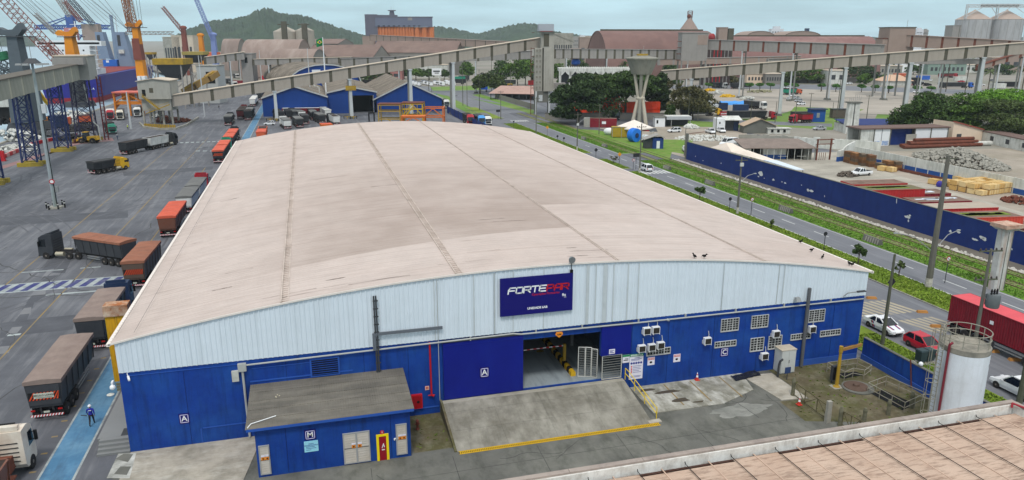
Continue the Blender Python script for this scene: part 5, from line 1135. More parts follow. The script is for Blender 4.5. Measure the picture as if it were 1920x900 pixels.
for i,(px,py,lab)in enumerate(((1332,346,'grey concrete barrier between avenue and rails, left of the lamp post with two arms'),(1488,396,'grey slotted concrete barrier between avenue and rails, by the round speed sign'),(1662,453,'grey slotted concrete barrier between avenue and rails, left of the tallest pole'),(1251,318,'grey concrete barrier at the zebra crossing beside the white car'),(1132,276,'grey concrete barrier opposite the thin lamp post with one arm'),(1090,262,'small grey barrier farther up the avenue near the lamp post with a white box'))):
 p=G(px,py);p.x=81.5;t=thing('concrete_barrier',lab,'barrier',(81.6,p.y,0),0,'concrete barriers along the rails');L_=3.6 if i<3 else 2.4
 MB().prism([(-.35,0),(.35,0),(.3,.25),(.14,.9),(-.14,.9),(-.3,.25)],'y',-L_/2,L_/2).obj('block',CONCD,t)
 for k in range(6):MB().hexa([(-.42,-L_/2+.3+k*.5,0),(-.3,-L_/2+.3+k*.5,0),(-.3,-L_/2+.5+k*.5,0),(-.42,-L_/2+.5+k*.5,0),(-.26,-L_/2+.3+k*.5,.8),(-.14,-L_/2+.3+k*.5,.8),(-.14,-L_/2+.5+k*.5,.8),(-.26,-L_/2+.5+k*.5,.8)]).obj('rib',CONC,t)
POLE=mat('concrete_pole',(104,102,94),.9,.15,1,streak=(84,82,74),samt=.6,sdir=(3,3,.3));POLEG=mat('mossy_pole',(88,90,76),.9,.18,1);ISO=mat('insulator',(70,60,56),.4,.1,3)
def pole(x,y,h,label,r=.2,arms=(),cross=None,name='utility_pole',cat='pole',box=None,whitebase=True,mt=None,group=None):
 t=thing(name,label,cat,(x,y,0),0,group);MB().lathe((0,0,0),[(r,0),(r*.55,h)],8).obj('shaft',mt or POLE,t)
 if whitebase:MB().lathe((0,0,0),[(r*1.06,0),(r*1.0,1.3)],8).obj('painted_base',mat('whitewashed_base',(196,192,182),.9,.2,2,dirt=(120,116,108),damt=.8,dscale=1.5),t)
 for(dx,dy,L_,z)in arms:
  d=Vector((dx,dy,0)).normalized();MB().tube([(0,0,z),d*L_*.55+Vector((0,0,z+L_*.42)),d*L_+Vector((0,0,z+L_*.5))],.05,5).obj('lamp_arm',STEEL,t)
  e=d*(L_+.35)+Vector((0,0,z+L_*.5));MB().bar(d*(L_-.1)+Vector((0,0,z+L_*.5)),e,.26,.14).obj('lamp_head',mat('lamp_head_grey',(150,154,156),.5,.08,2),t)
 if cross:
  for z in cross:
   MB().bar((-1.1,.15,z),(1.1,-.15,z),.12,.12).obj('cross_arm',POLEG,t)
   for k in(-1,-.5,.5,1):MB().lathe((k,-.13*k,z+.06),[(.05,0),(.09,.08),(.04,.22)],6).obj('insulator',ISO,t)
 if box:MB().box(-.3,.3,-.35,-.05,box,box+.6).obj('box',OFFW,t)
 return t
a_=(math.cos(-YAW),math.sin(-YAW))
pole(72.1,112.5,10.4,'street lamp with two arms facing the middle of the navy wall',.22,((1,.1,3.0,5.6),(-1,.35,3.0,5.6)),(9.6,),'street_lamp','street lamp',8.6)
pole(73.2,70.8,16.6,'tallest grey pole, with two low lamp arms in front of the navy wall',.4,((1,.2,4.2,4.8),(-1,.4,4.6,4.6)),(16.2,),'street_lamp','street lamp')
pole(54.6,57.3,9.6,'leaning looking pole beside the striped white sedan',.2,(),(),whitebase=False,mt=POLEG)
t=bpy.context.scene.objects[-1]if False else None
pole(56.4,48.6,12.4,'concrete pole carrying a grey transformer behind the white tank',.2,(),(12.2,9.6),whitebase=False)
pt=thing('transformer','grey pole transformer with black bushings above the white tank','transformer',(56.9,48.0,8.4));TG=mat('transformer_grey',(100,106,108),.6,.12,1.5)
MB().lathe((0,0,-1.2),[(.5,0),(.55,.1),(.55,1.05),(.5,1.2)],14).obj('tank',TG,pt,smooth=True)
for k in(-.3,0,.3):MB().lathe((k,0,0),[(.06,0),(.1,.08),(.06,.18),(.1,.26),(.04,.5)],8).obj('bushing',BLACK,pt)
for k in range(7):
 MB().box(-.62+k*.2,-.59+k*.2,.5,.62,-1.1,-.15).obj('fin',TG,pt)
MB().bar((-.5,.2,-.5),(-.2,.6,-.5),.1).obj('bracket',STEEL,pt)
pole(56.9,43.9,10.2,'dark square pole at the right edge beside the silver white hatchback',.25,(),(),whitebase=False,mt=POLEG)
pole(73.0,155.1,11.4,'lamp post at the zebra crossing with one long arm',.2,((1,-.1,2.6,8.2),),(10.6,),'street_lamp','street lamp')
pole(71.3,192.1,10.6,'lamp post with a white box in the median near the roof edge',.2,((1,0,3.2,7.4),),(9.9,),'street_lamp','street lamp',7.0)
pole(71.2,230.1,12.0,'dark pole in the median farther up from the lamp post with a white box',.18,(),(11.4,),whitebase=False)
for i,(px,py,ty,lab)in enumerate(((868,198,120,'dark pole left of the avenue behind the tall column'),(876,200,140,'second dark pole right of the tall conveyor column'),(899,207,130,'thin pole in the verge right of the blue cab truck'),(939,224,170,'pale post beside the black traffic sign beyond the roof'),(804,170,100,'thin mast at the roundabout'),(810,195,165,'short pole left of the yellow cab at the service road'),(853,215,178,'thin pole touching the tall conveyor column'),(957,182,130,'thin pole beside the red roofed shed'),(922,172,100,'tall pole behind the roundabout lawn'),(1123,252,195,'pole before the dark red shed'),(1341,262,215,'pole by the white cabin'),(1283,292,240,'pale pole at the left end of the navy wall'),(1407,226,184,'pole in front of the long black trailer'),(1453,230,190,'pale yellowish pole beside the red cab lorry'),(1490,232,180,'thin pole left of the small red box truck'),(1518,212,174,'thin dark pole behind the blue kiosk'),(1566,244,150,'leaning pole right of the blue kiosk'),(1560,220,192,'short dark stump pole right of the blue kiosk'),(1624,228,178,'white pole with a lamp right of the white ladder column'),(1308,228,190,'thin pole left of the yellow cab lorry'),(1290,230,168,'pole among the dark trees below the right conveyor'),(1340,180,160,'short lamp pole on the open lot'),(1539,172,134,'lit lamp post among the far trees'),(1665,175,140,'thin pole beside the fourth right column'),(1769,250,219,'small white post lamp in front of the right trees'))):
 p=G(px,py);pole(p.x,p.y,H(p,ty),lab,.16,((1,.1,1.6,H(p,ty)*.85),)if i%4==2 else(),(H(p,ty)*.95,)if i%3==0 else(),whitebase=False,mt=POLE if i%2 else POLEG,group='far poles')
SBLK=mat('sign_back',(40,40,44),.6,.1,2);SYEL=mat('sign_amber',(226,150,40),.5,.04);
def tsign(px,py,h,kind,label,X=None):
 p=G(px,py);
 if X:p.x=X
 t=thing('traffic_sign',label,'traffic sign',(p.x,p.y,.1));MB().cyl((0,0,0),(0,0,h),.05,n=6).obj('post',DGREY,t)
 if kind in('round','back'):
  MB().cyl((0,-.03,h),(0,.0,h),.32,n=18).obj('panel',SBLK if kind=='back' else RED,t)
  if kind=='round':MB().cyl((0,-.045,h),(0,-.031,h),.24,n=18).obj('face',WHITE,t);MB().bar((-.18,-.06,h+.16),(.18,-.06,h-.16),.08,.02).obj('symbol',DARK,t)
 elif kind in('diamond','amber'):MB().prism([(0,h-.55),(.5,h),(0,h+.55),(-.5,h)],'y',-.04,0).obj('panel',SYEL if kind=='amber' else SBLK,t)
 elif kind=='board':MB().box(-.8,.8,-.05,0,h-.5,h+.4).obj('panel',SBLK,t)
 return t
tsign(1367,401,2.6,'back','dark backed round traffic sign left of the lamp post with two arms');tsign(1408,403,2.7,'round','red ringed speed sign in the median right of the lamp post with two arms');tsign(1544,472,2.6,'back','dark backed round sign in the median above the right eave')
tsign(1771,532,3.2,'round','red ringed traffic sign right of the tallest pole');tsign(1658,625,5.6,'diamond','dark diamond sign on a thin post by the leaning looking pole');tsign(1632,545,2.6,'board','small dark board sign at the right corner of the warehouse',60.2)
tsign(1161,310,2.6,'amber','amber diamond sign at the gap in the median');tsign(1117,301,2.6,'diamond','dark diamond sign on the near side of the median gap');tsign(1192,318,3.4,'board','dark signboard beside the lamp post at the zebra crossing');tsign(1187,320,2.4,'round','faded red sign under the dark signboard');tsign(1045,273,2.6,'back','left of two dark round signs over the roof edge');tsign(1057,277,2.6,'back','right of two dark round signs over the roof edge');tsign(1026,256,2.8,'amber','amber sign at the far side of the avenue');tsign(963,243,2.6,'back','dark round sign right of the pale post beyond the roof');tsign(934,224,3.2,'board','black board traffic sign by the zebra lines beyond the roof');tsign(1875,715,3.6,'board','low dark street sign left of the silver white hatchback',56.6)
for px,py,lab in((812,190,'blue direction board at the roundabout entry'),(908,174,'blue banner board on the lawn'),):
 p=G(px,py);t=thing('direction_board',lab,'sign',tuple(p));MB().box(-2,2,-.08,0,1.8,3.4).obj('panel',mat('blue_board',(30,84,190),.5,.05),t);q=MB();q.box(-1.5,-1.35,.0,.15,0,3.2);q.box(1.35,1.5,.0,.15,0,3.2);q.obj('leg',DGREY,t)
t=thing('waste_bins','pair of dark plastic waste bins on a frame before the red hatchback','waste bin',(55.3,52.6,.1));BINM=mat('dark_bin',(50,66,70),.6,.1,2)
for s in(-.45,.45):MB().frus((s,0),.34,.34,.25,(s,0),.4,.4,1.25).obj('bin',BINM,t);MB().frus((s,0),.43,.43,1.25,(s,0),.38,.38,1.38).obj('lid',BINM,t)
MB().box(-1.0,1.0,-.6,.6,0,.06).obj('base',CONC,t);MB().tube([(.95,.5,0),(.95,.5,1.1),(.95,-.5,1.1),(.95,-.5,0)],.035,5).obj('loop',YEL,t)
YB=mat('worn_yellow_block',(168,118,62),.9,.2,1.5)
for i,(px,py,lab)in enumerate(((1634,560,'worn yellow kerb block at the right corner of the warehouse'),(1755,613,'worn yellow kerb block half hidden by the ladder cage'),(1861,660,'worn yellow kerb block right of the white tank'),(1903,676,'worn yellow kerb block near the right edge'),(1729,586,'flattened yellow lump in the hatched marking'))):
 p=G(px,py);t=tag(MB().frus((0,0),.6,.25,0,(0,0),.5,.15,.25).obj('kerb_block',YB,None,loc=p,rz=R(-20)),lab,'kerb block','yellow kerb blocks')
p=G(1852,541);ap=thing('pillar','disused white concrete pillar with a rust stained cap in front of the navy wall','pillar',(80.9,68.2,0));APM=mat('rust_stained_white',(198,198,194),.85,.1,.6,streak=(164,104,62),samt=.9,sdir=(1.4,1.4,.12),dirt=(140,138,130),damt=.5,dscale=.5)
q=MB();w=.78
q.prism([(-w,-w*.5),(-w*.5,-w),(w*.5,-w),(w,-w*.5),(w,w*.5),(w*.5,w),(-w*.5,w),(-w,w*.5)],'z',0,7.6);q.obj('shaft',APM,ap)
MB().frus((0,0),.8,.8,7.6,(0,0),1.2,1.1,7.95).obj('capital',APM,ap);MB().box(-1.3,1.3,-1.15,1.15,7.95,8.4).obj('cap',mat('rusty_pale_cap',(196,168,150),.9,.2,1,dirt=(146,90,66),damt=.9,dscale=.8),ap);q=MB();q.box(-.4,-.28,-.8,-.78,.2,7.5);q.box(.28,.4,-.8,-.78,.2,7.5);q.obj('groove',CONCD,ap)
yw=thing('yard_wall','stained white panel wall with a blue foot across the storage yard','wall',(135.6,130,0));WPAN=mat('stained_white_wall',(216,217,210),.9,.06,.5,streak=(140,142,132),samt=.55,sdir=(1,1.6,.1),dirt=(160,162,152),damt=.5,dscale=.3);WBLUE=mat('yard_wall_blue',(36,82,152),.8,.12,.5,streak=(60,76,110),samt=.5,sdir=(1,1.5,.15))
y=100.0
while y<158:
 MB().box(135.55,135.75,y+.1,y+3.5,1.1,3.15).obj('wall_panel',WPAN,yw,W=True);MB().box(135.5,135.8,y+.1,y+3.5,0,1.1).obj('blue_band',WBLUE,yw,W=True);MB().box(135.46,135.82,y-.1,y+.1,0,3.2).obj('pier',WPAN,yw,W=True);y+=3.6
yb_=thing('yard_building','long low yard building with a grey brown roof and blue footed white front','building',(118,165,0));YBR=mat('grey_brown_roof',(132,118,110),.9,.14,.5,dirt=(104,94,88),damt=.6,dscale=.3,wave=('X',.25,.03))
A,Bp=G(1405,299),G(1522,299);ux=(Bp-A).normalized();uy=Vector((-ux.y,ux.x,0))
def lb(m,a,b,c,d,z0,z1,O,name,ma,par):
 P=[O+ux*x+uy*y for x,y in((a,c),(b,c),(b,d),(a,d))];return m.hexa([(p.x,p.y,z0)for p in P]+[(p.x,p.y,z1)for p in P]).obj(name,ma,par,W=True)
Lb=(Bp-A).length
P=[A+ux*x+uy*y for x,y in((-2.2,-1.6),(Lb+.6,-1.6),(Lb-1,8),(-2.2,8))];MB().hexa([(P[0].x,P[0].y,3.0),(P[1].x,P[1].y,3.0),(P[2].x,P[2].y,4.2),(P[3].x,P[3].y,4.2),(P[0].x,P[0].y,3.15),(P[1].x,P[1].y,3.15),(P[2].x,P[2].y,4.35),(P[3].x,P[3].y,4.35)]).obj('roof',YBR,yb_,W=True)
lb(MB(),-2,Lb-1,4,7.8,0,3.3,A,'wall',OFFW,yb_);lb(MB(),-2,.2,-.2,4,0,3.05,A,'wall',OFFW,yb_);lb(MB(),3.6,Lb*.6,.8,4,1.1,3.0,A,'wall',OFFW,yb_);lb(MB(),3.6,Lb*.6,.75,4,0,1.1,A,'blue_band',WBLUE,yb_)
lb(MB(),.2,3.6,2,2.1,.1,3.0,A,'dark_bay',DARK,yb_);lb(MB(),Lb*.6,Lb-2.5,2,2.1,.1,3.0,A,'dark_bay',DARK,yb_);lb(MB(),Lb-2.4,Lb-.4,-.6,4,0,3.0,A,'side_wall',CONCD,yb_)
for k in range(9):
 x=.5+k*(Lb-2)/8;lb(MB(),x-.05,x+.05,-1.3,-1.2,0,3.05,A,'porch_post',OFFW,yb_)
for k in(.15,.5,.8):lb(MB(),k*Lb-1.2,k*Lb+1.2,-1.3,-1.24,1.0,1.08,A,'porch_rail',OFFW,yb_)
for k in(-1.4,-.6):lb(MB(),k-.25,k+.25,-.25,-.2,1.4,2.3,A,'window',DARK,yb_)
rw=thing('ruined_wall','broken pale wall stretching behind the long yard building','wall',tuple(G(1480,262)))
a,b=G(1384,268),G(1650,285)
n=22
for i in range(n):
 p=a.lerp(b,i/n);q_=a.lerp(b,(i+1)/n);h0=2.6+random.random()*.5 if i not in(13,14)else 1.0
 d=(q_-p).normalized();s=Vector((-d.y,d.x,0))*.2;P=[p-s,q_-s*1,q_+s,p+s];MB().hexa([(v.x,v.y,0)for v in P]+[(v.x,v.y,h0+(random.random()-.5)*.3)for v in P]).obj('wall_length',CONC if i<9 else OFFW if i<13 else WPAN,rw,W=True)
t=thing('awning','pale tent roof running along the inside of the navy wall','awning',(100,152,0));AW=mat('pale_awning',(226,212,198),.8,.06,.5,dirt=(200,186,172),damt=.5,dscale=.3);AW2=mat('blue_white_sheet',(206,216,226),.6,.05,.5)
p0,p1,p2,p3=G(1352,277,4.6),G(1368,273,5.6),G(1436,296,4.4),G(1350,276,4.2)
MB().hexa([(94.6,152,4.3),(98.6,150,4.3),(99,160,4.2),(94.8,162,4.2),(94.6,152,4.5),(98.6,150,4.5),(97,156,6.0),(96,157,6.0)]).obj('peak',AW,t,W=True)
MB().hexa([(94.4,139,4.5),(97.3,138.5,4.4),(98.6,149.9,4.4),(94.6,151.9,4.5),(94.4,139,4.6),(97.3,138.5,4.55),(97.2,149.5,5.2),(96,150.5,5.2)]).obj('middle_sheet',AW,t,W=True)
MB().hexa([(94.2,127.5,4.4),(95.9,127,4.4),(97.3,138.4,4.4),(94.4,138.9,4.5),(94.2,127.5,4.5),(95.9,127,4.5),(97.3,138.4,4.6),(94.4,138.9,4.7)]).obj('lower_sheet',AW2,t,W=True)
for x,y in((95.8,127.3),(97.2,138.5),(98.5,150.3),(98.8,159.6)):MB().cyl((x,y,0),(x,y,4.3),.06,n=6).obj('post',DGREY,t,W=True)
p=G(1540,300);t=thing('metal_gate','rusty steel gate frame beside the yard building','gate',tuple(p))
for dx in(-1.6,2.4):MB().box(dx-.15,dx+.15,-.15,.15,0,5.4).obj('post',RUST,t)
MB().box(-2,3.2,-.12,.12,5.1,5.3).obj('beam',RUST,t);MB().box(-2,3.2,-.1,.1,4.0,4.15).obj('beam',RUST,t);MB().box(-1.7,-1.2,.2,.8,0,4.2).obj('pier',OFFW,t)
for k in range(4):MB().box(-.8+k*.6,-.72+k*.6,-.05,.05,0,1.9).obj('gate_bar',RUST,t)
p=G(1576,302);t=thing('gate_wall','curved white wall end with a blue foot beside the timber stacks','wall',tuple(p));pr=[(-1.6,1.2),(2.6,1.2),(5.5,1.2),(5.5,4.6),(2.6,4.0),(1.2,3.4),(.6,2.9),(-1.6,2.7)]
q=MB();q.prism(pr,'y',-.2,.2);q.xf(Matrix.Rotation(R(20),4,'Z'));q.obj('wall',OFFW,t);q=MB();q.box(-1.6,2.6,-.24,.24,0,1.2);q.xf(Matrix.Rotation(R(20),4,'Z'));q.obj('blue_foot',WBLUE,t)
TIM=[mat('timber_'+n_,c,.9,.2,1.5,streak=(84,62,44),samt=.7,sdir=(.5,.5,9))for n_,c in(('brown',(122,86,60)),('tan',(146,104,66)),('grey',(110,96,80)))]
def slabs(t,W_,D,Hh,m,n):
 for i in range(n):
  z=Hh*i/n;q=MB();q.box(-W_/2+random.uniform(0,.06),W_/2-random.uniform(0,.06),-D/2+random.uniform(0,.08),D/2-random.uniform(0,.08),z+.06,z+Hh/n-.01);q.obj('board_layer',m,t)
 q=MB()
 for i in range(n):
  for yy in(-D*.35,D*.35):q.box(-W_/2+.05,W_/2-.05,yy-.06,yy+.06,Hh*i/n,Hh*i/n+.06)
 stuff(q.obj('spacer',RUST,t))
stk=[((1588,306),4),((1600,309),4),((1613,311),4),((1627,313),4),((1648,318),2),((1661,319),3),((1676,320),3)]
pos_words=['leftmost','second from left','third from left','fourth from left','fifth from left','sixth from left','rightmost']
lev_words=['bottom','second','third','top']
for si,((px,py),nl)in enumerate(stk):
 p=G(px,py)
 for l in range(nl):
  lw_='top' if l==nl-1 else lev_words[l]
  t=thing('timber_bundle','brown timber bundle, %s in the %s stack along the white yard wall'%(lw_,pos_words[si]),'timber bundle',(p.x+1.0,p.y+.6,l*.72),R(-8+random.uniform(-4,4)),'stacked timber bundles');slabs(t,1.7,2.6,.7,TIM[(si+l)%3],3)
CR=[mat('crate_'+n_,c,.85,.15,2,dirt=(160,124,78),damt=.5,dscale=1)for n_,c in(('pale',(214,182,122)),('yellow',(204,164,98)),('straw',(224,198,146)))]
def crate(x,y,z,label,rz=0,s=1.0):
 t=thing('wooden_crate',label,'crate',(x,y,z),rz,'wooden crates in the storage yard');m=CR[random.randrange(3)]
 MB().box(-.72*s,.72*s,-.72*s,.72*s,.12,1.0*s).obj('box',m,t)
 for k in(-.55,.55):MB().box(-.76*s,.76*s,k*s-.08,k*s+.08,0,.12).obj('skid',RUST,t)
 for k in(-.68,0,.68):MB().box(k*s-.06,k*s+.06,-.75*s,.75*s,.1,1.03*s).obj('batten',CR[(random.randrange(3))],t)
rows=['front','second','third','rear']
O=G(1836,366);ex=(G(1903,358)-O).normalized();ey=Vector((-ex.y,ex.x,0))
for r in range(4):
 for c in range(6):
  p=O+ex*(c*1.62+.3)+ey*(r*1.9-.2)+Vector((random.uniform(-.1,.1),random.uniform(-.1,.1),0))
  for l in(0,1):
   if l==1 and(r==0 and c==0 or random.random()<.12):continue
   crate(p.x,p.y,l*1.05,'pale crate, %s layer, %s row, %s from left in the large block'%(('lower','upper')[l],rows[r],('first','second','third','fourth','fifth','sixth')[c]),math.atan2(ex.y,ex.x)+random.uniform(-.08,.08),1.02)
for px,py,lab in((1654,320,'left of two low pale crates in front of the timber stacks'),(1671,322,'right of two low pale crates in front of the timber stacks'),(1750,345,'single pale crate left of the blue tarpaulin heap'),(1773,346,'pale crate just right of the blue tarpaulin heap'),(1786,351,'pale crate beside the tallest pole left of the crate block'),(1800,352,'lower crate right of the tallest pole'),(1796,340,'crate with dark slats behind the tallest pole'),(1808,343,'crate with slats at the left end of the crate block'),(1815,349,'crate before the left end of the crate block')):
 p=G(px,py);crate(p.x,p.y,0,lab,random.uniform(-.3,.3),1.1)
p=G(1764,350);t=thing('tarpaulin_heap','blue and black tarpaulin heap beside the single pale crate','tarpaulin',tuple(p));MB().ball((-.4,0,.5),.8,9,6,sc=(.9,.8,1)).obj('blue_part',mat('violet_blue_tarp',(52,44,140),.6,.1,3),t);MB().ball((.8,.1,.4),.75,9,6,sc=(1.2,.8,.8)).obj('black_part',mat('black_tarp2',(30,30,40),.6,.1,3),t)
p=G(1738,330);t=thing('steel_sections','long rusty steel sections lying along the white yard wall','steel beam',(133.4,134,0));
for k in range(4):MB().box(-.5+k*.3,-.3+k*.3,-12,12,.1+.12*(k%2),.4+.12*(k%2)).obj('section',RUST,t)
for k in range(8):MB().box(-.7,.9,-11+k*3.1,-10.8+k*3.1,0,.1).obj('bearer',OFFW,t)
t=thing('steel_pipes','stack of long rusty steel pipes before the white shed','pipes',tuple(G(1765,276)),R(-YAW*57.3*0))
for k,(y,z)in enumerate(((0,.5),(1.1,.5),(2.2,.5),(3.3,.5),(.5,1.35),(1.6,1.35),(2.7,1.35),(1.1,2.2))):MB().cyl((-13+k*.6,y,z),(13-k*.3,y-1.2,z),.5,n=10).obj('pipe',RUST,t)
t=thing('concrete_pipe','pale concrete pipe lying at the right end of the rusty pipes','pipe',tuple(G(1822,273)));MB().cyl((-5,0,.7),(5,-1.6,.7),.7,n=12).obj('pipe',OFFW,t)
rng=np.random.RandomState(3)
def rubble(name,cx,cy,a,b,h,n,m,s0,s1):
 q=MB()
 for i in range(n):
  r=math.sqrt(rng.rand());th=rng.rand()*6.283;x=a*r*math.cos(th);y=b*r*math.sin(th);z=h*(1-r)**.8;s=rng.uniform(s0,s1)
  k0=len(q.v);q.frus((0,0),s,s*.6,-s*.5,(rng.uniform(-.1,.1),0),s*.7,s*.4,s*.5);q.xf(Matrix.Translation((cx+x,cy+y,z+s*.3))@Euler((rng.uniform(-1,1),rng.uniform(-1,1),rng.uniform(0,6))).to_matrix().to_4x4(),k0)
 return q.obj(name,m)
p=G(1790,305);o=rubble('rubble_heap',156.5,148,6.2,13.5,3.4,900,mat('pale_rubble',(150,147,138),.9,.3,2),.25,.7);stuff(o)
p=G(1600,328);o=tag(rubble('scrap_heap',G(1588,330).x,G(1588,330).y,2.6,1.8,.9,70,mat('dark_scrap',(92,84,76),.9,.3,3),.2,.5),'dark scrap heap left of the white pickup in the storage yard','scrap heap');
p=G(1905,380);o=tag(rubble('scrap_heap',p.x+.3,p.y,2.0,3.0,1.0,90,RUST,.2,.5),'rusty scrap heap at the right edge before the crate block','scrap heap')
YC=mat('yard_container_red',(176,42,44),.7,.12,.6,streak=(120,40,36),samt=.5,sdir=(1,1,.2));YCO=mat('yard_container_salmon',(202,74,58),.7,.12,.6,streak=(150,54,44),samt=.5,sdir=(1,1,.2));YCT=mat('rusty_roof_top',(126,104,92),.9,.2,.8,dirt=(92,74,62),damt=.8,dscale=.5);YCG=mat('grey_roof_top',(168,156,142),.9,.12,.6)
for px,py,L_,m,rm,h,lab in((1613,345,12,YC,YCT,1.6,'red container with a plain rusty top, leftmost of the row behind the navy wall'),(1640,356,12,YC,mat('mossy_roof_top',(110,104,78),.95,.2,1),2.4,'red container with a mossy top beside the white pickup'),(1690,364,12,CRED,YCT,1.3,'low dark red container with pale sheets lying on it'),(1730,378,11,CRED,YCT,1.2,'low rusty container with scattered boards, left of the tallest pole'),(1765,391,12.5,YC,YCG,2.2,'long red container with a flat grey top behind the tallest pole'),(1812,408,11,YCO,YCT,3.0,'salmon red container with a partly green top'),(1795,412,7,CRED,YCT,2.0,'small dark red container in front of the salmon one'),(1880,428,12,RUST,YCT,1.6,'rusty container at the right end of the row behind the navy wall')):
 p=G(px,py,h);t=thing('container',lab,'container',(p.x+4.3,p.y+1.2,0),R(90-8),'old containers behind the navy wall');container(t,L_,0,m,4.4,h,-L_/2,rm,22)
 q=MB()
 for k in range(7):q.box(-1+random.random()*1.2,.2+random.random()*.8,-L_/2+1+random.random()*(L_-2),-L_/2+1.6+random.random()*(L_-2.6),h+.01,h+.05)
 if 'sheets' in lab or 'boards' in lab:stuff(q.obj('loose_sheet',AW2,t))
 elif 'mossy' in lab or 'green' in lab:stuff(q.obj('moss_patch',GRASSM,t))
ws=thing('white_shed','long white shed with a deep blue bay behind the storage yard','building',(168,178,0));SHR=mat('shed_roof_edge',(108,88,82),.9,.15,1)
GRAF=mat('graffiti_blue',(120,150,196),.8,.2,2,dirt=(206,210,216),damt=.8,dscale=1.2)
A=G(1590,275);Bp=G(1784,270);ux=(Bp-A).normalized();uy=Vector((-ux.y,ux.x,0));Lb=(Bp-A).length;h=H(G(1700,272),241)
fr=lambda px:(G(px,272)-A).dot(ux)
for a0,a1 in((1600,1628),(1629,1644),(1645,1662),(1714,1747),(1748,1783)):lb(MB(),fr(a0),fr(a1)-.1,0,.3,0,h,A,'wall_panel',WHITE if a0>1620 else OFFW,ws);lb(MB(),fr(a0)+.2,fr(a1)-.4,-.03,0,.2,1.4,A,'graffiti',GRAF,ws)
for a0 in(1599,1628,1662,1713,1747,1783):lb(MB(),fr(a0)-.15,fr(a0)+.1,-.2,.5,0,h+.1,A,'post',CONCD,ws)
lb(MB(),fr(1662),fr(1713),1.2,1.4,0,h,A,'blue_bay_wall',NAVYW,ws);lb(MB(),fr(1598),fr(1786),-.4,7,h,h+.35,A,'roof',SHR,ws);lb(MB(),fr(1599),fr(1785),6,6.3,0,h,A,'rear_wall',OFFW,ws)
lb(MB(),fr(1690),fr(1711),-1.2,-1.0,0,3.3,A,'leaning_board',CONC,ws);lb(MB(),fr(1692),fr(1708),-2.4,-1.2,0,1.6,A,'pale_tub',AW,ws)
t=thing('low_house','low house with a stepped red edge and small grey windows at the right edge','building',tuple(G(1840,266)));A=G(1783,268);Bp=G(1840,266);ux=(Bp-A).normalized();uy=Vector((-ux.y,ux.x,0));Lb=(Bp-A).length
PEACH=mat('peach_wall',(222,200,178),.9,.08,.6);P=[A,A+ux*Lb,A+ux*Lb+uy*8,A+uy*8];MB().hexa([(v.x,v.y,0)for v in P]+[(P[0].x,P[0].y,6.2),(P[1].x,P[1].y,3.6),(P[2].x,P[2].y,3.6),(P[3].x,P[3].y,6.2)]).obj('wall',PEACH,t,W=True)
MB().bar(P[0]+Vector((0,0,6.3)),P[1]+Vector((0,0,3.7)),.8,.3).obj('roof_edge',mat('brick_red_edge',(150,80,68),.9,.2,2),t,W=True);lb(MB(),Lb*.15,Lb*.3,-.06,0,1.2,2.6,A,'window',DGREY,t)
Bw=G(1918,284);u2=(Bw-P[1]).normalized();Lw=(Bw-P[1]).length+14;A2=P[1];ux=u2;uy=Vector((-ux.y,ux.x,0));lb(MB(),0,Lw,0,5,0,3.1,A2,'wall',OFFW,t);lb(MB(),0,Lw,-.2,5.2,3.1,3.35,A2,'roof',SHR,t)
for k in(.12,.34,.56,.78):lb(MB(),Lw*k,Lw*k+1.6,-.05,0,1.0,2.3,A2,'window',DGREY,t)
p=G(1594,250);t=thing('ladder_column','white concrete column with a ladder and antennas on top','column',tuple(p),-YAW);hh=H(p,193)
for s in(-1.35,.95):MB().frus((s+.2,0),.9,1.2,0,(s*.8+.2,0),.75,1.0,hh).obj('side',OFFW,t)
MB().box(-.3,.3,.3,.8,0,hh).obj('core',CONCD,t);q=MB()
for s in(-.25,.25):q.box(s-.03,s+.03,-.2,-.14,0,hh)
for k in range(16):q.box(-.25,.25,-.19,-.15,k*hh/16,k*hh/16+.05)
q.obj('ladder',STEEL,t);q=MB();q.box(-2.2,2.3,-1.3,1.3,hh,hh+.4);q.obj('cap',CONCD,t);q=MB()
for i in range(7):q.box(-1.8+i*.6,-1.74+i*.6,-.8,-.74,hh+.4,hh+1.2+random.random()*1.8)
q.box(-1.8,1.8,-.8,-.75,hh+1.1,hh+1.16);q.obj('antenna_frame',STEEL,t)
p=G(1640,248);t=thing('blue_roof_shed','low shed with a deep blue roof behind the white shed','building',tuple(p),R(-15));q=MB();q.hexa([(-11,-3,2.6),(12,-3,2.6),(12,7,3.6),(-11,7,3.6),(-11,-3,2.75),(12,-3,2.75),(12,7,3.75),(-11,7,3.75)]);q.obj('roof',mat('deep_blue_roof',(26,46,108),.6,.1,.5),t);MB().box(-10.8,11.8,-2.8,6.8,0,2.6).obj('wall',OFFW,t)
p=G(1533,229);t=thing('kiosk','small bright blue kiosk with a flat roof behind the parked trucks','building',tuple(p),-YAW);MB().box(-2.6,2.6,0,4,0,4.6).obj('wall',mat('kiosk_blue',(24,78,150),.6,.1,.8),t);MB().box(-3.1,3.1,-.6,4.4,4.6,4.9).obj('roof',mat('kiosk_roof',(60,70,96),.7,.1,1),t);MB().box(-.6,.5,-.04,0,1.6,3.4).obj('window',STEEL,t)
p=G(1580,222);t=thing('brown_box','dark brown site cabin left of the white ladder column','cabin',tuple(p),-YAW);MB().box(-4,4,0,3,0.2,3.4).obj('wall',mat('brown_cabin',(92,84,76),.8,.15,1),t);MB().box(-4.2,4.2,-.2,3.2,3.4,3.6).obj('roof',DGREY,t);MB().ball((1.6,-.05,1.6),.3,8,5,sc=(1,.2,1)).obj('lamp',WHITE,t)
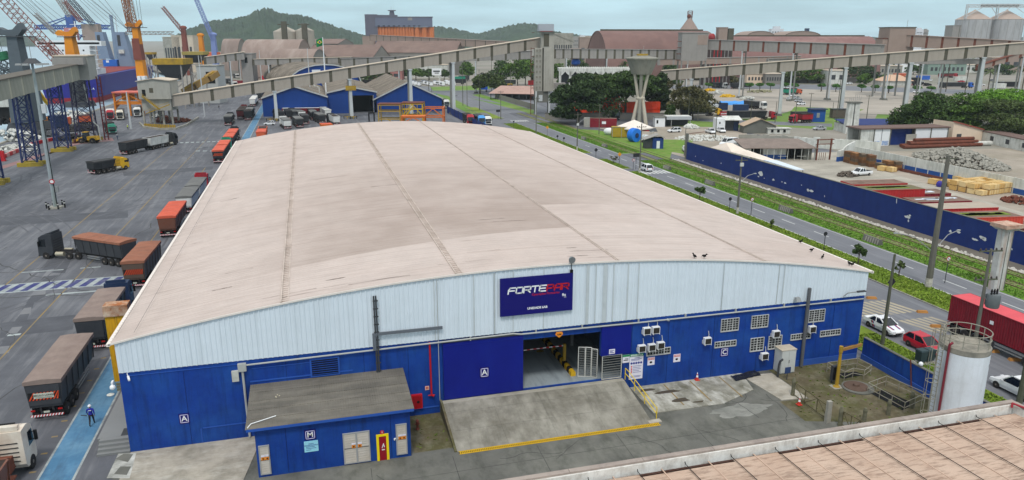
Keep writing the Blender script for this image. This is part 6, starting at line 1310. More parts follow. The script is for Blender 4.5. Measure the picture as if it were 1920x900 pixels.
p=G(1333,246);t=thing('white_cabin','white cabin with a dark open lean to beside two white pickups','cabin',tuple(G(1362,246)),-YAW);MB().box(-3.6,-.6,0,4,0,4.2).obj('wall',WHITE,t);MB().box(-2.6,-2.2,-.04,0,2.4,3.1).obj('window',DARK,t);MB().box(-.6,4.4,1.2,4,0,3.6).obj('wall',DGREY,t);MB().box(2.6,4.0,.9,1.2,0,3).obj('wall',PAINTS['navy'],t);MB().hexa([(-.9,-.4,3.6),(5,-.4,3.6),(5,4.2,4.6),(-.9,4.2,4.6),(-.9,-.4,3.75),(5,-.4,3.75),(5,4.2,4.75),(-.9,4.2,4.75)]).obj('roof',OFFW,t)
p=G(1424,250);t=thing('tan_roof_house','small house with a tan gable roof behind the yard building','house',tuple(p),-YAW);MB().prism([(-5.2,0),(5.2,0),(5.2,2.4),(0,4.6),(-5.2,2.4)],'y',0,5).obj('wall',CONCD,t);q=MB();q.hexa([(-5.6,-.5,2.3),(0,-.5,4.65),(0,5.4,4.65),(-5.6,5.4,2.3),(-5.6,-.5,2.45),(0,-.5,4.8),(0,5.4,4.8),(-5.6,5.4,2.45)]);q.obj('roof',mat('tan_roof',(178,156,134),.9,.12,.8,wave=('Y',.3,.03)),t);q=MB();q.hexa([(0,-.5,4.65),(5.6,-.5,2.3),(5.6,5.4,2.3),(0,5.4,4.65),(0,-.5,4.8),(5.6,-.5,2.45),(5.6,5.4,2.45),(0,5.4,4.8)]);q.obj('roof',mat('tan_roof',(178,156,134)),t);MB().box(2.2,9.5,-1.5,1.5,0,1.7).obj('annex',OFFW,t)
for k in(3.2,5.2,7.2):MB().box(k,k+.8,-1.56,-1.5,.5,1.4).obj('window',DARK,t)
MB().box(2.0,9.8,-1.8,1.6,1.7,1.85).obj('roof',OFFW,t)
p=G(1262,238);t=thing('open_shed','white hut with an open grey carport roof right of the water tower','shed',tuple(p),-YAW);MB().box(-6.4,-2.9,0,4,0,3.3).obj('wall',WHITE,t);MB().box(-5.9,-5.3,-.05,0,1.2,2.4).obj('window',DARK,t);MB().box(-6.7,-2.6,-.3,4.2,3.3,3.5).obj('roof',CONCD,t)
for x in(-.8,5.8):MB().box(x-.12,x+.12,-.6,-.4,0,3.4).obj('post',STEEL,t)
MB().box(-2.5,6.2,-.8,.0,2.6,3.7).obj('fascia',mat('pale_grey_sheet',(168,172,176),.6,.06,.8),t);MB().box(-2.5,6.2,.0,5,3.5,3.7).obj('roof',OFFW,t);MB().box(-2.4,6.1,4.6,4.8,0,3.4).obj('rear_wall',DGREY,t)
p=G(1188,256);t=thing('tent','white pyramid tent standing at the foot of the water tower','tent',(p.x,p.y,0),R(20));q=MB();w=4.3
for a,b in(((-w,-w),(w,-w)),((w,-w),(w,w)),((w,w),(-w,w)),((-w,w),(-w,-w))):
 q.face([(*a,2.9),(*b,2.9),(0,0,5.3)]);q.face([(*a,2.9),(*b,2.9),(*b,2.5),(*a,2.5)])
q.obj('canopy',mat('tent_cloth',(226,216,206),.8,.05,1),t)
for x in(-w,w):
 for y in(-w,w):MB().cyl((x,y,0),(x,y,2.8),.07,n=6).obj('pole',STEEL,t)
p=G(1165,258);t=thing('yellow_cage','yellow slatted cage box beside the blue tank','cage',tuple(p),-YAW);YM=mat('mustard_sheet',(166,140,40),.8,.15,1)
for x0,x1 in((-2.8,-.1),(.1,2.8)):MB().box(x0,x1,0,3.6,.2,3.2).obj('panel',YM,t)
q=MB()
for x in(-2.85,0,2.85):q.box(x-.08,x+.08,-.08,.0,0,3.4)
q.box(-2.9,2.9,-.08,0,3.2,3.35);q.obj('frame',CONC,t)
p=G(1191,266);t=thing('blue_tank','bright blue round tank lying between the cage and the blue hut','tank',tuple(p),R(20));BT=mat('bright_blue_plastic',(30,118,214),.4,.08,1)
MB().cyl((0,-.6,2.0),(0,1.6,2.0),2.0,n=20).obj('shell',BT,t,smooth=True)
for k in(-.3,.5,1.3):MB().ring((0,k,2.0),2.02,.08,24,5,axis='y').obj('hoop',BT,t)
MB().lathe((0,-.6,2.0),[(.01,0)],4)if False else MB().cyl((0,-.75,2.0),(0,-.6,2.0),.7,n=12).obj('hatch',PAINTS['navy'],t)
p=G(1199,266);t=thing('machine','white site machine with a black engine in front of the blue tank','machine',(p.x+1.1,p.y-1.4,0),R(25));MB().frus((0,0),1.0,.9,.6,(0,.1),.85,.7,2.2).obj('housing',WHITE,t);MB().box(-.5,.5,-1.1,-.8,.9,1.9).obj('grille',BLACK,t);wheels(t,[0],1.0,.4,.25)
p=G(1228,280);t=thing('blue_hut','small blue hut with a white door and grey gable roof','hut',tuple(G(1226,279)),-YAW);MB().box(-.4,2.6,0,3.4,0,3.0).obj('wall',mat('hut_blue',(32,60,120),.7,.12,1),t);MB().box(-2.6,-.4,.3,3.2,0,2.6).obj('wall',DGREY,t);MB().box(.7,1.6,-.05,0,.1,2.2).obj('door',WHITE,t);q=MB();q.prism([(-3,2.5),(1.1,3.9),(3.1,2.9),(3.1,3.05),(1.1,4.05),(-3,2.65)],'y',-.5,3.8);q.obj('roof',mat('hut_roof',(150,146,142),.9,.15,1),t)
for px,py,sx,m_,lab in((1212,258,1.6,RED,'small red awning stall left of the dark bunting'),(1225,259,1.2,DGREY,'dark stall awning behind the blue hut')):
 p=G(px,py);t=thing('stall',lab,'stall',tuple(p),-YAW);MB().hexa([(-sx,0,2.0),(sx,0,2.0),(sx,3,2.6),(-sx,3,2.6),(-sx,0,2.1),(sx,0,2.1),(sx,3,2.75),(-sx,3,2.75)]).obj('awning',m_,t)
 for x in(-sx+.1,sx-.1):MB().cyl((x,.1,0),(x,.1,2),.06,n=6).obj('post',STEEL,t)
p=G(1131,239);t=thing('red_shed','dark red container shed with a white emblem under the big dark tree','shed',tuple(p),R(-22));container(t,2.6,0,CRED,9.2,3.1,0,YCT,4);MB().box(-.5,.9,-.1,-.05,1.2,2.1).obj('emblem',WHITE,t);MB().box(-6.8,-4.7,0,2.6,0,3.2).obj('grey_end',CONC,t)
p=G(1143,253);t=thing('white_boat','white upturned hull leaning against the yellow cage','boat',tuple(p),R(40));MB().ball((0,0,1.1),1.4,12,6,sc=(.9,1.6,.85)).obj('hull',WHITE,t,smooth=True);MB().bar((0,-2.0,1.2),(0,2.0,1.2),.1).obj('keel',OFFW,t)
for px,py,lab in((1293,240,'white sheeted heap left of two by the right poles'),(1300,241,'white sheeted heap right of two by the right poles')):
 p=G(px,py);tag(rubble('sheeted_heap',p.x,p.y,1.9,1.4,1.1,60,OFFW,.3,.7),lab,'heap')
p=G(1320,260);o=rubble('pale_rubble_strip',p.x,p.y,9,7,.5,260,OFFW,.15,.5);stuff(o)
p=G(1310,212);t=thing('white_boat','white boat on a dark cradle left of the blue containers','boat',tuple(G(1318,210)),R(75));q=MB();q.prism([(-6,2.6),(-5.2,1.0),(5,1.0),(6.4,2.9),(6.2,3.4),(-6,3.3)],'x',-1.7,1.7);q.obj('hull',WHITE,t);MB().frus((0,-.5),1.3,3,3.4,(0,-.8),1.1,2.2,4.8).obj('cabin',WHITE,t);MB().box(-1.4,1.4,-4,4,0,1.0).obj('cradle',BLACK,t)
for i,(px,py,m_,lab)in enumerate(((1338,206,'navy','navy container beside the first right column, left'),(1350,206,'navy','navy container beside the first right column, right'),(1388,212,'navy','blue container behind the long black trailer'))):
 p=G(px,py);t=thing('container',lab,'container',tuple(p),R(75));container(t,6,.1,PAINTS[m_],2.44,2.9 if i<2 else 3.4,-3,None,14)
p=G(1378,196);t=thing('blue_tarpaulin','bright sky blue tarpaulin spread over goods on the lot','tarpaulin',tuple(p),-YAW);q=MB();rr=random.Random(5);gx=[[(-7+i*1.4,-2+j*1.3,(1.6 if 0<j<3 else .7)+rr.uniform(-.25,.25))for i in range(11)]for j in range(4)]
for a,b in zip(gx,gx[1:]):q.strip(a,b)
q.strip(gx[0],[(x,y-.4,0)for x,y,z in gx[0]]);q.strip(gx[-1],[(x,y+.4,0)for x,y,z in gx[-1]]);q.obj('sheet',mat('sky_blue_tarp',(70,150,226),.6,.06,2),t)
for px,py,s,m_,lab in((1364,182,2.6,YEL,'yellow heap of goods on the open lot'),(1330,171,3,YEL,'yellow goods at the far end of the open lot'),(1345,175,2.5,OFFW,'pale goods heap beside the yellow one on the lot'),(1400,186,2.6,OFFW,'low pale goods heap near the blue tarpaulin'),(1320,198,2.6,RED,'red goods heap above the white boat'),(1424,173,5,mat('weedy_rubble',(140,138,110),.9,.3,2),'weedy rubble bank on the open lot')):
 p=G(px,py);tag(rubble('goods_heap',p.x,p.y,s*1.6,s*.7,1.2,70,m_,.3,.8),lab,'heap')
def fz(px,py,D):return DP(px,py,D).z
def fthing(name,label,cat,px,D,rz=0,group=None):
 p=DP(px,200,D);return thing(name,label,cat,(p.x,p.y,0),-YAW+rz,group)
def mpp(D):return D/FPX*1.0
GAL=mat('conveyor_cladding',(166,156,145),.8,.08,.3,streak=(142,134,124),samt=.5,sdir=(.6,.6,.1),dirt=(156,148,138),damt=.5,dscale=.15);RIB=mat('conveyor_rib',(86,82,70),.85,.1,.6);GROOF=mat('conveyor_roof',(196,182,164),.85,.12,.4);COLM=mat('grey_white_column',(190,194,196),.85,.08,.5,streak=(150,152,152),samt=.5,sdir=(.8,.8,.08));GALG=mat('grey_gallery',(146,142,138),.8,.08,.3,streak=(116,112,108),samt=.4,sdir=(.5,.5,.1));COLD=mat('dull_grey_column',(130,130,126),.9,.1,.5);GALB=mat('brown_gallery',(150,132,122),.8,.1,.3)
def conveyor(name,label,P0,P1,h,w,n,cols=(),panel=GAL,rib=RIB,roof=GROOF,base=True,cap=.35,colm=COLM):
 cf=1.0 if panel is GAL else .5
 """enclosed belt gallery: one panel and one rib per bay, columns where the photo has them; cols: parameter along the line"""
 P0=Vector(P0);P1=Vector(P1);t=thing(name,label,'conveyor',(P0.x,P0.y,0));d=P1-P0;L=math.hypot(d.x,d.y);sl=d.z/L;b=L/n;s=1.15
 ang=math.atan2(d.y,d.x)
 def bay(x0,x1,yh,zb,zt,mi):
  q=MB();q.hexa([(x0,-yh,zb+x0*sl),(x1,-yh,zb+x1*sl),(x1,yh,zb+x1*sl),(x0,yh,zb+x0*sl),(x0,-yh,zt+x0*sl),(x1,-yh,zt+x1*sl),(x1,yh,zt+x1*sl),(x0,yh,zt+x0*sl)]);return q.mesh(mi[0],mi[1])
 pm=bay(s/2+.0,b-s/2,w/2,0,h,('panel',panel));rm=bay(-s/2,s/2,w/2-.05,-.12,h+.02,('rib',rib));rf=bay(-.01,b-.02,w/2+cap,h+.03,h+.28,('roof_sheet',roof))
 for i in range(n):
  o=Vector((i*b,0,0));R_=Matrix.Rotation(ang,3,'Z');pos=R_@o;pos.z=P0.z+sl*i*b
  for me in(pm,rm,rf):link(me.name.split('.')[0],me,t,pos,ang)
 R_=Matrix.Rotation(ang,4,'Z')
 for u in cols:
  x=u*L;zt=P0.z+sl*x
  for yy in(-w*.42,w*.42):
   q=MB();q.frus((x,yy),.62*cf,.52*cf,0,(x,yy),.5*cf,.42*cf,zt-.5);q.frus((x,yy),.8*cf,.62*cf,zt-.5,(x,yy),.8*cf,.62*cf,zt-.05);q.xf(R_);q.obj('column',colm if yy<0 else COLD,t)
   if base:q=MB();q.frus((x,yy),1.1,1.0,0,(x,yy),.8,.75,.9);q.xf(R_);q.obj('footing',CONCD,t)
  q=MB();q.box(x-.35,x+.35,-w*.42,w*.42,zt-.9,zt-.2);q.xf(R_);q.obj('cross_beam',COLD,t)
 return t
La,Lb_=(-47,295),(93,302)
P0=VPL(322,200,La,Lb_);P1=VPL(1012,90,La,Lb_);Lc=math.hypot(P1.x-P0.x,P1.y-P0.y)
par=lambda px:math.hypot(VPL(px,150,La,Lb_).x-P0.x,VPL(px,150,La,Lb_).y-P0.y)/Lc
conveyor('conveyor','long beige conveyor gallery rising from the transfer house to the concrete tower',P0,P1,4.0,4.2,20,[par(513),par(655),par(768),par(848)])
for px,lab in((513,'yellow striped bollards round the left conveyor column'),(656,'yellow striped guard rails round the second conveyor column')):
 p=VPL(px,220,La,Lb_);t=thing('guard_barrier',lab,'guard rail',(p.x,p.y-3.2,0))
 for k in range(5):MB().cyl((-2.4+k*1.2,0,0),(-2.4+k*1.2,0,1.1),.16,n=6).obj('bollard',YELD if k%2 else BLACK,t)
 MB().box(-2.4,2.4,-.1,.1,.8,.95).obj('rail',YELD,t)
Ra,Rb=(153.8,281),(250.1,221.7);P0=VPL(1240,151,Ra,Rb);P1=VPL(1960,98,Ra,Rb);Lc=math.hypot(P1.x-P0.x,P1.y-P0.y);par=lambda px:math.hypot(VPL(px,150,Ra,Rb).x-P0.x,VPL(px,150,Ra,Rb).y-P0.y)/Lc
conveyor('conveyor','long beige conveyor gallery crossing the right side of the photo on five columns',P0,P1,3.9,4.0,21,[par(1297),par(1467),par(1583),par(1703),par(1836)])
p0,p1=DP(1040,109,420),DP(1310,111,420);conveyor('conveyor','grey level conveyor gallery behind the water tower',p0,p1,4.8,4.5,17,[.08,.36,.6],GALG,RIB,GALG)
p0,p1=DP(1303,92,415),DP(1655,106,345);conveyor('conveyor','grey conveyor gallery falling to the right in front of the brown stores',p0,p1,5.0,4.5,12,[.3,.58],GALG,RUST,GALG)
p0,p1=DP(1684,86,400),DP(1960,104,350);conveyor('conveyor','brown grey conveyor gallery leaving the tall brown transfer block to the right',p0,p1,5.6,4.5,9,[.35],GALB,RUST,GALB)
p0,p1=DP(1834,131,330),DP(1960,92,330);conveyor('conveyor','rusty narrow conveyor rising steeply at the right edge',p0,p1,1.9,2.6,5,[.3,.66],GALB,RUST,RUST)
p0,p1=DP(1235,122,460),DP(1500,116,460);conveyor('conveyor','low dull gallery in front of the mauve store',p0,p1,3.4,4,10,[.2,.6],GALB,GALG,GALG)
p0,p1=DP(1440,119,380),DP(1835,120,380);conveyor('conveyor','thin grey gallery under the long right conveyor',p0,p1,2.2,3,12,[.3,.57,.73],GALG,GALG,GALG)
p0,p1=DP(640,125,430),DP(1000,110,430);conveyor('conveyor','grey brown gallery passing behind the long rising conveyor',p0,p1,4.2,4,14,[.3,.7],GALG,RIB,GALG)
p0,p1=DP(698,76,780),DP(955,92,600);conveyor('conveyor','beige gallery sloping down from the orange walled mill',p0,p1,5.5,5,16,[.2,.5],GALB,RIB,GALB)
p0,p1=DP(385,121,430),DP(460,111,440);conveyor('conveyor','short grey gallery between the white hopper house and a transfer tower',p0,p1,4,4,4,[.6],GALG,RIB,GROOF)
p0,p1=DP(478,122,440),DP(660,118,440);conveyor('conveyor','low grey gallery running to the mossy sheds',p0,p1,3.2,4,8,[.15,.4],GALG,RIB,GROOF)
def block(name,label,cat,px0,px1,yt,D,depth,m,zb=0.0,rz=0,roofm=None,extra=None):
 t=fthing(name,label,cat,(px0+px1)/2,D,rz);w=(px1-px0)/2*D/FPX;z=fz((px0+px1)/2,yt,D)
 if zb>8:
  for x in(-w+.5,w-.5):
   for y in(.5,depth-.5):MB().box(x-.35,x+.35,y-.35,y+.35,0,zb).obj('leg',COLD,t)
 MB().box(-w,w,0,depth,zb,z).obj('wall',m,t);MB().box(-w-.3,w+.3,-.3,depth+.3,z,z+.4).obj('roof',roofm or m,t);return t,w,z
t,w,z=block('transfer_tower','flat grey sheeted transfer tower between two grey galleries','tower',1272,1319,62,405,10,GALG,zb=fz(1295,114,405))
for k in range(4):MB().box(-w-2,-w-.0,1,3,z-14+k*3.2,z-13.7+k*3.2).obj('platform',RUST,t)
MB().box(w*.2,w*.95,-.12,0,z-6,z-1).obj('door_panel',GALB,t)
t,w,z=block('transfer_tower','tall brown sheeted transfer block before the grain silos','tower',1651,1697,52,395,12,GALB,zb=fz(1675,104,395),roofm=RIB);MB().box(-w-2.6,-w-.0,1,9,fz(1675,104,395),z-5.5).obj('wing',GALB,t);MB().box(-w-2.8,-w,.8,9.2,z-5.5,z-5.1).obj('wing_roof',RUST,t);MB().bar((w*.6,4,z),(w*.6,4,z+4),.12).obj('antenna',STEEL,t)
t,w,z=block('elevator_tower','pair of brown elevator towers between the two brown stores','tower',1338,1354,52,560,8,GALB);MB().box(w+.6,w+4.6,0,7,0,z-.4).obj('wall',RIB,t);MB().ball((-w-4,3,z-6.5),2.6,10,7).obj('red_dome',mat('dull_red_dome',(150,50,52),.7,.1,.5),t)
t,w,z=block('transfer_house','dull block at the left end of the grey level gallery','building',1070,1085,92,424,6,GALB)
MB().lathe((0,-1.4,z-9),[(.2,0),(2.4,1),(2.5,2.4),(1.6,3.6)],12).obj('blue_fan',PAINTS['blue'],t)
t,w,z=block('side_bin','grey square bin house left of the twin silos','building',1765,1789,48,770,14,GALG);MB().bar((w*.2,2,z),(w*.2,2,z+8),.14).obj('antenna',STEEL,t);MB().box(-.2,.2,-.1,0,4,z).obj('joint',RIB,t)
def shed(name,label,px,D,W_,L_,zt,ze,roofm,wallm,shape='gable',rz=0,endm=None,n=14,ridge=None,cat='shed',world=False):
 """end wall (width W_) at the given place, ridge running back for L_; turn it with rz"""
 t=fthing(name,label,cat,px,D,(YAW if world else 0)+rz);w=W_/2
 if shape=='gable':pts=[(-w,ze),(0,zt),(w,ze)]
 else:pts=[(-w*math.cos(math.pi*i/n),ze+(zt-ze)*math.sin(math.pi*i/n))for i in range(n+1)]
 q=MB();A_=[(x*1.03,-.4,z+.1)for x,z in pts];B_=[(x*1.03,L_+.4,z+.1)for x,z in pts];q.strip(A_,B_);q.strip([(x,y,z-.35)for x,y,z in A_],[(x,y,z-.35)for x,y,z in B_]);q.strip(A_,[(x,y,z-.35)for x,y,z in A_]);q.strip(B_,[(x,y,z-.35)for x,y,z in B_]);q.obj('roof',roofm,t,smooth=shape!='gable')
 for y in(0,L_):MB().face([(-w,y,0)]+[(x,y,z)for x,z in pts]+[(w,y,0)]).obj('end_wall',endm or wallm,t)
 if ze>.5:
  for s in(-1,1):MB().box(s*w-.12,s*w+.12,.05,L_-.05,0,ze-.02).obj('side_wall',wallm,t)
 if ridge:MB().box(-W_*.025,W_*.025,L_*.03,L_*.97,zt-.1,zt+ridge).obj('ridge_vent',RIB,t)
 return t
BR=mat('brown_store_roof',(122,94,88),.85,.1,.06,dirt=(104,80,76),damt=.6,dscale=.02,streak=(140,110,102),samt=.5,sdir=(.1,.1,.02));MV=mat('mauve_store_roof',(126,94,90),.85,.1,.06,streak=(156,128,122),samt=.8,sdir=(.05,.05,.02));DUST=mat('dusty_shed_roof',(122,102,95),.9,.12,.08,streak=(100,82,76),samt=.6,sdir=(.25,.05,.05),dirt=(140,120,110),damt=.5,dscale=.03);GWALL=mat('grey_shed_wall',(132,128,122),.9,.1,.1);VAULT=mat('pale_vault_roof',(148,130,121),.85,.12,.06,dirt=(116,100,93),damt=.7,dscale=.03,streak=(176,162,153),samt=.6,sdir=(.03,.1,.05))
z=fz(1215,57,560);shed('bulk_store','huge brown vaulted bulk store right of the centre',1116,590,60,88,z,2,BR,BR,'arc',R(-80),ridge=1.2,n=24)
z=fz(1490,68,600);shed('bulk_store','long mauve vaulted bulk store behind the falling grey gallery',1612,620,60,112,z,3,MV,MV,'arc',R(86),ridge=1.0)
t,w,z=block('store_front','dark open front with red posts beside the mauve store','building',1316,1364,92,500,8,mat('dark_store_front',(66,54,52),.9,.1,.4))
for k in range(7):MB().box(-w+1+k*2.3,-w+1.4+k*2.3,-.3,0,0,z).obj('post',(RED if k in(2,3,4)else GALG),t)
D=680;t=fthing('silo','pale cone roofed silo with a lattice headframe behind the brown store','silo',1287,D);z1=fz(1287,33,D);z0=fz(1287,58,D);MB().lathe((0,8,0),[(9,0),(9,z0),(1.2,z1)],18).obj('shell',VAULT,t);q=MB()
zt=fz(1287,20,D)
for x in(-1.6,1.8):
 for y in(7,9):q.bar((x,y,z1-2),(x*1.2,y,zt),.35)
for k in range(5):q.bar((-1.8,7,z1+k*1.3),(2.0,7,z1+1.3+k*1.3),.25);q.bar((2,7,z1+k*1.3),(-1.8,7,z1+1.3+k*1.3),.25)
q.ball((-.6,8,z1+1.2),2.0,8,5);q.obj('headframe',RUST,t)
for px,D,W_,zt,lab in((1415,720,26,58,'left of two low arched roofs above the mauve store'),(1492,720,34,58,'right of two low arched roofs above the mauve store')):
 t=shed('arched_shed',lab,px,D,W_,40,fz(px,zt,D),fz(px,69,D),GALB,GALB,'arc');
 if px>1480:MB().box(W_*.12,W_*.2,3,8,fz(px,zt,D)-2,fz(px,53,D)).obj('roof_stack',PAINTS['navy'],t)
SILO=mat('galvanised_silo',(168,168,170),.6,.08,.15,streak=(118,118,118),samt=.6,sdir=(.5,.5,.06),dirt=(172,172,170),damt=.5,dscale=.06);SROOF=mat('silo_roof_cone',(170,152,140),.7,.1,.2)
D=760
for px,lab in((1818,'left of the two huge round grain silos at the upper right'),(1877,'right of the two huge round grain silos at the upper right')):
 t=fthing('grain_silo',lab,'silo',px,D,0,'twin grain silos');r=29.5*D/FPX;ze=fz(px,36,D);za=fz(px,18,D);MB().lathe((0,r,0),[(r,0),(r,ze)],36).obj('shell',SILO,t,smooth=True);MB().lathe((0,r,ze),[(r+.3,0),(1.0,za-ze),(.8,za-ze+.5)],24).obj('cone_roof',SROOF,t)
 for k in range(7):MB().lathe((0,r,ze*(k+1)/8),[(r+.03,0),(r+.1,.15),(r+.03,.3)],36,closed=False).obj('band',SILO,t)
 for k in range(9):
  a=math.pi+k*math.pi/8;MB().box(r*math.cos(a)-.12,r*math.cos(a)+.12,r+r*math.sin(a)-.16,r+r*math.sin(a)-.02,0,ze).obj('stiffener',GALG,t)
t=fthing('silo_catwalk','lattice catwalk with a grey conveyor spanning the tops of the twin silos','catwalk',1850,D);m_=D/FPX;q=MB();zc=fz(1850,13,D);zt=fz(1850,8,D)
for x in(-57,0,59):
 for y in(6,9):q.bar((x*m_,y,fz(1850,36,D)),(x*m_*1.0+(.6 if x<0 else-.6),y,zt),.7)
for y in(6,9):
 for zz in(zc,zt):q.bar((-57*m_,y,zz),(59*m_,y,zz),.6)
 for k in range(24):a=-57+k*116/24;q.bar((a*m_,y,zc if k%2 else zt),((a+116/24)*m_,y,zt if k%2 else zc),.4)
for a,b in((-57,-30),(57,30),(0,-14),(0,20)):q.bar((a*m_,6,zc-9),(b*m_,6,zc),.45)
q.obj('truss',COLM,t);MB().box(-31*m_,36*m_,6.3,8.7,zc+.2,zt+.6).obj('conveyor_housing',GALG,t)
D=900;t=fthing('mill','grey blue mill building with orange silo walls below and a lookout on top','building',755,D,R(8));m_=D/FPX;MILL=mat('mill_grey',(98,98,112),.8,.08,.08,streak=(82,82,96),samt=.5,sdir=(.2,.2,.02));MILL2=mat('mill_blue_grey',(104,110,130),.8,.08,.08);ORW=mat('mill_orange',(200,118,70),.85,.1,.08,streak=(156,88,54),samt=.6,sdir=(.3,.3,.02))
Z=lambda y:fz(755,y,D);X=lambda px:(px-755)*m_
MB().box(X(694),X(716),-1,16,0,Z(27)).obj('tower',MILL,t);MB().box(X(716),X(752),6,18,0,Z(27)-.5).obj('rear_block',MILL,t);MB().box(X(712),X(814),-1.5,14,Z(50),Z(33)).obj('upper_block',MILL2,t);MB().box(X(710),X(815),-1.8,14.3,Z(33),Z(31)).obj('roof',MILL,t);MB().box(X(770),X(778),-1.7,-1.5,Z(38),Z(33)).obj('hatch',GALG,t)
for k in range(14):MB().cyl((X(710+k*5.2),1.6,0),(X(710+k*5.2),1.6,Z(50.5)),1.8,n=12).obj('orange_bin',ORW,t)
MB().box(X(707),X(817),3,13,0,Z(50.6)).obj('orange_wall',ORW,t)
for k in range(3):MB().cyl((X(786+k*13),2.6,0),(X(786+k*13),2.6,Z(51)),3.2,n=12).obj('orange_bin',ORW,t)
for k in range(9):MB().box(X(716+k*9),X(720+k*9),-1.62,-1.5,Z(49.5),Z(47.8)).obj('window',DARK,t)
MB().frus((X(742),10),3.2,3,Z(27)-1,(X(742),10),2.4,2.4,Z(20)).obj('lookout',MILL,t);MB().box(X(735),X(749),6,14,Z(20),Z(18.5)).obj('lookout_roof',MILL,t);MB().bar((X(741),10,Z(18)),(X(741),10,Z(11)),.25).obj('mast',STEEL,t);MB().bar((X(745),10,Z(18)),(X(745),10,Z(8)),.12).obj('mast',STEEL,t)
t,w,z=block('base_house','low beige house at the foot of the mill','building',686,706,68,860,12,GALB)
shed('gable_shed','dusty gabled shed with a grey end, left of two below the mill',720,640,24,74,fz(720,85,640),fz(720,107,640),DUST,GWALL,'gable',R(62));shed('gable_shed','dusty gabled shed with a grey end, right of two below the mill',866,650,24,80,fz(866,77,650),fz(866,99,650),DUST,GWALL,'gable',R(70));shed('gable_shed','dusty gabled shed seen between the two below the mill',790,700,24,80,fz(790,84,700),12,DUST,GWALL,'gable',R(75));shed('gable_shed','wide dusty shed behind the flag',655,820,44,60,fz(655,73,820),fz(655,82,820),DUST,GWALL,'gable',R(80))
shed('vaulted_shed','pale barrel vaulted shed with a dark end left of the flagpole',605,470,20,30,fz(605,92,470),6,VAULT,GWALL,'arc',R(70));t=shed('vaulted_shed','large pale dome vaulted store with a white patch on its side',578,590,36,44,fz(540,74,590),2,VAULT,VAULT,'arc',R(84));shed('vaulted_shed','pinkish vaulted shed with a dark end by the blue lattice crane',464,620,11,22,fz(455,73,560),5,VAULT,GWALL,'arc',R(55))
for k,(px,rpx,yb_,ya,lab)in enumerate(((540,22,59,49,'wide conical roofed silo left of two behind the pale vaulted store'),(577,16.5,57,50,'narrow conical roofed silo right of two behind the pale vaulted store'))):
 D=680;t=fthing('silo',lab,'silo',px,D);r=rpx*D/FPX;MB().lathe((0,r,0),[(r,0),(r,fz(px,yb_,D)),(1,fz(px,ya,D))],24).obj('shell',mat('beige_silo',(168,160,148),.85,.08,.1),t);q=MB();w=2.2;q.box(-w+2,w+2,-1.5,1.5,0,fz(px,40+k*4,D));q.box(-w*2.4+2,w*2+2,-1.4,1.4,fz(px,47,D),fz(px,45,D));q.obj('elevator_leg',RIB,t)
MOSS=mat('mossy_mottled_roof',(112,103,92),.95,.22,.3,dirt=(76,72,60),damt=.95,dscale=.14,streak=(176,162,148),samt=.9,sdir=(.1,.7,.3))
def bshed(label,x0,x1,y,ze,zp,L_,roofm=MOSS,door=None,shape='gable'):
 t=thing('blue_shed',label,'shed',((x0+x1)/2,y,0),0,'blue port sheds');w=(x1-x0)/2;n=12
 pts=[(-w,ze),(0,zp),(w,ze)]if shape=='gable' else[(-w*math.cos(math.pi*i/n),ze+(zp-ze)*math.sin(math.pi*i/n))for i in range(n+1)]
 dark=door
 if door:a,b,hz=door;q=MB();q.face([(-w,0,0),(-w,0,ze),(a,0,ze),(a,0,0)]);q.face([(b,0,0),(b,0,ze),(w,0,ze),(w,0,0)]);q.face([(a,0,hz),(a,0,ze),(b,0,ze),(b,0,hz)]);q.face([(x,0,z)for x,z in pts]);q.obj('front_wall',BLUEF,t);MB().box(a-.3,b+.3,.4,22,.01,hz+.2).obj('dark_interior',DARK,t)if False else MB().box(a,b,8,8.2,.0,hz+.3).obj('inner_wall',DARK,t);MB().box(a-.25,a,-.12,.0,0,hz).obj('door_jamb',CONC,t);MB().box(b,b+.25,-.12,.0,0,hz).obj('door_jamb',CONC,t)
 else:MB().face([(-w,0,0)]+[(x,0,z)for x,z in pts]+[(w,0,0)]).obj('front_wall',BLUEF,t)
 A_=[(x*1.04,-.5,z+.12)for x,z in pts];B_=[(x*1.04,L_,z+.12)for x,z in pts];q=MB();q.strip(A_,B_);q.strip([(x,y_,z-.3)for x,y_,z in A_],[(x,y_,z-.3)for x,y_,z in B_]);q.obj('roof',roofm,t,smooth=shape!='gable')
 q=MB()
 for a,b in zip(A_,A_[1:]):q.bar((a[0],-.55,a[2]-.1),(b[0],-.55,b[2]-.1),.12,.5)
 q.obj('rim',COLM,t)
 for s in(-1,1):MB().box(s*w-.1,s*w+.1,.05,L_,0,ze).obj('side_wall',BLUEF,t)
 MB().face([(-w,L_,0)]+[(x,L_,z)for x,z in pts]+[(w,L_,0)]).obj('rear_wall',BLUEF,t);return t
bshed('plain blue gabled shed with a mossy roof behind the red container, leftmost of three',-16.5,8.2,312,7.2,11.6,70)
bshed('blue shed with a large dark doorway, middle of the three blue sheds',8.6,28.5,318,8.4,10.6,80,door=(-.5,8.5,7.2))
bshed('blue gabled shed right of the dark doorway, behind the yellow frames',27.5,56,318,5.2,12.2,85)
t=bshed('big blue arch fronted shed with a mottled roof behind the rising conveyor',-17,19,398,7.5,17,75,shape='arc');p=DP(613,200,392);t.location=(p.x,p.y,0);t.rotation_euler=(0,0,R(12));MB().box(-6.5,-2.2,-.2,-.05,11,14.5).obj('white_panel',WHITE,t);text('6C',1.8,SIGNB,t,(-4.3,-.24,12.7),FRONT,bold=.05)
TWR=mat('weathered_tower_concrete',(172,168,158),.92,.1,.3,streak=(118,116,106),samt=.7,sdir=(.8,.8,.05),dirt=(140,138,128),damt=.5,dscale=.2)
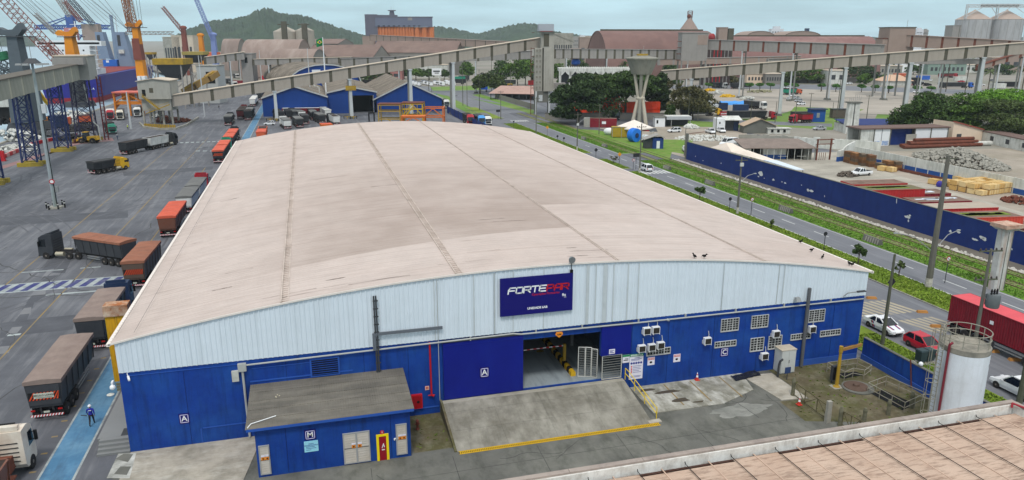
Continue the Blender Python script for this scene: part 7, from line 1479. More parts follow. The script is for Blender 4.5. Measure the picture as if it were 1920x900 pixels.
D=305;t=fthing('transfer_tower','tall slim concrete conveyor tower with square recesses, left of the dark trees','tower',1017,D,R(3));m_=D/FPX;zt=fz(1017,60,D);zb=fz(1017,171,D)
X=lambda px:(px-1017)*m_
MB().box(X(1002),X(1016),0,5,zb,fz(1017,90,D)).obj('left_shaft',TWR,t);MB().box(X(1018.5),X(1037),-.6,5,zb,zt).obj('right_shaft',TWR,t);MB().box(X(1016),X(1018.5),.8,4.6,zb,zt-2).obj('slot',mat('dark_slot',(86,84,76),.9,.1,1),t);MB().box(X(1014),X(1018.5),0,5,fz(1017,90,D),zt).obj('head_wall',TWR,t);MB().box(X(1018),X(1027.5),-.75,-.6,fz(1017,87,D),fz(1017,63,D)).obj('dark_panel',RIB,t)
REC=mat('recess_shade',(142,138,128),.95,.1,1)
for i in range(8):
 for j in range(2):
  z=zb+1+i*(fz(1017,92,D)-zb)/8;x=X(1004+j*6);q=MB();w_=4*m_
  for a,b,c,d in((x,x+.12,z,z+w_),(x+w_-.12,x+w_,z,z+w_),(x,x+w_,z-.12,z),(x,x+w_,z+w_,z+w_+.12)):q.box(a,b,-.3,0,c,d)
  q.obj('recess_frame',TWR,t);MB().box(x+.12,x+w_-.12,-.05,-.005,z,z+w_).obj('recess',REC,t)
MB().box(X(1009),X(1036),-1,6,fz(1017,58,D),fz(1017,45,D)).obj('head_house',mat('head_house_sheet',(166,170,178),.7,.05,.5),t);MB().box(X(1007),X(1039),-1.4,6.4,fz(1017,60.5,D),fz(1017,59,D)).obj('head_slab',CONCD,t);q=MB();q.box(X(1012),X(1034),-.9,5.5,fz(1017,59,D),fz(1017,58,D));q.obj('gap',RED,t)
for px in(1003.5,1028):MB().box(X(px),X(px)+.7,0,.7,0,zb).obj('leg',COLM,t);MB().box(X(px),X(px)+.7,4,4.7,0,zb).obj('leg',CONCD,t)
MB().box(X(1003),X(1030),.2,4.8,zb-4.5,zb-.01).obj('lower_wall',CONCD,t);MB().box(X(1010),X(1017),.0,.2,zb-4,zb-1.5).obj('panel',COLM,t)
for k in range(9):MB().box(X(997),X(1001.8),1,3,zb-2+k*3.1,zb-1.85+k*3.1).obj('stair_landing',RUST,t)
MB().bar((X(996),2,0),(X(996),2,zt-6),.2).obj('stair_post',RUST,t);MB().box(X(1037),X(1060),1,4,fz(1017,167,D),fz(1017,156,D)).obj('side_gallery',GALG,t)
D=268;WT=mat('stained_tower_concrete',(140,138,128),.92,.12,.35,streak=(100,98,90),samt=.7,sdir=(.8,.8,.06));t=fthing('water_tower','concrete water tower, inverted cone on crossed legs','water tower',1200,D);m_=D/FPX;Zr=lambda y:fz(1200,y,D)
MB().lathe((0,0,0),[(18*m_,Zr(139)),(28*m_,Zr(112)),(31*m_,Zr(110.5)),(31*m_,Zr(108.5)),(14*m_,Zr(105.5)),(13*m_,Zr(104))],28).obj('reservoir',WT,t);MB().lathe((0,0,0),[(2,Zr(105.4)),(2,Zr(101))],12).obj('hatch_housing',YELD,t)
for px,y in((1194,92),(1202,86),(1208,94)):MB().bar(((px-1200)*m_,0,Zr(105)),((px-1200)*m_,0,Zr(y)),.1).obj('antenna',STEEL,t)
zc=Zr(184);rt_=13.5*m_;rb_=14.5*m_;LEGM=mat('pale_leg_concrete',(186,180,166),.9,.1,.5,streak=(170,140,90),samt=.5,sdir=(1,1,.1))
for k in range(6):
 a=k*math.pi/3+.3;c,s=math.cos(a),math.sin(a);q=MB();q.cyl((rt_*c,rt_*s,Zr(139)),(.9*c,.9*s,zc),.5,.55,8);q.cyl((.9*c,.9*s,zc),(rb_*c,rb_*s,0),.55,.75,8);q.obj('leg',LEGM if k%2 else WT,t)
MB().lathe((0,0,zc-1.2),[(1.2,0),(1.7,1.2),(1.2,2.4)],10).obj('node',LEGM,t);MB().cyl((0,0,0),(0,0,zc),.55,n=8).obj('riser',mat('ochre_riser',(196,162,92),.8,.1,1),t)
TH=mat('grey_house_sheet',(164,162,154),.9,.1,.3,streak=(130,128,118),samt=.6,sdir=(.6,.6,.08))
D=268;t=fthing('transfer_house','pale grey transfer house on legs with outside stairs at the conveyor foot','building',292,D,R(6));m_=D/FPX;X=lambda px:(px-292)*m_;Z=lambda y:fz(292,y,D);q=MB();q.prism([(X(264),Z(186)),(X(321),Z(186)),(X(321),Z(152)),(X(292),Z(148)),(X(264),Z(153))],'y',0,9);q.obj('wall',TH,t);q=MB();q.prism([(X(262),Z(153)),(X(292),Z(148)),(X(323),Z(152)),(X(323),Z(150.5)),(X(292),Z(146.5)),(X(262),Z(151.5))],'y',-.5,9.5);q.obj('roof',GROOF,t);MB().box(X(266),X(318),1,8,Z(208),Z(186)-.05).obj('lower_wall',TH,t);MB().box(X(271),X(277),-.06,0,Z(180),Z(168)).obj('door',DARK,t);MB().box(X(284),X(291),-.06,0,Z(174),Z(165)).obj('window',RIB,t)
for px in(266,284,301,317):
 for y in(1.2,7.5):MB().box(X(px)-.3,X(px)+.3,y,y+.6,0,Z(208)).obj('leg',CONC,t)
for(a,b)in(((272,180),(300,205)),((318,196),(276,212))):
 q=MB();q.bar((X(a[0]),-.9,Z(a[1])),(X(b[0]),-.9,Z(b[1])),1.1,.3);q.obj('stair_flight',YELD,t);q=MB();q.bar((X(a[0]),-1.4,Z(a[1])+1),(X(b[0]),-1.4,Z(b[1])+1),.08);q.bar((X(a[0]),-1.4,Z(a[1])+.6),(X(b[0]),-1.4,Z(b[1])+.6),.06);q.obj('stair_rail',YELD,t)
t=thing('low_kerb_wall','curved pale concrete kerb with striped blocks round the transfer house','kerb',tuple(G(295,244)));q=MB();pts=[G(x,y)for x,y in((262,232),(270,240),(300,244),(330,243),(350,236),(372,222))]
for a,b in zip(pts,pts[1:]):q.bar((a.x,a.y,.35),(b.x,b.y,.35),.5,.7)
q.obj('kerb',CONC,t,W=True);q=MB()
for k in range(16):p=pts[1].lerp(pts[3],k/16);q.bar((p.x,p.y+2,0),(p.x,p.y+2,1.3),.5)
stuff(q.obj('striped_block',YELD,t,W=True));o=rubble('debris_field',G(325,228).x,G(325,228).y,6,6,1.2,160,RUST,.2,.7);stuff(o)
D=300;t=fthing('orange_portal','orange steel portal frame with a red roof over two waiting trucks','portal',243,D);m_=D/FPX;X=lambda px:(px-243)*m_;Z=lambda y:fz(243,y,D);OR2=mat('portal_orange',(206,122,34),.7,.1,.5)
for a,b in((215,242),(244,268)):MB().box(X(a),X(b),-1,7,Z(174.5),Z(172)).obj('roof',mat('pale_red_roof',(206,110,96),.8,.08,.4),t);q=MB();q.bar((X(a)+.4,0,Z(192)),(X(b)if a<230 else X(b),0,Z(178)if a<230 else Z(192)),.35)if a<230 else q.bar((X(a),0,Z(178)),(X(b),0,Z(192)),.35);q.obj('brace',OR2,t);MB().box(X(a),X(b),.2,.5,Z(196),Z(190)).obj('lower_beam',OR2,t);MB().box(X(a)+.3,X(b)-.3,6,6.2,Z(190),Z(175)).obj('rear_sheet',OR2,t)
for px in(216,243,267):MB().box(X(px)-.35,X(px)+.35,0,.7,0,Z(174)).obj('post',OR2,t)
MB().prism([(X(215),Z(190)),(X(229),Z(190)),(X(216),Z(203))],'y',1,1.6).obj('gusset',OR2,t)
def hopper(label,px0,px1,yt,yb,D,rim):
 t=fthing('hopper',label,'hopper',(px0+px1)/2,D);w=(px1-px0)/2*D/FPX;c=(px0+px1)/2;zt,zb=fz(c,yt,D),fz(c,yb,D);d=(zt-zb);MB().box(-w,w,0,w*1.6,zt-d*.28,zt).obj('rim',rim,t);MB().frus((0,w*.8),w*.35,w*.3,zb,(0,w*.8),w*.93,w*.75,zt-d*.28).obj('funnel',DGREY,t);q=MB()
 for x in(-.8,.8):
  for y in(.1,1.5):q.bar((w*x,w*y,0),(w*x,w*y,zt-d*.28),.5)
 for x0,x1 in((-.8,.8),(.8,-.8)):q.bar((w*x0,w*.1,zb*.2),(w*x1,w*.1,zb*.9),.35)
 q.bar((-w*.8,w*.1,zb*.95),(w*.8,w*.1,zb*.95),.45);q.bar((-w*.8,w*.1,zb*.25),(w*.8,w*.1,zb*.25),.45);q.obj('frame',GALG,t);return t
hopper('dark hopper with a yellow rim just right of the transfer house',296,352,110,150,330,YELD);hopper('dark hopper with a dull yellow rim, farther and smaller than the near one',352,390,97,118,430,mat('dull_yellow_rim',(158,142,78),.8,.12,.5));hopper('far dark hopper left of the orange crane on the quay',284,300,98,112,500,YELD)
t=fthing('belt_loader','long tan belt loader curving down from the white hopper house','conveyor',380,345);m_=345/FPX;X=lambda px:(px-380)*m_;Z=lambda y:fz(380,y,345);q=MB();pt=[(X(350),0,Z(172)),(X(372),-1,Z(160)),(X(392),2,Z(148)),(X(402),6,Z(138))]
for a,b in zip(pt,pt[1:]):q.bar(a,b,4.2,2.6)
q.obj('belt_housing',mat('tan_loader',(146,116,66),.85,.15,.5),t);q=MB()
for a,b in zip(pt,pt[1:]):q.bar((a[0],a[1]-2.2,a[2]+.8),(b[0],b[1]-2.2,b[2]+.8),.4,.6)
q.obj('edge_beam',YELD,t);q=MB()
for px in(356,374,392):q.bar((X(px),0,0),(X(px),0,Z(165 if px<370 else 156)),.5)
q.obj('legs',GALG,t);t,w,z=block('hopper_house','white grey hopper house with a dark opening above the tan belt','building',376,413,124,360,10,mat('hopper_house_white',(174,176,174),.9,.08,.3),roofm=CONC);MB().box(-.5,w*.75,-.08,0,z-8,z-2.6).obj('opening',DARK,t)
t,w,z=block('transfer_tower','dark grey transfer tower at the end of the short grey gallery','tower',460,480,101,440,8,GALG,zb=5);q=MB()
for x in(-w,w):q.box(x-.4,x+.4,0,.8,0,5)
q.obj('leg',COLD,t);MB().box(-1,.6,-.08,0,z-5,z-2).obj('opening',DARK,t)
LBLUE=mat('lattice_blue',(34,48,92),.7,.12,.8);LYF=mat('mossy_yellow_foot',(168,146,52),.9,.2,.8,dirt=(110,100,60),damt=.7,dscale=.5)
conveyor('conveyor','near grey gallery on blue lattice towers at the left edge',(-65.4,120,15.6),(-65.0,246,18.4),4.2,4.4,16,(),mat('grey_green_gallery',(146,146,134),.85,.08,.3,streak=(112,114,102),samt=.6,sdir=(.5,.5,.1)),mat('pale_rib',(170,166,148),.85,.1,1),mat('dark_gallery_roof',(98,92,84),.9,.1,.4))
def lattice(x,y,h,label,m=LBLUE,w=1.65):
 t=thing('lattice_tower',label,'tower',(x,y,0),0,'lattice towers carrying the gallery');lv=5
 for sx in(-1,1):
  for sy in(-1,1):MB().bar((sx*w,sy*w*.9,.8),(sx*w*.82,sy*w*.8,h),.34).obj('leg',m,t)
 q=MB()
 for k in range(lv):
  z0,z1=.9+(h-1)*k/lv,.9+(h-1)*(k+1)/lv
  for sy in(-1,1):
   a=w*(1-.18*k/lv);q.bar((-a,sy*a*.9,z0),(a*.97,sy*a*.9,z1),.17);q.bar((a,sy*a*.9,z0),(-a*.97,sy*a*.9,z1),.17);q.bar((-a,sy*a*.9,z1),(a,sy*a*.9,z1),.16)
  for sx in(-1,1):
   a=w*(1-.18*k/lv);q.bar((sx*a,-a*.9,z0),(sx*a,a*.9,z1),.15)
 stuff(q.obj('bracing',m,t))
 for sy in(-1,1):MB().box(-w-1,w+1,sy*w*.9-.6,sy*w*.9+.6,0,.95).obj('footing',LYF,t)
lattice(-65.6,204.5,17.4,'blue lattice tower with yellow footing left of the tall lamp mast');lattice(-65.4,229.5,17.9,'blue lattice tower with yellow footing just right of the tall lamp mast');lattice(-65.6,179.5,16.8,'blue lattice tower cut by the left edge of the photo')
lattice(-64.3,250,18.2,'dark blue lattice tower with a maroon ladder mast under the head house',mat('dark_lattice',(44,42,66),.8,.15,.6),2.5)
t=thing('head_house','grey box head house at the right end of the near grey gallery','building',(-65,247,0));MB().box(-4.2,4.4,0,9,18.2,25).obj('wall',mat('head_house_grey',(150,150,144),.85,.08,.3),t);MB().box(-4.5,4.7,-.3,9.3,25,25.3).obj('roof',GROOF,t);MB().box(-4,4,-3,0,22.7,24.6).obj('hood',GALG,t)
t=thing('ladder_mast','maroon ladder mast beside the dark blue lattice tower','mast',(-59.6,252,0));q=MB()
for s in(-.5,.5):q.bar((s,0,0),(s,0,19),.3)
for k in range(18):q.bar((-.5,0,1+k),(.5,0,1+k),.15)
q.obj('frame',mat('maroon_steel',(104,38,42),.8,.12,.6),t);MB().tube([(-3.4,-3,17),(-2.6,-3,9),(-2.4,-3,6),(-1.2,-3,4.5),(-1,-3,0)],.2,6).obj('drain_pipe',OFFW,t)
def mast(px,py,ty,label,r=.3,heads=4,m=COLM,X_=None):
 p=G(px,py);h=H(p,ty);t=thing('light_mast',label,'light mast',tuple(p),0);MB().lathe((0,0,0),[(r,0),(r*.85,h*.5),(r*.5,h)],8).obj('shaft',m,t)
 if heads:
  for k in range(heads):a=k*2*math.pi/heads+.3;q=MB();q.bar((0,0,h-.1),(1.8*math.cos(a),1.8*math.sin(a),h-.35),.12);q.frus((2.0*math.cos(a),2.0*math.sin(a)),.5,.35,h-.55,(2.0*math.cos(a),2.0*math.sin(a)),.4,.3,h-.25);q.obj('lamp',STEEL,t)
 return t,h
t,h=mast(105,390,116,'tall pale lamp mast standing alone on the left of the yard',.42,6,mat('mossy_pale_mast',(150,160,164),.8,.12,.5,streak=(108,118,84),samt=.6,sdir=(1,1,.1)))
MB().frus((0,0),1.2,1.2,h-.3,(0,0),.5,.5,h+.6).obj('crown',DGREY,t);MB().box(.4,1.1,-.5,.2,h*.66,h*.66+1.6).obj('box',COLM,t);MB().cyl((.2,-.5,5),(.2,-.62,5),.45,n=12).obj('round_sign',RED,t);MB().cyl((.2,-.625,5),(.2,-.64,5),.3,n=12).obj('sign_face',WHITE,t);MB().box(.4,.9,-.3,.3,3.0,4.0).obj('cabinet',STEEL,t);MB().bar((.35,-.35,.5),(.35,-.35,16),.12).obj('cable',BLACK,t);MB().bar((0,0,h+.6),(0,0,h+4),.08).obj('rod',STEEL,t)
for k in range(6):
 a=k*math.pi/3;t2=thing('bollard',('black and white bollard at the foot of the tall lamp mast, %s'%('right','rear right','rear left','left','front left','front right')[k]),'bollard',(t.location.x+1.5*math.cos(a),t.location.y+1.5*math.sin(a),0),0,'bollards round the lamp mast');MB().cyl((0,0,0),(0,0,1.2),.14,n=8).obj('post',BLACK,t2);MB().cyl((0,0,.8),(0,0,1.0),.15,n=8).obj('band',OFFW,t2)
MB().frus((0,0),1.1,1.1,0,(0,0),1.0,1.0,.3).obj('footing',CONC,t)
for a in((246,242,172,'grey lamp mast in front of the orange portal',.35,0),(384,218,104,'pale mast with a round sign by the tan belt loader',.25,0),(421,168,108,'thin mast right of the white hopper house',.25,3),(452,150,110,'thin mast before the maroon container',.22,0),(491,155,94,'thin mast at the left end of the mottled arch roof',.25,0),(584,205,90,'thin mast rising through the conveyor left of the flagpole',.22,0),(232,150,30,'thin tall mast behind the ship stern',.5,0),(207,170,135,'thin pole by the ship stern',.25,0)):mast(*a)
p=G(614,212);t,h=mast(614,212,70,'white flagpole with a green flag in front of the blue sheds',.3,0,WHITE);q=MB();A_=[(-.1-k*.42,math.sin(k*1.1)*.35,h-.2-.12*k)for k in range(7)];q.strip(A_,[(x,y,z-3.0+.05*i)for i,(x,y,z)in enumerate(A_)]);q.strip([(x,y+.04,z)for x,y,z in A_],[(x,y+.04,z-3.0)for x,y,z in A_]);q.obj('flag',mat('flag_green',(16,122,70),.8,.05,1),t);MB().prism([(-2.3,h-2.0),(-1.3,h-1.1),(-.4,h-1.9),(-1.3,h-2.6)],'y',-.5,-.42).obj('yellow_rhombus',mat('flag_yellow',(236,214,40),.8,.03,1),t);MB().cyl((-1.3,-.56,h-1.85),(-1.3,-.5,h-1.85),.42,n=12).obj('blue_disc',SIGNB,t)
p=G(600,212);t=thing('downpipe','white drop pipe hanging under the conveyor by the flagpole','pipe',(p.x,p.y,0));MB().tube([(-3.2,0,15.2),(-1.6,0,11.2),(.3,0,10.4),(.6,0,0)],.22,6).obj('pipe',OFFW,t);MB().box(.2,1.2,-.5,0,4,5.4).obj('box',WHITE,t)
p=VPL(657,165,La,Lb_);t=thing('hanging_sign','yellow sign board hanging under the conveyor at the second column','sign',(p.x,p.y-2.4,p.z));MB().box(-2,2,-.1,0,-.8,1.0).obj('panel',YELD,t);q=MB();q.box(-1.4,-1.3,-.05,.05,1,2.6);q.box(1.3,1.4,-.05,.05,1,2.6);q.obj('hanger',DGREY,t)
GREYC=mat('crane_grey',(82,90,96),.7,.1,.3);ORC=mat('crane_orange',(222,140,24),.7,.1,.2,dirt=(170,96,40),damt=.6,dscale=.1);RBR=mat('crane_red_brown',(122,66,56),.8,.15,.3);BLC=mat('crane_blue_grey',(118,134,156),.8,.1,.1);BLU=mat('crane_blue',(52,84,150),.8,.08,.1);BLX=mat('crane_bright_blue',(36,98,186),.7,.08,.1)
def boom(t,a,b,w,m,n=12,w1=None,th=.3):
 a=Vector(a);b=Vector(b);d=(b-a).normalized();x=d.cross(Vector((0,1,0))).normalized();y=x.cross(d).normalized();w1=w if w1 is None else w1;q=MB()
 P=lambda u,sx,sy:a+(b-a)*u+(x*sx+y*sy)*((w+(w1-w)*u)/2)
 for sx in(-1,1):
  for sy in(-1,1):q.bar(P(0,sx,sy),P(1,sx,sy),th)
 for k in range(n):
  u,v=k/n,(k+1)/n
  for sy in(-1,1):q.bar(P(u,-1,sy),P(v,1,sy),th*.6);q.bar(P(u,1,sy),P(u,-1,sy),th*.6)
  for sx in(-1,1):q.bar(P(u,sx,-1),P(v,sx,1),th*.6)
 return stuff(q.obj('boom',m,t))
def cable(t,pts,r=.07,name='cable'):MB().tube(pts,r,4).obj(name,DGREY,t)
def hcrane(label,px,D,y0,y1,wpx,m,headm=None,hm_=None,hw=1.0):
 """harbour crane tower: its foot on the quay, tower between pixel rows y0 and y1"""
 t=fthing('harbour_crane',label,'crane',px,D);z0,z1=0,fz(px,y1,D);w=wpx/2*D/FPX;MB().frus((0,0),w*2.2,w*2.2,.6,(0,0),w*1.9,w*1.9,3).obj('undercarriage',DGREY,t);MB().frus((0,0),w*1.3*hw,w*2.2*hw,3.2,(0,0),w*1.15*hw,w*2*hw,fz(px,y0,D)).obj('house',hm_ or m,t);MB().frus((0,0),w*1.05,w,fz(px,y0,D),(0,0),w*.72,w*.8,z1).obj('tower',m,t)
 hm=headm or m;MB().prism([(-w*2.2,z1),(w*.8,z1-.2),(w*1.6,z1+w*.8),(w*1.2,z1+w*1.7),(w*.2,z1+w*.8),(-w*1.0,z1+w*.7),(-w*1.9,z1+w*1.1),(-w*2.6,z1+w*.5)],'y',-w*.6,w*.6).obj('head',hm,t);MB().box(-w*2.0,w*2.4,-w*1.1,w*1.1,z1-.6,z1-.3).obj('platform',DGREY,t);q=MB()
 for k in range(14):q.box(-w-.5,-w-.35,-.4,.4,fz(px,y0,D)+k*(z1-fz(px,y0,D))/14,fz(px,y0,D)+k*(z1-fz(px,y0,D))/14+.12)
 q.obj('ladder',STEEL,t);return t,w,z1
D=250;t,w,z1=hcrane('dark grey harbour crane tower at the left edge behind the near gallery',50,D,165,66,25,GREYC);m_=D/FPX;P=lambda px,py,y=0:((px-50)*m_,y,fz(50,py,D))
boom(t,P(38,140),P(-40,84),3.2,GREYC,8);boom(t,P(36,146,2),P(-50,108,2),2.2,GREYC,8)
MB().cyl(P(26,112),P(22,98),1.6,n=10).obj('winch',mat('winch_green',(36,104,70),.7,.1,.5),t)
for k in range(4):cable(t,[P(8+k*2,55),P(-60,5+k*12)])
for k in range(3):cable(t,[P(14+k*3,68),P(20+k*4,140)])
for k in range(3):cable(t,[P(44+k*2,66),P(58+k*4,130)])
for k in range(2):cable(t,[P(10+k*3,52),P(2+k*3,-10)])
D=335;t,w,z1=hcrane('orange harbour crane tower left of the ship with a red brown lattice boom',151,D,118,67,18,ORC,None,DGREY,.7);m_=D/FPX;P=lambda px,py,y=0:((px-151)*m_,y,fz(151,py,D));boom(t,P(136,116,-3),P(38,-14,-3),4.2,RBR,15,th=.26);boom(t,P(142,114,-4),P(112,84,-4),2.4,RBR,5);MB().bar(P(134,108,-3),P(118,90,-3),.8).obj('ram',OFFW,t)
for k in range(4):cable(t,[P(122+k*7,62),P(52+k*9,-14)],.08)
D=400;t,w,z1=hcrane('tall orange harbour crane behind the transfer house with its boom straight up',274,D,146,50,14,ORC,None,DGREY,.6);m_=D/FPX;P=lambda px,py,y=0:((px-274)*m_,y,fz(274,py,D));MB().frus((0,-.3),2.15,2.1,fz(274,112,D),(-.3,-.3),1.8,1.8,fz(274,72,D)).obj('rusty_mast_section',RBR,t);boom(t,P(268,52),P(262,-12),3.6,mat('boom_brown',(146,100,66),.8,.1,.3),10);boom(t,P(258,60,3),P(258,-12,3),2.0,RBR,9)
for k in range(4):cable(t,[P(274+k*4,52),P(268+k*6,-12)],.09)
for k in range(3):cable(t,[P(258,55),P(190+k*14,-12)],.09)
for k in range(2):MB().box(*sorted(((270+k*8-273)*m_,(276+k*8-273)*m_)),-4,-1,fz(274,150,D),fz(274,142,D)).obj('white_pad',WHITE,t)
D=520;t=fthing('ship_unloader','pale blue grey ship unloader with two leaning legs over a bright blue base','crane',240,D);m_=D/FPX;P=lambda px,py,y=0:((px-240)*m_,y,fz(240,py,D));Zb=lambda y:fz(240,y,D)
for a,b,wt in(((213,110),(208,60),4.6),((252,126),(244,60),6.0)):
 q=MB();pa,pb=P(*a),P(*b);q.frus((pa[0],0),wt*.8,3,pa[2],(pb[0],0),wt*.55,2.4,pb[2]);q.obj('leg',BLC,t);MB().box(pb[0]-1.2,pb[0]+.6,-2.9,-2.4,pb[2]-9,pb[2]-2).obj('recess',DGREY,t)
MB().box(P(211,0)[0],P(236,0)[0],-4,4,Zb(124),Zb(112)).obj('blue_base',BLX,t);MB().box(P(230,0)[0],P(271,0)[0],-5,3,Zb(138),Zb(128)).obj('blue_base',BLX,t);MB().box(P(258,0)[0],P(268,0)[0],-5.2,-5,Zb(134),Zb(129)).obj('white_panel',WHITE,t);MB().box(P(217,0)[0],P(222,0)[0],-4.2,-4,Zb(117),Zb(113)).obj('white_panel',WHITE,t)
for px in(216,232,266):MB().box(P(px,0)[0]-1,P(px,0)[0]+1,-1,1,0,Zb(130)).obj('support',GALG,t)
MB().box(P(242,0)[0],P(251,0)[0],-4,-2.4,Zb(100),Zb(93)).obj('cab',OFFW,t);boom(t,P(255,62),P(340,62),2.0,GALG,10,th=.4)
q=MB();q.frus((P(244,0)[0],-6),5,3,Zb(172),(P(238,0)[0],-6),2.4,2,Zb(142));q.obj('chute',TH,t)
D=900;t=fthing('quay_gantry_crane','distant blue container gantry crane with a long level boom behind the ship','crane',158,D);m_=D/FPX;P=lambda px,py,y=0:((px-158)*m_,y,fz(158,py,D));Zb=lambda y:fz(158,y,D)
boom(t,P(92,51),P(225,51),4.0,BLU,16,th=1.2);MB().box(P(150,0)[0],P(163,0)[0],-3,3,Zb(72),Zb(28)).obj('tower',BLU,t)
for px in(150,164,184,203):MB().box(P(px,0)[0]-1.2,P(px,0)[0]+1.2,-2,2,0,Zb(51)).obj('leg',BLU,t)
for a,b in(((156,30),(100,48)),((156,32),(120,48)),((158,30),(215,48)),((158,34),(190,48)),((150,52),(184,76)),((184,52),(164,78)),((184,54),(203,78)),((203,54),(186,78))):q=MB();q.bar(P(*a),P(*b),1.1);q.obj('stay',BLU,t)
MB().box(P(180,0)[0],P(206,0)[0],-4,4,Zb(74),Zb(46)).obj('machine_house',mat('grey_brown_crane',(104,96,100),.8,.1,.1),t)
D=700;t=fthing('harbour_crane','grey lattice boom pair crossing the sky above the distant gantry crane','crane',178,D);m_=D/FPX;P=lambda px,py,y=0:((px-178)*m_,y,fz(178,py,D));boom(t,P(158,30),P(138,-10),4,GALG,8,th=.6);boom(t,P(196,45),P(156,-10),3.4,GREYC,10,th=.6);boom(t,P(176,40),P(150,2),3,RBR,7,th=.6);boom(t,P(126,62),P(94,26),2.6,GALG,8,th=.5);MB().box(P(172,0)[0],P(202,0)[0],2,8,0,fz(178,45,D)).obj('tower',GALB,t)
for k in range(4):cable(t,[P(170+k*6,-10),P(222+k*10,50)],.14)
for k in range(5):cable(t,[P(58+k*10,-10),P(110+k*12,48)],.14)
for px,D,yt,yb,wpx,m,bb,lab in((360,640,52,92,9,RBR,(328,13),'dark brown far crane with a slender boom leaning left'),(390,560,66,115,9,ORC,None,'far orange crane tower with a red orange house behind the hoppers'),(413,560,65,115,10,mat('lilac_blue_crane',(120,136,184),.8,.08,.1),(388,-10),'far lilac blue crane with a lattice boom leaning left'),(231,950,30,74,5,BLC,None,'slender far grey mast crane behind the unloader')):
 t=fthing('harbour_crane',lab,'crane',px,D);m_=D/FPX;w=wpx/2*m_;MB().frus((0,0),w*1.1,w,0,(0,0),w*.75,w*.7,fz(px,yt,D)).obj('tower',m,t);MB().ball((0,0,fz(px,yt,D)),w*1.2,8,5,sc=(1.3,.8,.7)).obj('head',m,t)
 if bb:boom(t,(0,-1,fz(px,yt+8,D)),((bb[0]-px)*m_,-1,fz(px,bb[1],D)),2.2,m,11,th=.36)
 if px==390:MB().box(1.5,11,-1,6,fz(px,112,D),fz(px,98,D)).obj('house',mat('red_orange_house',(212,104,66),.8,.08,.2),t)
 if px in(360,413):cable(t,[(0,0,fz(px,yt,D)),((bb[0]-px)*m_,0,fz(px,bb[1],D))],.1)
sh=thing('cargo_ship','cargo ship with a blue stern and white bridge block moored beyond the cranes','ship',(-116,432,-2.2));sh.scale=(.8,1,.8);HB=mat('hull_blue',(34,34,128),.5,.08,.1);BOOT=mat('hull_red',(140,34,44),.7,.1,.1);D=445
def hull(z0,z1,m,n):
 k=lambda z:1+.012*(z-6);q=MB();pr=lambda z:[(-15*k(z),0),(15*k(z),0),(16*k(z),14),(16*k(z),150),(8,178),(0,186),(-8,178),(-16*k(z),150),(-16*k(z),14)];a,b=pr(z0),pr(z1)
 for i in range(len(a)):j=(i+1)%len(a);q.face([(*a[i],z0),(*a[j],z0),(*b[j],z1),(*b[i],z1)])
 q.face([(x,y,z1)for x,y in b]);q.obj(n,m,sh)
hull(0,3.4,BOOT,'boot_top');hull(3.4,17,HB,'hull');MB().box(-14.5,14.5,1,146,17.01,17.3).obj('deck',mat('deck_red',(128,52,50),.9,.1,.2),sh)
SW=mat('ship_white',(222,224,226),.6,.04,.2);q=MB();q.box(-15,15,8,26,17.3,21);q.box(-11,12,9,22,21,35.5);q.obj('bridge_block',SW,sh);q=MB();q.box(-19,19,10,20,35.5,38.6);q.obj('wheelhouse',SW,sh);MB().box(-18,18,9.9,10,36.6,37.8).obj('bridge_windows',DARK,sh);MB().box(-16,14,10,22,38.6,39.0).obj('bridge_top',SW,sh)
for r in range(4):
 for c in range(5):MB().box(-8+c*4,-7.1+c*4,8.9,9,23+r*3.1,24+r*3.1).obj('porthole',DARK,sh)
for k in range(5):MB().box(12.2,16,9,16,21+k*2.9,21.3+k*2.9).obj('side_platform',SW,sh);MB().box(-15.5,-11,9,16,21+k*2.9,21.3+k*2.9).obj('side_platform',SW,sh)
q=MB();q.prism([(-7,39),(0,39),(0,47),(-6,47)],'y',24,32);q.obj('funnel',mat('funnel_pink',(176,120,124),.7,.1,.2),sh);q=MB();q.bar((4,14,39),(4,14,51),.5);q.bar((0,14,46),(8,14,46),.35);q.bar((1,14,49),(7,14,49),.3);q.obj('mast',SW,sh);MB().tube([(-13,2,17.3),(-9,1,21),(-1,1,18.4),(8,1,21.5),(14,2,17.5)],.7,6).obj('stern_arch',SW,sh);MB().box(-4,4,1,5,17.4,19.5).obj('stern_gear',BOOT,sh);MB().box(7,14,1.2,5,17.4,22).obj('sand_box',mat('tan_box',(160,146,96),.8,.08,.3),sh)
for x in(4.5,9):MB().tube([(x,-.3,18),(x-1.6,-2,8),(x-2,-4,2)],.22,5).obj('mooring_line',OFFW,sh)
for k in range(3):text('A',1.6,WHITE,sh,(10+k*1.9,-.2,9),FRONT,bold=.05)
t=thing('patrol_boat','small white and orange boat out on the water left of the ship','boat',tuple(DP(82,128,560).xy)+(-2.2,));p=G(82,139,-2.2);t.location=p;MB().prism([(-9,.2),(9,.2),(11,2.6),(-10,2.4)],'y',-2.4,2.4).obj('hull',mat('hull_orange',(210,84,50),.6,.1,.3),t);MB().frus((-2,0),4,2,2.5,(-2,0),3.2,1.7,5).obj('cabin',SW,t);MB().bar((0,0,5),(0,0,10),.25).obj('mast',DGREY,t);MB().bar((-8,0,2.4),(-14,0,7),.2).obj('derrick',DGREY,t);MB().bar((7,0,2.4),(14,0,7.4),.2).obj('derrick',DGREY,t)
t=fthing('orange_unit','long orange container with black round emblems behind the left lattice tower','container',52,262);m_=262/FPX;zb_=fz(52,236,262)
z0,z1=fz(52,236,262),fz(52,221,262);X=lambda px:(px-52)*m_;MB().box(X(15),X(85),0,3,max(.6,z0),z1).obj('body',mat('unit_orange',(212,128,36),.7,.08,.4),t);MB().box(X(41),X(62),-.06,0,max(.7,z0)+.2,z1-.6).obj('white_panel',OFFW,t)
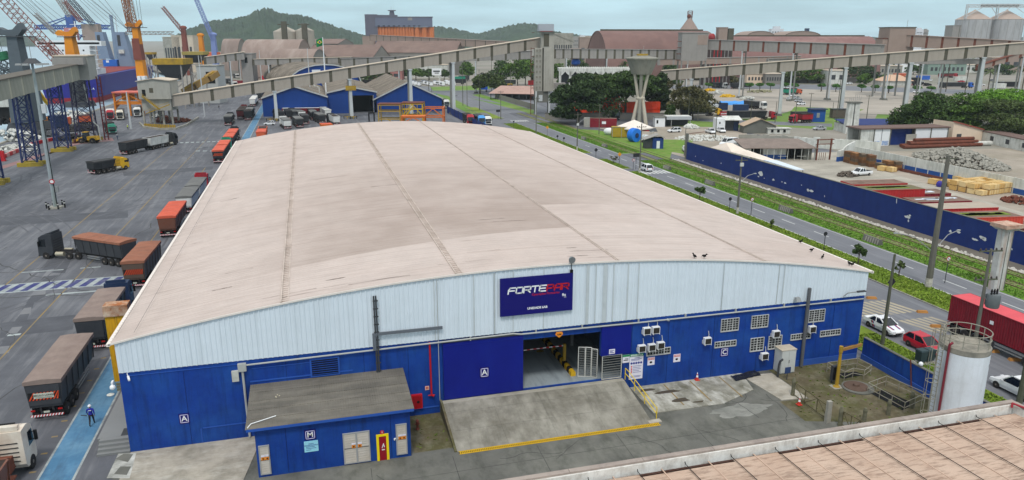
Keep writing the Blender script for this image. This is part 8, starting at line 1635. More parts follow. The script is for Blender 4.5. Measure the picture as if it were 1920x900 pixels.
for px in(27,75):MB().cyl((X(px),0,(z0+z1)/2),(X(px),-.1,(z0+z1)/2),.55,n=14).obj('emblem',BLACK,t)
MB().box(X(15),X(85),.2,2.8,0,max(.6,z0)).obj('skid',CHAS,t)
t=fthing('dark_unit','dark container with three white diamonds right of the long orange one','container',96,258);m_=258/FPX;X=lambda px:(px-96)*m_;MB().box(X(86),X(107),0,4,0.2,fz(96,217,258)).obj('body',PAINTS['navy'],t);MB().box(X(86.5),X(106.5),.2,3.8,0,.2).obj('skid',CHAS,t)
for k in range(3):zc=fz(96,222+k*6,258);MB().prism([(X(92)-.5,zc),(X(92),zc+.5),(X(92)+.5,zc),(X(92),zc-.5)],'y',-.06,0).obj('diamond',WHITE,t)
def heap(label,px,py,s,m,h=1.4,n=60,cat='heap',nm='spoil_heap'):p=G(px,py);return tag(rubble(nm,p.x,p.y,s,s*.7,h,n,m,.35,1.0),label,cat)
heap('pale heap of spoil and sheets at the left edge behind the gallery',20,262,8,OFFW,3,90);heap('dark scrap heap between the two blue lattice towers',62,256,7,DGREY,1.6,80);heap('dark scrap heap under the left end of the gallery',10,235,6,BLACK,2.4,60);heap('white sheeted heap right of the second lattice tower',118,225,5,OFFW,3,60);heap('heap of dark scrap at the foot of the dark lattice tower',150,245,5,CHAS,1.6,60);heap('reddish scrap in front of the stairs of the transfer house',312,228,4,RUST,1.6,50)
t=thing('barrier_fence','low red and white plastic barrier line across the left of the yard','barrier',tuple(G(60,275)));pts=[G(x,y)for x,y in((0,300),(40,283),(64,272),(108,262),(146,256))]
for i,(a,b)in enumerate(zip(pts,pts[1:])):
 n_=max(2,int((b-a).length/2.2))
 for k in range(n_):p,q_=a.lerp(b,k/n_),a.lerp(b,(k+.92)/n_);MB().bar((p.x,p.y,.5),(q_.x,q_.y,.5),.4,.95).obj('barrier_block',RED if(k+i)%2 else mat('faded_barrier',(206,150,146),.8,.1,1),t,W=True)
sheet('red_stain',[(0,318),(60,300),(150,262),(210,258),(214,264),(150,270),(70,290),(0,312)],.006,mat('reddish_dust',(150,112,110),.95,.2,.2,dirt=(120,118,120),damt=.9,dscale=.1));t=thing('red_box','red plastic barrier unit at the left edge of the photo','barrier',tuple(G(4,302)));MB().frus((0,0),.8,.5,0,(0,0),.7,.3,2.6).obj('unit',RED,t);MB().box(-.9,.9,-.6,.6,0,.2).obj('foot',RED,t)
t=thing('yellow_stay','yellow steel boom leaning behind the left lattice towers','boom',tuple(G(88,240)));MB().bar((-1.5,0,14),(1.5,0,8),1.0).obj('beam',YEL,t);MB().bar((1.5,0,8),(2.2,0,0),.5).obj('strut',CHAS,t)
t=thing('grab_bucket','yellow edged white grab bucket at the left edge behind the gallery','grab',tuple(G(14,232)));MB().hexa([(-4,0,6),(5,0,6),(3,4,6.5),(-4,4,6.5),(-4,0,9),(8,0,9),(6,4,9.4),(-4,4,9.4)]).obj('shell',OFFW,t);MB().bar((5.2,-.2,6),(8.2,-.2,9.2),.6).obj('edge',YEL,t);MB().box(-3,3,1,3,0,6).obj('mount',BLACK,t)
for i,(px,py,L_,m,lab,rz_)in enumerate(((455,160,12,CRED,'long dark red container with a white emblem under the conveyor',78),(440,138,9,PAINTS['maroon'],'maroon container far up the quay road',80),(505,150,12,RED,'red container in the pile by the mottled arch roof, lower left',60),(522,148,12,CRED,'dark red container in the pile by the mottled arch roof, right',70),(516,144,10,RED,'red container at the back of the pile by the mottled arch roof',66),(497,141,10,BLUEF,'blue container left of the red pile by the mottled arch roof',70),(430,119,14,PAINTS['blue'],'blue topped container far behind the quay road',80),(443,127,14,WHITE,'white long container far behind the maroon one',80),(452,132,9,PAINTS['navy'],'navy container right of the far white one',80))):
 p=G(px,py);t=thing('container',lab,'container',tuple(p),R(rz_),'containers along the quay road');container(t,L_,.2,m,2.5,2.9,-L_/2,None,12)
for i,(px,py,pa,lab)in enumerate(((428,142,'slate','far truck on the quay road left of the maroon container'),(440,146,'white','far white cab truck below the maroon container'),(465,144,'black','far dark truck right of the maroon container'),(478,138,'white','far white truck near the transfer tower'),(423,156,'slate','truck by the thin mast right of the belt loader'),(433,162,'white','pale truck under the conveyor left of the red container'),(488,146,'maroon','far maroon truck left of the red pile'))):
 p=G(px,py);truck('truck',lab,p.x,p.y,R(190+random.uniform(-14,14)),[(7,'black','grey')],pa,2,'trucks far up the quay road','truck')
def sframe(label,px0,px1,py,yt,m,depth,full=True,roof=None,stair=False):
 p=G((px0+px1)/2,py);w=(px1-px0)/2*(p.x*math.sin(YAW)+p.y*math.cos(YAW))/FPX;t=thing('steel_rack',label,'steel rack',tuple(p),-YAW);h=H(p,yt);y1=depth
 for x in(-w,w):
  for y in(0,y1):MB().box(x-.2,x+.2,y-.2,y+.2,0,h).obj('post',m,t)
 for z in(h*.45,h-.2)if full else(h*.35,h*.7,h-.2):
  for y in(0,y1):MB().box(-w,w,y-.18,y+.18,z-.18,z+.18).obj('beam',m,t)
  for x in(-w,w):MB().box(x-.18,x+.18,0,y1,z-.16,z+.16).obj('side_beam',m,t)
 for a,b in((-w,0),(w,0))if full else((w,-w*.2),):MB().bar((a,-.05,h*.45 if full else 0),(b,-.05,h-.3 if full else h*.35),.3).obj('brace',m,t)
 if roof:MB().box(-w-.3,w+.3,-.3,y1+.3,h,h+.25).obj('deck',roof,t)
 if stair:
  MB().bar((-w*.6,-.3,h*.5),(w*.1,-.3,h*.85),.3,.5).obj('stair',m,t)
  for k in range(5):MB().box(-w+k*w*.5-.08,-w+k*w*.5+.08,-.26,-.1,h*.45,h).obj('stanchion',m,t)
  MB().box(-w,w,-.28,-.1,h*.72,h*.78).obj('hand_rail',m,t)
 return t
FY=mat('frame_yellow',(190,158,36),.7,.12,.6);FY2=mat('frame_dull_yellow',(168,138,62),.8,.15,.6);FO=mat('frame_orange',(206,108,46),.7,.12,.6)
sframe('dull yellow steel frame with a rusty deck, left of three beyond the roof',711,751,238,196,FY2,5,False,RUST);sframe('bright yellow caged frame with a stair, middle of three beyond the roof',755,793,236,194,FY,6,True,RUST,True);sframe('orange braced truss box, right of three beyond the roof',794,831,234,202,FO,6,True);sframe('low orange frame right at the roof edge in front of the yellow cage',754,796,242,219,FO,4,True,FO)
p=G(697,228);t=thing('portal_stand','small black portal stand beyond the roof before the dark doorway','stand',tuple(p));q=MB();q.box(-1.2,-.7,-.2,.2,0,3);q.box(.7,1.2,-.2,.2,0,3);q.obj('leg',BLACK,t);MB().box(-1.2,1.2,-.3,.3,3,3.5).obj('top',BLACK,t)
t=thing('navy_fence','dark navy sheet fence along the service road beyond the roof','fence',(56.6,260,0));
for k in range(14):MB().box(56.5,56.6,196+k*8,203.9+k*8,0,2.8).obj('fence_panel',NAVYW,t,W=True);MB().box(56.4,56.7,203.9+k*8,204.0+k*8,0,3.0).obj('post',DGREY,t,W=True)
t=thing('red_roof_shed','low open shed with a pinkish hipped roof by the avenue','shed',tuple(G(970,186)),-YAW-R(14));PR=mat('pinkish_roof',(176,146,136),.9,.1,.2,streak=(150,122,114),samt=.5,sdir=(.4,.4,1));q=MB();q.hexa([(-14,-5,3.0),(14,-5,3.0),(14,7,3.0),(-14,7,3.0),(-9,0,6.6),(9,0,6.6),(9,2,6.6),(-9,2,6.6)]);q.obj('roof',PR,t)
for k in range(8):MB().box(-13+k*3.7,-12.6+k*3.7,-4.6,-4.2,0,3).obj('post',DGREY,t)
MB().box(-13,13,5,5.3,0,3).obj('rear_wall',DGREY,t)
t=thing('panel_fence','grey panel fence along the red roofed shed','fence',tuple(G(965,196)));a,b=G(928,184),G(1002,206)
for k in range(18):p,q_=a.lerp(b,k/18),a.lerp(b,(k+.94)/18);MB().bar((p.x,p.y,1.2),(q_.x,q_.y,1.2),.15,2.4).obj('fence_panel',GWALL,t,W=True)
t=fthing('colonnade','white colonnaded hall with wavy arches behind the dark trees','building',1112,400);m_=400/FPX;X=lambda px:(px-1112)*m_;Z=lambda y:fz(1112,y,400);MB().box(X(1048),X(1182),0,14,Z(134),Z(128)).obj('roof',OFFW,t);MB().box(X(1050),X(1180),4,4.4,0,Z(134)).obj('rear_wall',DGREY,t)
for k in range(8):
 x=X(1050)+k*(X(1180)-X(1050))/7;MB().box(x-.6,x+.6,0,1,0,Z(134)).obj('pier',OFFW,t)
 if k<7:
  q=MB();wd=(X(1180)-X(1050))/7;aa=[(x+wd*i/8,Z(134)-2.2*abs(math.cos(math.pi*i/8)))for i in range(9)];q.strip([(u,0,v)for u,v in aa],[(u,0,Z(134))for u,v in aa]);q.obj('arch',OFFW,t)
for k in range(30):MB().bar((X(1062+k*4),3,Z(128)),(X(1062+k*4)+.6,3,Z(125)),.35).obj('fin',OFFW,t)
for i,(px0,px1,yb,yt,m,lab,nw)in enumerate(((1396,1429,157,139,PEACH,'cream old house with a row of small windows behind the clipped trees',5),(1431,1462,158,139,GWALL,'grey two storey house with a window band behind the clipped trees',6),(1546,1582,158,133,OFFW,'small pale house between far trees behind the lot',2),(775,840,146,122,OFFW,'white flat building glimpsed under the rising conveyor',8),(690,755,150,133,mat('pink_far_house',(176,120,116),.9,.1,.1),'pinkish low house glimpsed under the rising conveyor',4),(1635,1682,142,124,CONC,'pale columned hall behind the fourth right column',7),(1730,1800,140,120,mat('pale_green_house',(130,150,140),.9,.1,.1),'pale greenish market hall behind the palms',8),(1745,1830,136,122,OFFW,'white arcaded hall right of the greenish one behind the palms',9),(320,350,95,70,CONC,'pale long building at the foot of the wooded hill',6),(336,375,85,67,GROOF,'pale pitched building left of the dark far crane',5),(1035,1072,100,62,CONC,'sloping grey mill wing right of the concrete tower',8),(1084,1108,95,70,GALB,'brown machine house left of the huge brown store',2),(1680,1730,118,93,WHITE,'white vaulted roof seen under the brown grey gallery',2),(1846,1920,128,108,GALB,'brown low store at the right edge under the galleries',4))):
 p=G((px0+px1)/2,yb);D=p.x*math.sin(YAW)+p.y*math.cos(YAW);D=min(D,700);t=fthing('building',lab,'building',(px0+px1)/2,D);w=(px1-px0)/2*D/FPX;h=fz((px0+px1)/2,yt,D);MB().box(-w,w,0,12,0,h).obj('wall',m,t)
 if 'sloping' in lab:MB().hexa([(-w-1,-.5,h),(w+1,-.5,h-8),(w+1,14,h-8),(-w-1,14,h),(-w-1,-.5,h+1),(w+1,-.5,h-7),(w+1,14,h-7),(-w-1,14,h+1)]).obj('roof',CONC,t)
 elif 'vaulted' in lab:q=MB();q.prism([(-w*math.cos(math.pi*k/8),h-2+2*math.sin(math.pi*k/8))for k in range(9)],'y',-.3,12);q.obj('roof',m,t)
 else:MB().box(-w-.3,w+.3,-.4,12.4,h,h+.5).obj('roof',GROOF,t)
 for k in range(nw):x=-w*.9+(k+.5)*w*1.8/nw;MB().box(x-w*.5/nw,x+w*.5/nw,-.08,0,h*.35,h*.7).obj('window',DGREY,t)
for i in range(12):
 px=772+i*7.2;py=158+(i%3)*1.6;p=G(px,py);wv=i%2;t=thing('parked_van','%s topped parked van, %s from left in the row under the conveyor'%('white' if i>6 else 'blue',('first','second','third','fourth','fifth','sixth','seventh','eighth','ninth','tenth','eleventh','twelfth')[i]),'van',tuple(p),R(random.uniform(-20,20)),'vans parked under the conveyor');MB().frus((0,0),1.0,2.6,.5,(0,-.3),.9,2.1,2.5).obj('body',WHITE,t);MB().box(-.93,.93,-2.2,1.5,2.45,2.75).obj('top',WHITE if i>6 else PAINTS['navy'],t);MB().box(-1.02,1.02,-2.2,2.2,1.4,2.0).obj('windows',GLASS,t);wheels(t,[-1.6,1.6],.95,.38,.22)
for px,py,m,L_,lab in((700,160,BLACK,14,'long black trailer left of the vans under the conveyor'),(860,158,PAINTS['black'],10,'dark trailer beside the green container'),(950,160,PAINTS['black'],12,'dark trailer behind the roundabout trees'),(862,153,PAINTS['green'],8,'green container left of the roundabout trees')):
 p=G(px,py);t=thing('trailer',lab,'trailer',tuple(p),R(75));container(t,L_,.9,m,2.5,2.6,-L_/2,None,10);wheels(t,[-L_*.3,-L_*.2,L_*.3])
p=G(819,152);t=thing('billboard','white billboard with dark lettering above the parked vans','billboard',tuple(p),-YAW);h=H(p,128);MB().box(-3.4,3.4,-.2,.2,h-5,h).obj('panel',WHITE,t);MB().box(1.6,2.6,-.2,.2,0,h-5).obj('post',OFFW,t);q=MB();q.box(-2.4,2.4,-.26,-.2,h-2.6,h-1.6);q.box(-1.4,1.6,-.26,-.2,h-3.7,h-3.1);q.obj('lettering',DGREY,t)
OCM=mat('vivid_orange_container',(236,70,32),.6,.1,.5)
for i,(px,lv,lab)in enumerate(((1085,0,'orange container glimpsed through the trees, left, bottom'),(1085,1,'orange container glimpsed through the trees, left, upper'),(1115,0,'orange container behind the trees, centre left, bottom'),(1115,1,'orange container behind the trees, centre left, middle'),(1115,2,'orange container behind the trees, centre left, top'),(1146,0,'orange container behind the trees, centre right, bottom'),(1146,1,'orange container behind the trees, centre right, middle'),(1146,2,'orange container behind the trees, centre right, top'),(1178,0,'orange container glimpsed beside the water tower, bottom'),(1178,1,'orange container glimpsed beside the water tower, upper'),(1222,0,'orange container right of the water tower, bottom'),(1222,1,'orange container right of the water tower, upper'))):
 p=DP(px,200,292);t=thing('container',lab,'container',(p.x,p.y,lv*2.7+.9),-YAW+R(90),'orange containers behind the trees');container(t,6.1,0,OCM,2.44,2.6,-3.05,None,8)
p=DP(1150,200,286);t=thing('long_wall','low grey wall behind the dark trees','wall',(p.x,p.y,0),-YAW);MB().box(-26,24,0,.3,0,2.4).obj('wall',GWALL,t);MB().box(-26,24,-.1,.4,2.4,2.6).obj('coping',CONCD,t)
p=G(1700,150);t=thing('tan_hip_shed','shed with a tan hipped roof among the far lots','shed',tuple(G(1678,160)),-YAW);MB().hexa([(-11,-3,3),(11,-3,3),(11,9,3),(-11,9,3),(-3,2,6.8),(3,2,6.8),(3,4,6.8),(-3,4,6.8)]).obj('roof',mat('tan_hip_roof',(196,164,140),.9,.08,.3),t);MB().box(-10,10,-2,8,0,3).obj('wall',OFFW,t)
t=thing('lot_wall','long low dark fence wall behind the clipped trees','wall',tuple(G(1500,158)),-YAW);MB().box(-52,48,14,14.4,0,3.6).obj('wall',mat('dark_fence_wall',(78,76,74),.9,.12,.2),t);MB().box(-52,48,13.9,14.5,3.6,3.8).obj('coping',CONCD,t)
CITY=mat('far_city_white',(206,208,214),.9,.05,.02)
def tower(px0,px1,yt,D,lab,m=CITY,nf=6,nc=4,step=True):
 t=fthing('tower_block',lab,'building',(px0+px1)/2,D);w=(px1-px0)/2*D/FPX;h=fz((px0+px1)/2,yt,D);MB().box(-w,w,0,w*1.4,0,h).obj('wall',m,t)
 if step:MB().box(-w*.5,w*.5,w*.2,w,h,h+w*.4).obj('roof_house',m,t)
 for r in range(nf):
  q=MB()
  for c in range(nc):x=-w*.85+c*w*1.7/nc;q.box(x,x+w*.9/nc,-.15,0,h*(.35+.6*r/nf),h*(.35+.6*r/nf)+h*.045)
  q.obj('window_row',DGREY,t)
tower(1434,1456,54,1500,'pale stepped tower block on the horizon above the mauve store');tower(1699,1712,55,1400,'pale tower block on the horizon right of the brown transfer block');tower(1712,1721,56,1420,'grey tower block touching the pale one on the horizon',GALG);tower(1906,1928,50,1200,'pale tower block at the right edge of the horizon',nf=7)
for i,(px0,px1,yt,m,lab)in enumerate(((1084,1094,66,CITY,'low pale block on the horizon left of the huge brown store'),(1094,1108,67,GALB,'low brown block on the horizon left of the huge brown store'),(1640,1652,78,CITY,'low white block on the horizon left of the brown transfer block'),(1622,1640,82,GALG,'low grey block on the horizon left of the low white block'),(1070,1083,68,GALG,'low grey block on the horizon beside the hill foot'))):tower(px0,px1,yt,1300,lab,m,3,3,False)
FOREST=mat('forest_canopy',(40,58,40),.95,.35,.02,dirt=(58,76,46),damt=.7,dscale=.012,bump=3.0,bscale=.05)
def hill(name,prof,D,depth,seed,m=FOREST):
 rr=np.random.RandomState(seed);N=150;M=16;pxs=np.linspace(prof[0][0],prof[-1][0],N);pys=np.interp(pxs,[p[0]for p in prof],[p[1]for p in prof]);q=MB();rows=[]
 for j in range(M):
  u=j/(M-1);d=D-depth*(1-u)if u<.99 else D+depth*.5;f=min(1,math.sin(u*math.pi/2)**.8);row=[]
  for i in range(N):
   b=DP(pxs[i],72,d);zr=fz(pxs[i],pys[i],D);z=max(-3,zr*f*(1 if j<M-1 else 0)+(rr.rand()-.5)*11*f*min(1,max(zr,0)/60));row.append((b.x,b.y,z))
  rows.append(row)
 for a,b in zip(rows,rows[1:]):q.strip(a,b)
 return struct(name,q,m,smooth=True)
hill('wooded_hill',[(318,72),(345,60),(380,46),(410,39),(440,36),(470,30),(485,20),(498,16),(512,18),(530,26),(545,28),(562,29),(580,32),(600,40),(630,50),(655,58),(690,68),(720,74)],2300,500,1)
hill('wooded_hill',[(720,74),(770,60),(815,50),(845,53),(880,61),(895,64),(930,55),(960,47),(985,44),(1005,47),(1030,56),(1060,63),(1090,66),(1130,72),(1150,75)],2700,400,2)
hill('far_coast_hill',[(-200,60),(-60,62),(0,67),(30,66),(60,69),(78,73),(90,76)],3300,200,3)
hill('far_woods',[(1000,74),(1100,71.5),(1300,71),(1500,70.5),(1620,70),(1700,71),(1800,70.5),(2200,70)],3400,250,4)
BARK=mat('bark',(84,74,62),.95,.2,2)
LF={k:mat('leaf_'+k,c,.7,.18,.25,leaf=l,spec=.2)for k,c,l in(('dark',(52,70,36),.45),('deep',(62,84,38),.45),('mid',(78,106,40),.4),('bright',(98,138,42),.35),('brown',(84,82,50),.45),('olive',(74,88,46),.4),('clip',(70,112,44),.3))}
def leaves(name,clumps,size,m,parent,seed=0,flat=.5):
 """many small leaf faces in clumps: (centre, radii, count)"""
 rr=np.random.RandomState(seed);V=[];
 for c,r,n in clumps:
  d=rr.normal(size=(n,3));d/=np.linalg.norm(d,axis=1)[:,None];rad=rr.uniform(.45,1.0,n)**.6;p=np.array(c)+d*rad[:,None]*np.array(r)*rr.uniform(.85,1.1,(n,1))
  a=rr.normal(size=(n,3));a[:,2]*=flat;a/=np.linalg.norm(a,axis=1)[:,None];b=np.cross(a,rr.normal(size=(n,3)));b[:,2]*=flat;b/=np.linalg.norm(b,axis=1)[:,None];s=size*rr.uniform(.5,1.3,(n,1))
  V.append(np.stack([p-a*s,p+b*s*.55,p+a*s,p-b*s*.55],1).reshape(-1,3))
 V=np.concatenate(V);n=len(V)//4;me=bpy.data.meshes.new(name);me.vertices.add(len(V));me.vertices.foreach_set('co',V.ravel());me.loops.add(4*n);me.loops.foreach_set('vertex_index',np.arange(4*n));me.polygons.add(n);me.polygons.foreach_set('loop_start',np.arange(0,4*n,4));me.update(calc_edges=True);me.materials.append(m);return link(name,me,parent)
def trunk(t,h,r,limbs,seed=0,m=BARK):
 rr=random.Random(seed);q=MB();q.tube([(0,0,0),(rr.uniform(-.2,.2),rr.uniform(-.2,.2),h*.5)],r,7);q.cyl((0,0,-.1),(0,0,h*.25),r*1.5,r,8);q.cyl((0,0,h*.4),(.1,0,h),r*.95,r*.55,7)
 for c in limbs:
  a=Vector((0,0,h*rr.uniform(.55,.95)));b=Vector(c);mid=a.lerp(b,.5)+Vector((0,0,abs(b.z-a.z)*.15));q.cyl(a,mid,r*.5,r*.35,6);q.cyl(mid,b,r*.35,r*.12,5)
 return q.obj('trunk',m,t)
def tree(name,label,p,h,spread,kind='round',leaf='mid',n=2600,size=.5,seed=1,group=None,cat='tree',r=.3,trunk_h=.45):
 t=thing(name,label,cat,(p[0],p[1],0),0,group);rr=random.Random(seed);cl=[];R_=spread/2;nk={'umbrella':46,'round':30,'tall':22,'sapling':6,'clip':9,'bush':9}[kind]
 for i in range(nk):
  a=i*2.4+rr.random();u=math.sqrt((i+.5)/nk)
  if kind=='umbrella':z=h*(trunk_h+(.94-trunk_h)*rr.random()**.8*(1-.3*u*u));c=(R_*u*.8*math.cos(a),R_*u*.75*math.sin(a),z);rd=(R_*.36,R_*.36,h*.075)
  elif kind=='clip':c=(R_*u*.55*math.cos(a),R_*u*.55*math.sin(a),h*(.72+.14*(rr.random()-.5)));rd=(R_*.5,R_*.5,h*.14)
  elif kind=='tall':z=h*(.2+.72*i/nk);w=R_*(1.0-.55*abs(i/nk-.4));c=(w*.55*math.cos(a),w*.55*math.sin(a),z);rd=(w*.5,w*.5,h*.085)
  elif kind=='sapling':z=h*(.55+.4*rr.random());c=(R_*.55*math.cos(a),R_*.55*math.sin(a),z);rd=(R_*.35,R_*.35,h*.1)
  elif kind=='bush':c=(R_*u*.6*math.cos(a),R_*u*.6*math.sin(a),h*(.2+.5*rr.random()));rd=(R_*.42,R_*.42,h*.26)
  else:v=rr.random();w=R_*math.sqrt(max(.1,1-(v*1.5-.5)**2));c=(w*u*.85*math.cos(a),w*u*.85*math.sin(a),h*(trunk_h+(.92-trunk_h)*v));rd=(R_*.4,R_*.4,h*.12)
  cl.append((c,rd,n//nk))
 leaves('crown',cl,size,LF[leaf],t,seed,.85);trunk(t,h*(.5 if kind in('umbrella','round')else .75),r,[c[0]for c in cl[::max(1,nk//7)]],seed);return t
def tpx(px,py,ty,wpx,*a,**k):
 p=G(px,py);D=p.x*math.sin(YAW)+p.y*math.cos(YAW);h=H(p,ty);return p,h,wpx*D/FPX
def T(name,label,px,py,ty,wpx,kind,leaf,n,size,seed,group=None,**k):
 p,h,s=tpx(px,py,ty,wpx);return tree(name,label,p,h,s,kind,leaf,n,size,seed,group,**k)
T('umbrella_tree','wide dark layered tree right of the concrete tower',1084,232,131,104,'umbrella','dark',14000,.6,1,r=.5,trunk_h=.16)
T('umbrella_tree','dark layered tree with orange showing through, behind the red shed',1172,222,131,116,'umbrella','deep',9000,.6,2,r=.45,trunk_h=.5)
T('umbrella_tree','smaller dark layered tree between the concrete tower and the wide one',1112,214,134,78,'umbrella','olive',6500,.55,12,r=.35,trunk_h=.5)
T('dark_tree','dense dark tree just right of the water tower',1230,218,134,54,'tall','dark',8000,.55,3,r=.4)
T('dark_tree','dark low tree below the left end of the right conveyor',1298,224,160,84,'round','brown',6000,.5,4,r=.3,trunk_h=.3)
T('dark_tree','thin branchy tree between the dense dark tree and the brown one',1262,222,150,34,'sapling','brown',800,.5,13,r=.25)
T('bush','rounded green bush at the foot of the dense dark tree',1256,228,192,26,'bush','deep',1400,.4,5,cat='bush')
T('broad_tree','large dark green tree at the left of the right hand tree group',1728,254,174,108,'round','deep',14000,.42,6,r=.5,trunk_h=.15)
T('broad_tree','large layered green tree in the middle of the right hand tree group',1800,252,170,108,'umbrella','mid',14000,.42,7,r=.5,trunk_h=.2)
T('broad_tree','bright green spreading tree at the back right of the right hand tree group',1885,238,166,150,'umbrella','bright',14000,.45,8,r=.5,trunk_h=.3)
T('broad_tree','brownish fine leaved tree at the right edge of the photo',1890,262,184,135,'round','olive',14000,.38,9,r=.45,trunk_h=.15)
T('broad_tree','small bright tree filling the gap at the foot of the right hand tree group',1795,256,222,50,'bush','mid',2400,.36,14,r=.25)
T('fan_tree','flat topped green tree above the white colonnade',1083,150,107,42,'umbrella','deep',1800,.9,15,r=.4);T('round_tree','round green tree behind the water tower top',1166,150,115,36,'round','deep',1500,.9,16);T('round_tree','round green tree left of the grey transfer tower',1256,152,119,30,'round','deep',1400,.9,17)
for i,(px,py,ty,w,lf,lab)in enumerate(((1046,160,118,34,'mid','green tree just right of the concrete tower'),(1058,176,140,30,'deep','low green tree behind the wide dark layered one'),(970,170,104,66,'mid','big green tree left of the concrete tower'),(985,160,100,50,'deep','dark green tree behind the big one left of the concrete tower'),(912,172,136,46,'olive','olive tree before the roundabout trucks'),(876,152,115,28,'mid','green tree right of the tall conveyor column'),(900,176,140,30,'olive','thin olive tree on the roundabout lawn'),(930,178,140,36,'olive','olive tree right of the roundabout lawn'),(780,150,128,34,'mid','round green tree left of the billboard'),(805,150,130,22,'deep','dark round tree behind the billboard'),(833,150,131,22,'deep','dark round tree right of the billboard'),(758,148,128,20,'deep','dark tree behind the left conveyor column near the vans'))):
 T('roadside_tree',lab,px,py,ty,w,'round' if i%2 else 'umbrella',lf,1500,.8,20+i,'trees round the roundabout',r=.3,trunk_h=.35)
for i,(px,py,ty,w,lf,lab)in enumerate(((1480,156,126,56,'olive','far olive tree behind the clipped row, left'),(1514,156,122,62,'mid','far green tree behind the clipped row, centre'),(1545,156,132,42,'olive','far olive tree behind the clipped row by the small pale house'),(1600,152,116,60,'dark','far dark tree right of the third conveyor column'),(1630,150,124,34,'dark','far dark tree left of the columned hall'),(1620,158,138,26,'mid','lower green tree before the far dark ones'),(1350,140,118,40,'bright','bright green treetops above the long right conveyor'),(1310,150,126,40,'brown','brown treetops at the left end of the long right conveyor'),(1370,158,142,26,'brown','brown tree behind the first right column'),(1660,158,140,26,'mid','green tree in front of the columned hall'),(1450,152,140,30,'olive','olive tree behind the two storey house'),(1712,140,122,30,'deep','dark green tree behind the orange container truck'),(1270,158,150,20,'deep','green treetop below the long right conveyor'))):
 T('far_tree',lab,px,py,ty,w,'round',lf,1300,.85,40+i,'far trees behind the lots',r=.3,trunk_h=.2)
for i,(px,py)in enumerate(((1328,170),(1405,170),(1424,170),(1444,170),(1472,170),(1490,171),(1540,171),(1567,172),(1615,173),(1640,174),(1666,175),(1718,176),(1745,176))):
 T('clipped_tree','clipped round street tree along the lot road, %s from the left'%('first','second','third','fourth','fifth','sixth','seventh','eighth','ninth','tenth','eleventh','twelfth','thirteenth')[i],px,py,py-16,17,'clip','clip',700,.5,60+i,'clipped trees along the lot road',r=.18)
for i,(px,py,ty,w,k,lf,lab)in enumerate(((1311,380,352,26,'sapling','dark','young tree with dark leaves in the median left of the lamp post with two arms'),(1608,500,459,30,'sapling','dark','young leaning tree in the median above the warehouse corner'),(1151,307,293,18,'sapling','brown','wind bent sapling at the median gap'),(1446,429,412,8,'sapling','olive','tiny thin sapling in the median'),(1685,520,490,18,'sapling','olive','scraggly sapling behind the leaning looking pole'),(960,166,150,14,'bush','mid','small green bush beside the yellow truck at the roundabout'))):
 T('sapling',lab,px,py,ty,w,k,'deep' if lf=='dark' else lf,420 if i<2 else 60,.26 if i<2 else .3,80+i,cat='tree',r=.07)
def palm(px,py,ty,label,seed,m=LF['olive']):
 p=G(px,py);h=H(p,ty+6);t=thing('palm_tree',label,'palm tree',(p.x,p.y,0),0,'palms at the right lots');rr=random.Random(seed);MB().tube([(0,0,0),(.1,0,h*.5),(.3,.1,h)],.24,6).obj('trunk',BARK,t)
 for i in range(13):
  a=i*2*math.pi/13+rr.random()*.3;L=3.6+rr.random()*1.2;el=rr.uniform(-.2,.9);q=MB();pts=[(.3+L*u*math.cos(a),.1+L*u*math.sin(a),h+el*L*u-1.9*u*u)for u in(0,.33,.66,1)];w=(.25,.55,.45,.05);sx,sy=-math.sin(a),math.cos(a)
  q.strip([(x+sx*ww,y+sy*ww,z-.25*ww)for(x,y,z),ww in zip(pts,w)],pts);q.strip(pts,[(x-sx*ww,y-sy*ww,z-.25*ww)for(x,y,z),ww in zip(pts,w)]);q.obj('frond',m,t)
for i,a in enumerate(((1773,172,112,'palm behind the black trailer, leftmost of the palms'),(1809,174,106,'tall palm left of the fifth conveyor column'),(1850,180,128,'palm just right of the fifth conveyor column'),(1912,190,124,'palm at the right edge of the photo'),(1905,176,122,'palm behind the one at the right edge'))):palm(*a,seed=i)
def tufts(name,rects,n,h,m,seed):
 rr=np.random.RandomState(seed);ar=np.array([(b-a)*(d-c)for a,b,c,d,z in rects]);ar=ar/ar.sum();V=[]
 for(a,b,c,d,z),f in zip(rects,ar):
  k=int(n*f);x=rr.uniform(a,b,k);y=c+(d-c)*rr.rand(k);ang=rr.uniform(0,6.28,k);s=rr.uniform(.06,.2,k);hh=h*rr.uniform(.4,1.5,k);o=np.zeros((k,3,3));o[:,0]=np.stack([x-np.cos(ang)*s,y-np.sin(ang)*s,np.full(k,z)],1);o[:,1]=np.stack([x+np.cos(ang)*s,y+np.sin(ang)*s,np.full(k,z)],1);o[:,2]=np.stack([x+rr.normal(0,.08,k),y+rr.normal(0,.08,k),z+hh],1);V.append(o.reshape(-1,3))
 V=np.concatenate(V);n=len(V)//3;me=bpy.data.meshes.new(name);me.vertices.add(len(V));me.vertices.foreach_set('co',V.ravel());me.loops.add(3*n);me.loops.foreach_set('vertex_index',np.arange(3*n));me.polygons.add(n);me.polygons.foreach_set('loop_start',np.arange(0,3*n,3));me.update(calc_edges=True);me.materials.append(m);return stuff(link(name,me))
TM=mat('grass_blade',(110,134,44),.9,.3,.3,leaf=.35,dirt=(142,144,62),damt=.5,dscale=.2);TM2=mat('rail_grass_blade',(94,132,42),.9,.3,.4,leaf=.35)
tufts('verge_grass',[(68.7,73.4,42,157,.13),(68.7,73.4,161.5,176,.13),(68.7,73.4,187.5,262,.13),(51.6,56,40,60,.1)],60000,.13,TM,1)
tufts('rail_grass',[(80.7,83.5,42,172,.01),(85.9,87.5,42,172,.01),(80.7,83.5,185,262,.01),(85.9,87.5,185,262,.01)],34000,.13,TM2,2)
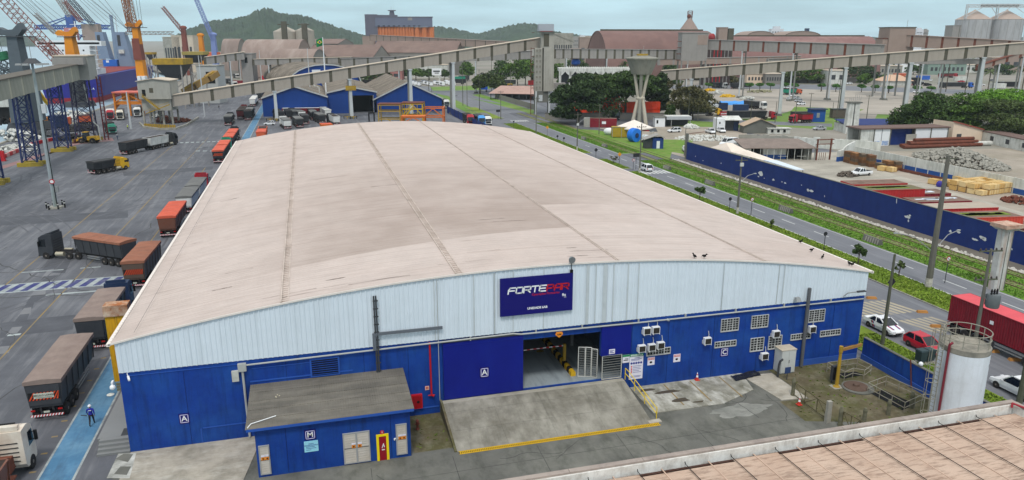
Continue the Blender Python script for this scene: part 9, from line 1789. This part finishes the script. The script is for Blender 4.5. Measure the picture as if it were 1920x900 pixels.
tufts('track_weeds',[(83.5,85.9,42,172,.02),(87.5,89.8,42,172,.02),(83.5,85.9,185,262,.02)],9000,.1,TM2,5)
T('umbrella_tree','sparse low tree in front of the orange containers left of the water tower',1140,224,158,90,'round','dark',1500,.55,131,r=.2,trunk_h=.2)
tufts('yard_weeds',[(40.3,50,44,55,.015),(6.2,9,50,55,.012),(37.4,40,46,49,.012)],260,.09,mat('weed_blade',(86,104,36),.9,.3,.5,leaf=.3),3)
SKIN=mat('skin',(150,104,82),.6,.05,4)
def person(label,x,y,rz,shirt,trousers,helmet=None,stride=.28,h=1.72,vest=None):
 t=thing('person',label,'person',(x,y,0),rz);k=h/1.75;s=stride
 J={'pel':(0,0,.95,.135,.1),'wst':(0,.01,1.1,.135,.095),'che':(0,.0,1.3,.165,.11),'nb':(0,0,1.46,.075,.07),'nk':(0,.015,1.53,.052,.052),'hd':(0,.03,1.6,.075,.085),'tp':(0,.03,1.7,.07,.08)}
 E=[('pel','wst'),('wst','che'),('che','nb'),('nb','nk'),('nk','hd'),('hd','tp')]
 for sd,n in((-1,'l'),(1,'r')):
  f=sd*s
  J.update({'hip'+n:(sd*.1,0,.9,.1,.1),'kn'+n:(sd*.105,f*.5+.05,.5,.064,.07),'an'+n:(sd*.11,f-(.06 if f<0 else 0),.1 if f>0 else .14,.042,.05),'to'+n:(sd*.12,f+.15,.045,.042,.035),'sh'+n:(sd*.2,0,1.42,.066,.066),'el'+n:(sd*.27,-f*.35-.04,1.16,.047,.047),'wr'+n:(sd*.28,-f*.7+.08,.94,.032,.03),'pa'+n:(sd*.275,-f*.75+.11,.86,.038,.022)})
  E+=[('pel','hip'+n),('hip'+n,'kn'+n),('kn'+n,'an'+n),('an'+n,'to'+n),('che','sh'+n),('sh'+n,'el'+n),('el'+n,'wr'+n),('wr'+n,'pa'+n)]
  for q_,(dy,l)in enumerate(((.03,.075),(.01,.085),(-.01,.08),(-.028,.062))):J['f%d%s'%(q_,n)]=(sd*(.27-.012),-f*.75+.11+dy+.015,.86-.03-l,.0095,.0095);E.append(('pa'+n,'f%d%s'%(q_,n)))
  J['th'+n]=(sd*.25,-f*.75+.165,.85,.011,.011);E.append(('pa'+n,'th'+n))
 K=list(J);me=bpy.data.meshes.new('body');me.from_pydata([tuple(c*k for c in J[a][:3])for a in K],[(K.index(a),K.index(b))for a,b in E],[]);o=link('body',me)
 o.modifiers.new('s','SKIN');o.modifiers.new('u','SUBSURF').levels=1
 for i,a in enumerate(K):me.skin_vertices[0].data[i].radius=(J[a][3]*k,J[a][4]*k)
 me.skin_vertices[0].data[0].use_root=True
 dg=bpy.context.evaluated_depsgraph_get();m2=bpy.data.meshes.new_from_object(o.evaluated_get(dg));bpy.data.objects.remove(o);m2.materials.clear()
 for m in(shirt,trousers,SKIN,BLACK):m2.materials.append(m)
 for p in m2.polygons:
  c=p.center/k;p.material_index=2 if c.z>1.5 or(abs(c.x)>.2 and c.z<.93)else 0 if c.z>.93 else 3 if c.z<.11 else 1;p.use_smooth=True
 link('body',m2,t)
 q=MB();q.ball((0,.115*k,1.62*k),.014,6,4);q.box(-.02*k,.02*k,.108*k,.115*k,1.575*k,1.583*k);q.obj('face',SKIN,t)
 if helmet:q=MB();q.lathe((0,.03*k,1.65*k),[(.135*k,0),(.125*k,.02),(.112*k,.07),(.07*k,.12),(.01,.135)],14);q.obj('helmet',helmet,t,smooth=True)
 else:MB().ball((0,.015*k,1.67*k),.095*k,8,6,sc=(.9,1,.9)).obj('hair',BLACK,t,smooth=True)
 if vest:MB().box(-.1,.1,-.125,-.118,1.3*k,1.36*k).obj('back_print',WHITE,t)
 return t
t=person('man in a blue shirt and white helmet walking on the blue walkway',-18.35,60.6,R(4),mat('shirt_blue',(34,40,150),.8,.1,4),mat('dark_trousers',(44,40,44),.85,.1,4),WHITE,.26,1.78,True)
b=thing('tool','dark tool held in the left hand of the walking man in blue','tool',(-18.68,60.75,.82),R(8));MB().bar((0,0,0),(-.42,.05,.1),.06,.05).obj('handle',DGREY,b)
p=G(240,243);person('worker in a yellow vest standing in front of the orange portal',p.x,p.y,2.6,mat('vest_yellow',(176,200,60),.8,.08,4),mat('dark_trousers',(44,40,44)),WHITE,.1)
p=G(221,263);person('worker in dark blue clothes walking behind the wheel loader',p.x,p.y,1.2,PAINTS['navy'],PAINTS['navy'],WHITE,.25)
p=G(411,205);person('person in dark clothes walking alone under the rising conveyor',p.x,p.y,.4,BLACK,PAINTS['navy'],None,.25)
p=G(962,192);person('person in a white shirt standing by the panel fence of the red roofed shed',p.x,p.y,2.0,WHITE,BLACK,None,.1)
hz=MB().box(-4200,5200,-200,4600,-5.5,190).obj('haze',None or bpy.data.materials.new('haze_air'));stuff(hz);m=bpy.data.materials['haze_air'];m.use_nodes=True;nt=m.node_tree;nt.nodes.clear();o_=nt.nodes.new('ShaderNodeOutputMaterial');v_=nt.nodes.new('ShaderNodeVolumePrincipled');v_.inputs['Color'].default_value=(.80,.90,.97,1);v_.inputs['Density'].default_value=9.5e-5;v_.inputs['Anisotropy'].default_value=0.0;nt.links.new(v_.outputs[0],o_.inputs['Volume'])
for i,(px,py,ty,w,lf,lab)in enumerate(((690,152,124,40,'deep','dark tree behind the middle blue shed, leftmost under the conveyor'),(722,150,122,34,'olive','olive tree under the rising conveyor left of the second column'),(745,148,120,30,'mid','green tree under the rising conveyor right of the second column'),(940,152,112,44,'deep','dark tree left of the big green one by the concrete tower'),(1010,158,118,30,'deep','dark tree just behind the concrete tower'),(1200,160,132,44,'deep','dark tree behind the water tower legs'),(1690,132,112,30,'olive','olive tree below the brown transfer block'),(1840,138,118,30,'olive','olive tree behind the fifth conveyor column'),(1880,140,120,40,'deep','dark far tree under the rusty rising conveyor'))):
 T('background_tree',lab,px,py,ty,w,'round',lf,1500,.85,110+i,'trees seen under the conveyors',r=.3,trunk_h=.15)
rr_=random.Random(21);ordw=('first','second','third','fourth','fifth','sixth','seventh','eighth','ninth','tenth','eleventh','twelfth','thirteenth','fourteenth')
for i in range(14):
 px=1650+i*19;p=G(px,158+rr_.uniform(-6,4));m=(CARW,CARB,CARS,CARR,CARW)[i%5];car('car','far parked car behind the clipped trees at the right, %s from left'%ordw[i],p.x,p.y,rr_.uniform(0,6.3),m,('hatch','suv','sedan')[i%3],'far cars behind the clipped trees',1)
for i,(px,py,L_,m,lab)in enumerate(((1655,148,10,DGREY,'dark container pile before the columned hall'),(1706,154,14,BLACK,'long dark trailer right of the fourth right column'),(1730,150,9,PAINTS['blue'],'blue container left of the maroon trailer behind the palms'),(1800,152,10,OFFW,'white container by the fifth conveyor column'),(1870,166,9,OFFW,'white container behind the right trees, left'),(1890,163,13,BLACK,'dark trailer behind the right trees'),(1245,156,8,OFFW,'white container under the left end of the long right conveyor'),(870,150,8,DGREY,'grey container behind the tall conveyor column'),(1000,160,7,RED,'small red container behind the concrete tower'))):
 p=G(px,py);t=thing('container',lab,'container',tuple(p),R(75+rr_.uniform(-8,8)),'far containers in the lots');container(t,L_,.3,m,2.5,2.9,-L_/2,None,8)
heap('dark coal like heap among the far lots behind the palms',1720,160,9,BLACK,2,70);heap('reddish spoil heap behind the fourth right column',1668,152,8,RUST,2,60);heap('pale debris heap under the near grey gallery',34,282,5,OFFW,1.6,60);heap('white sheeted spoil by the orange red lorry',138,222,6,OFFW,3,60);heap('dark scrap heap left of the wheel loader',128,262,4,CHAS,1.4,50);heap('white bag heap behind the long orange container',40,215,7,WHITE,3.4,60);heap('brown spoil heap behind the second lattice tower',90,232,6,RUST,2.4,60)
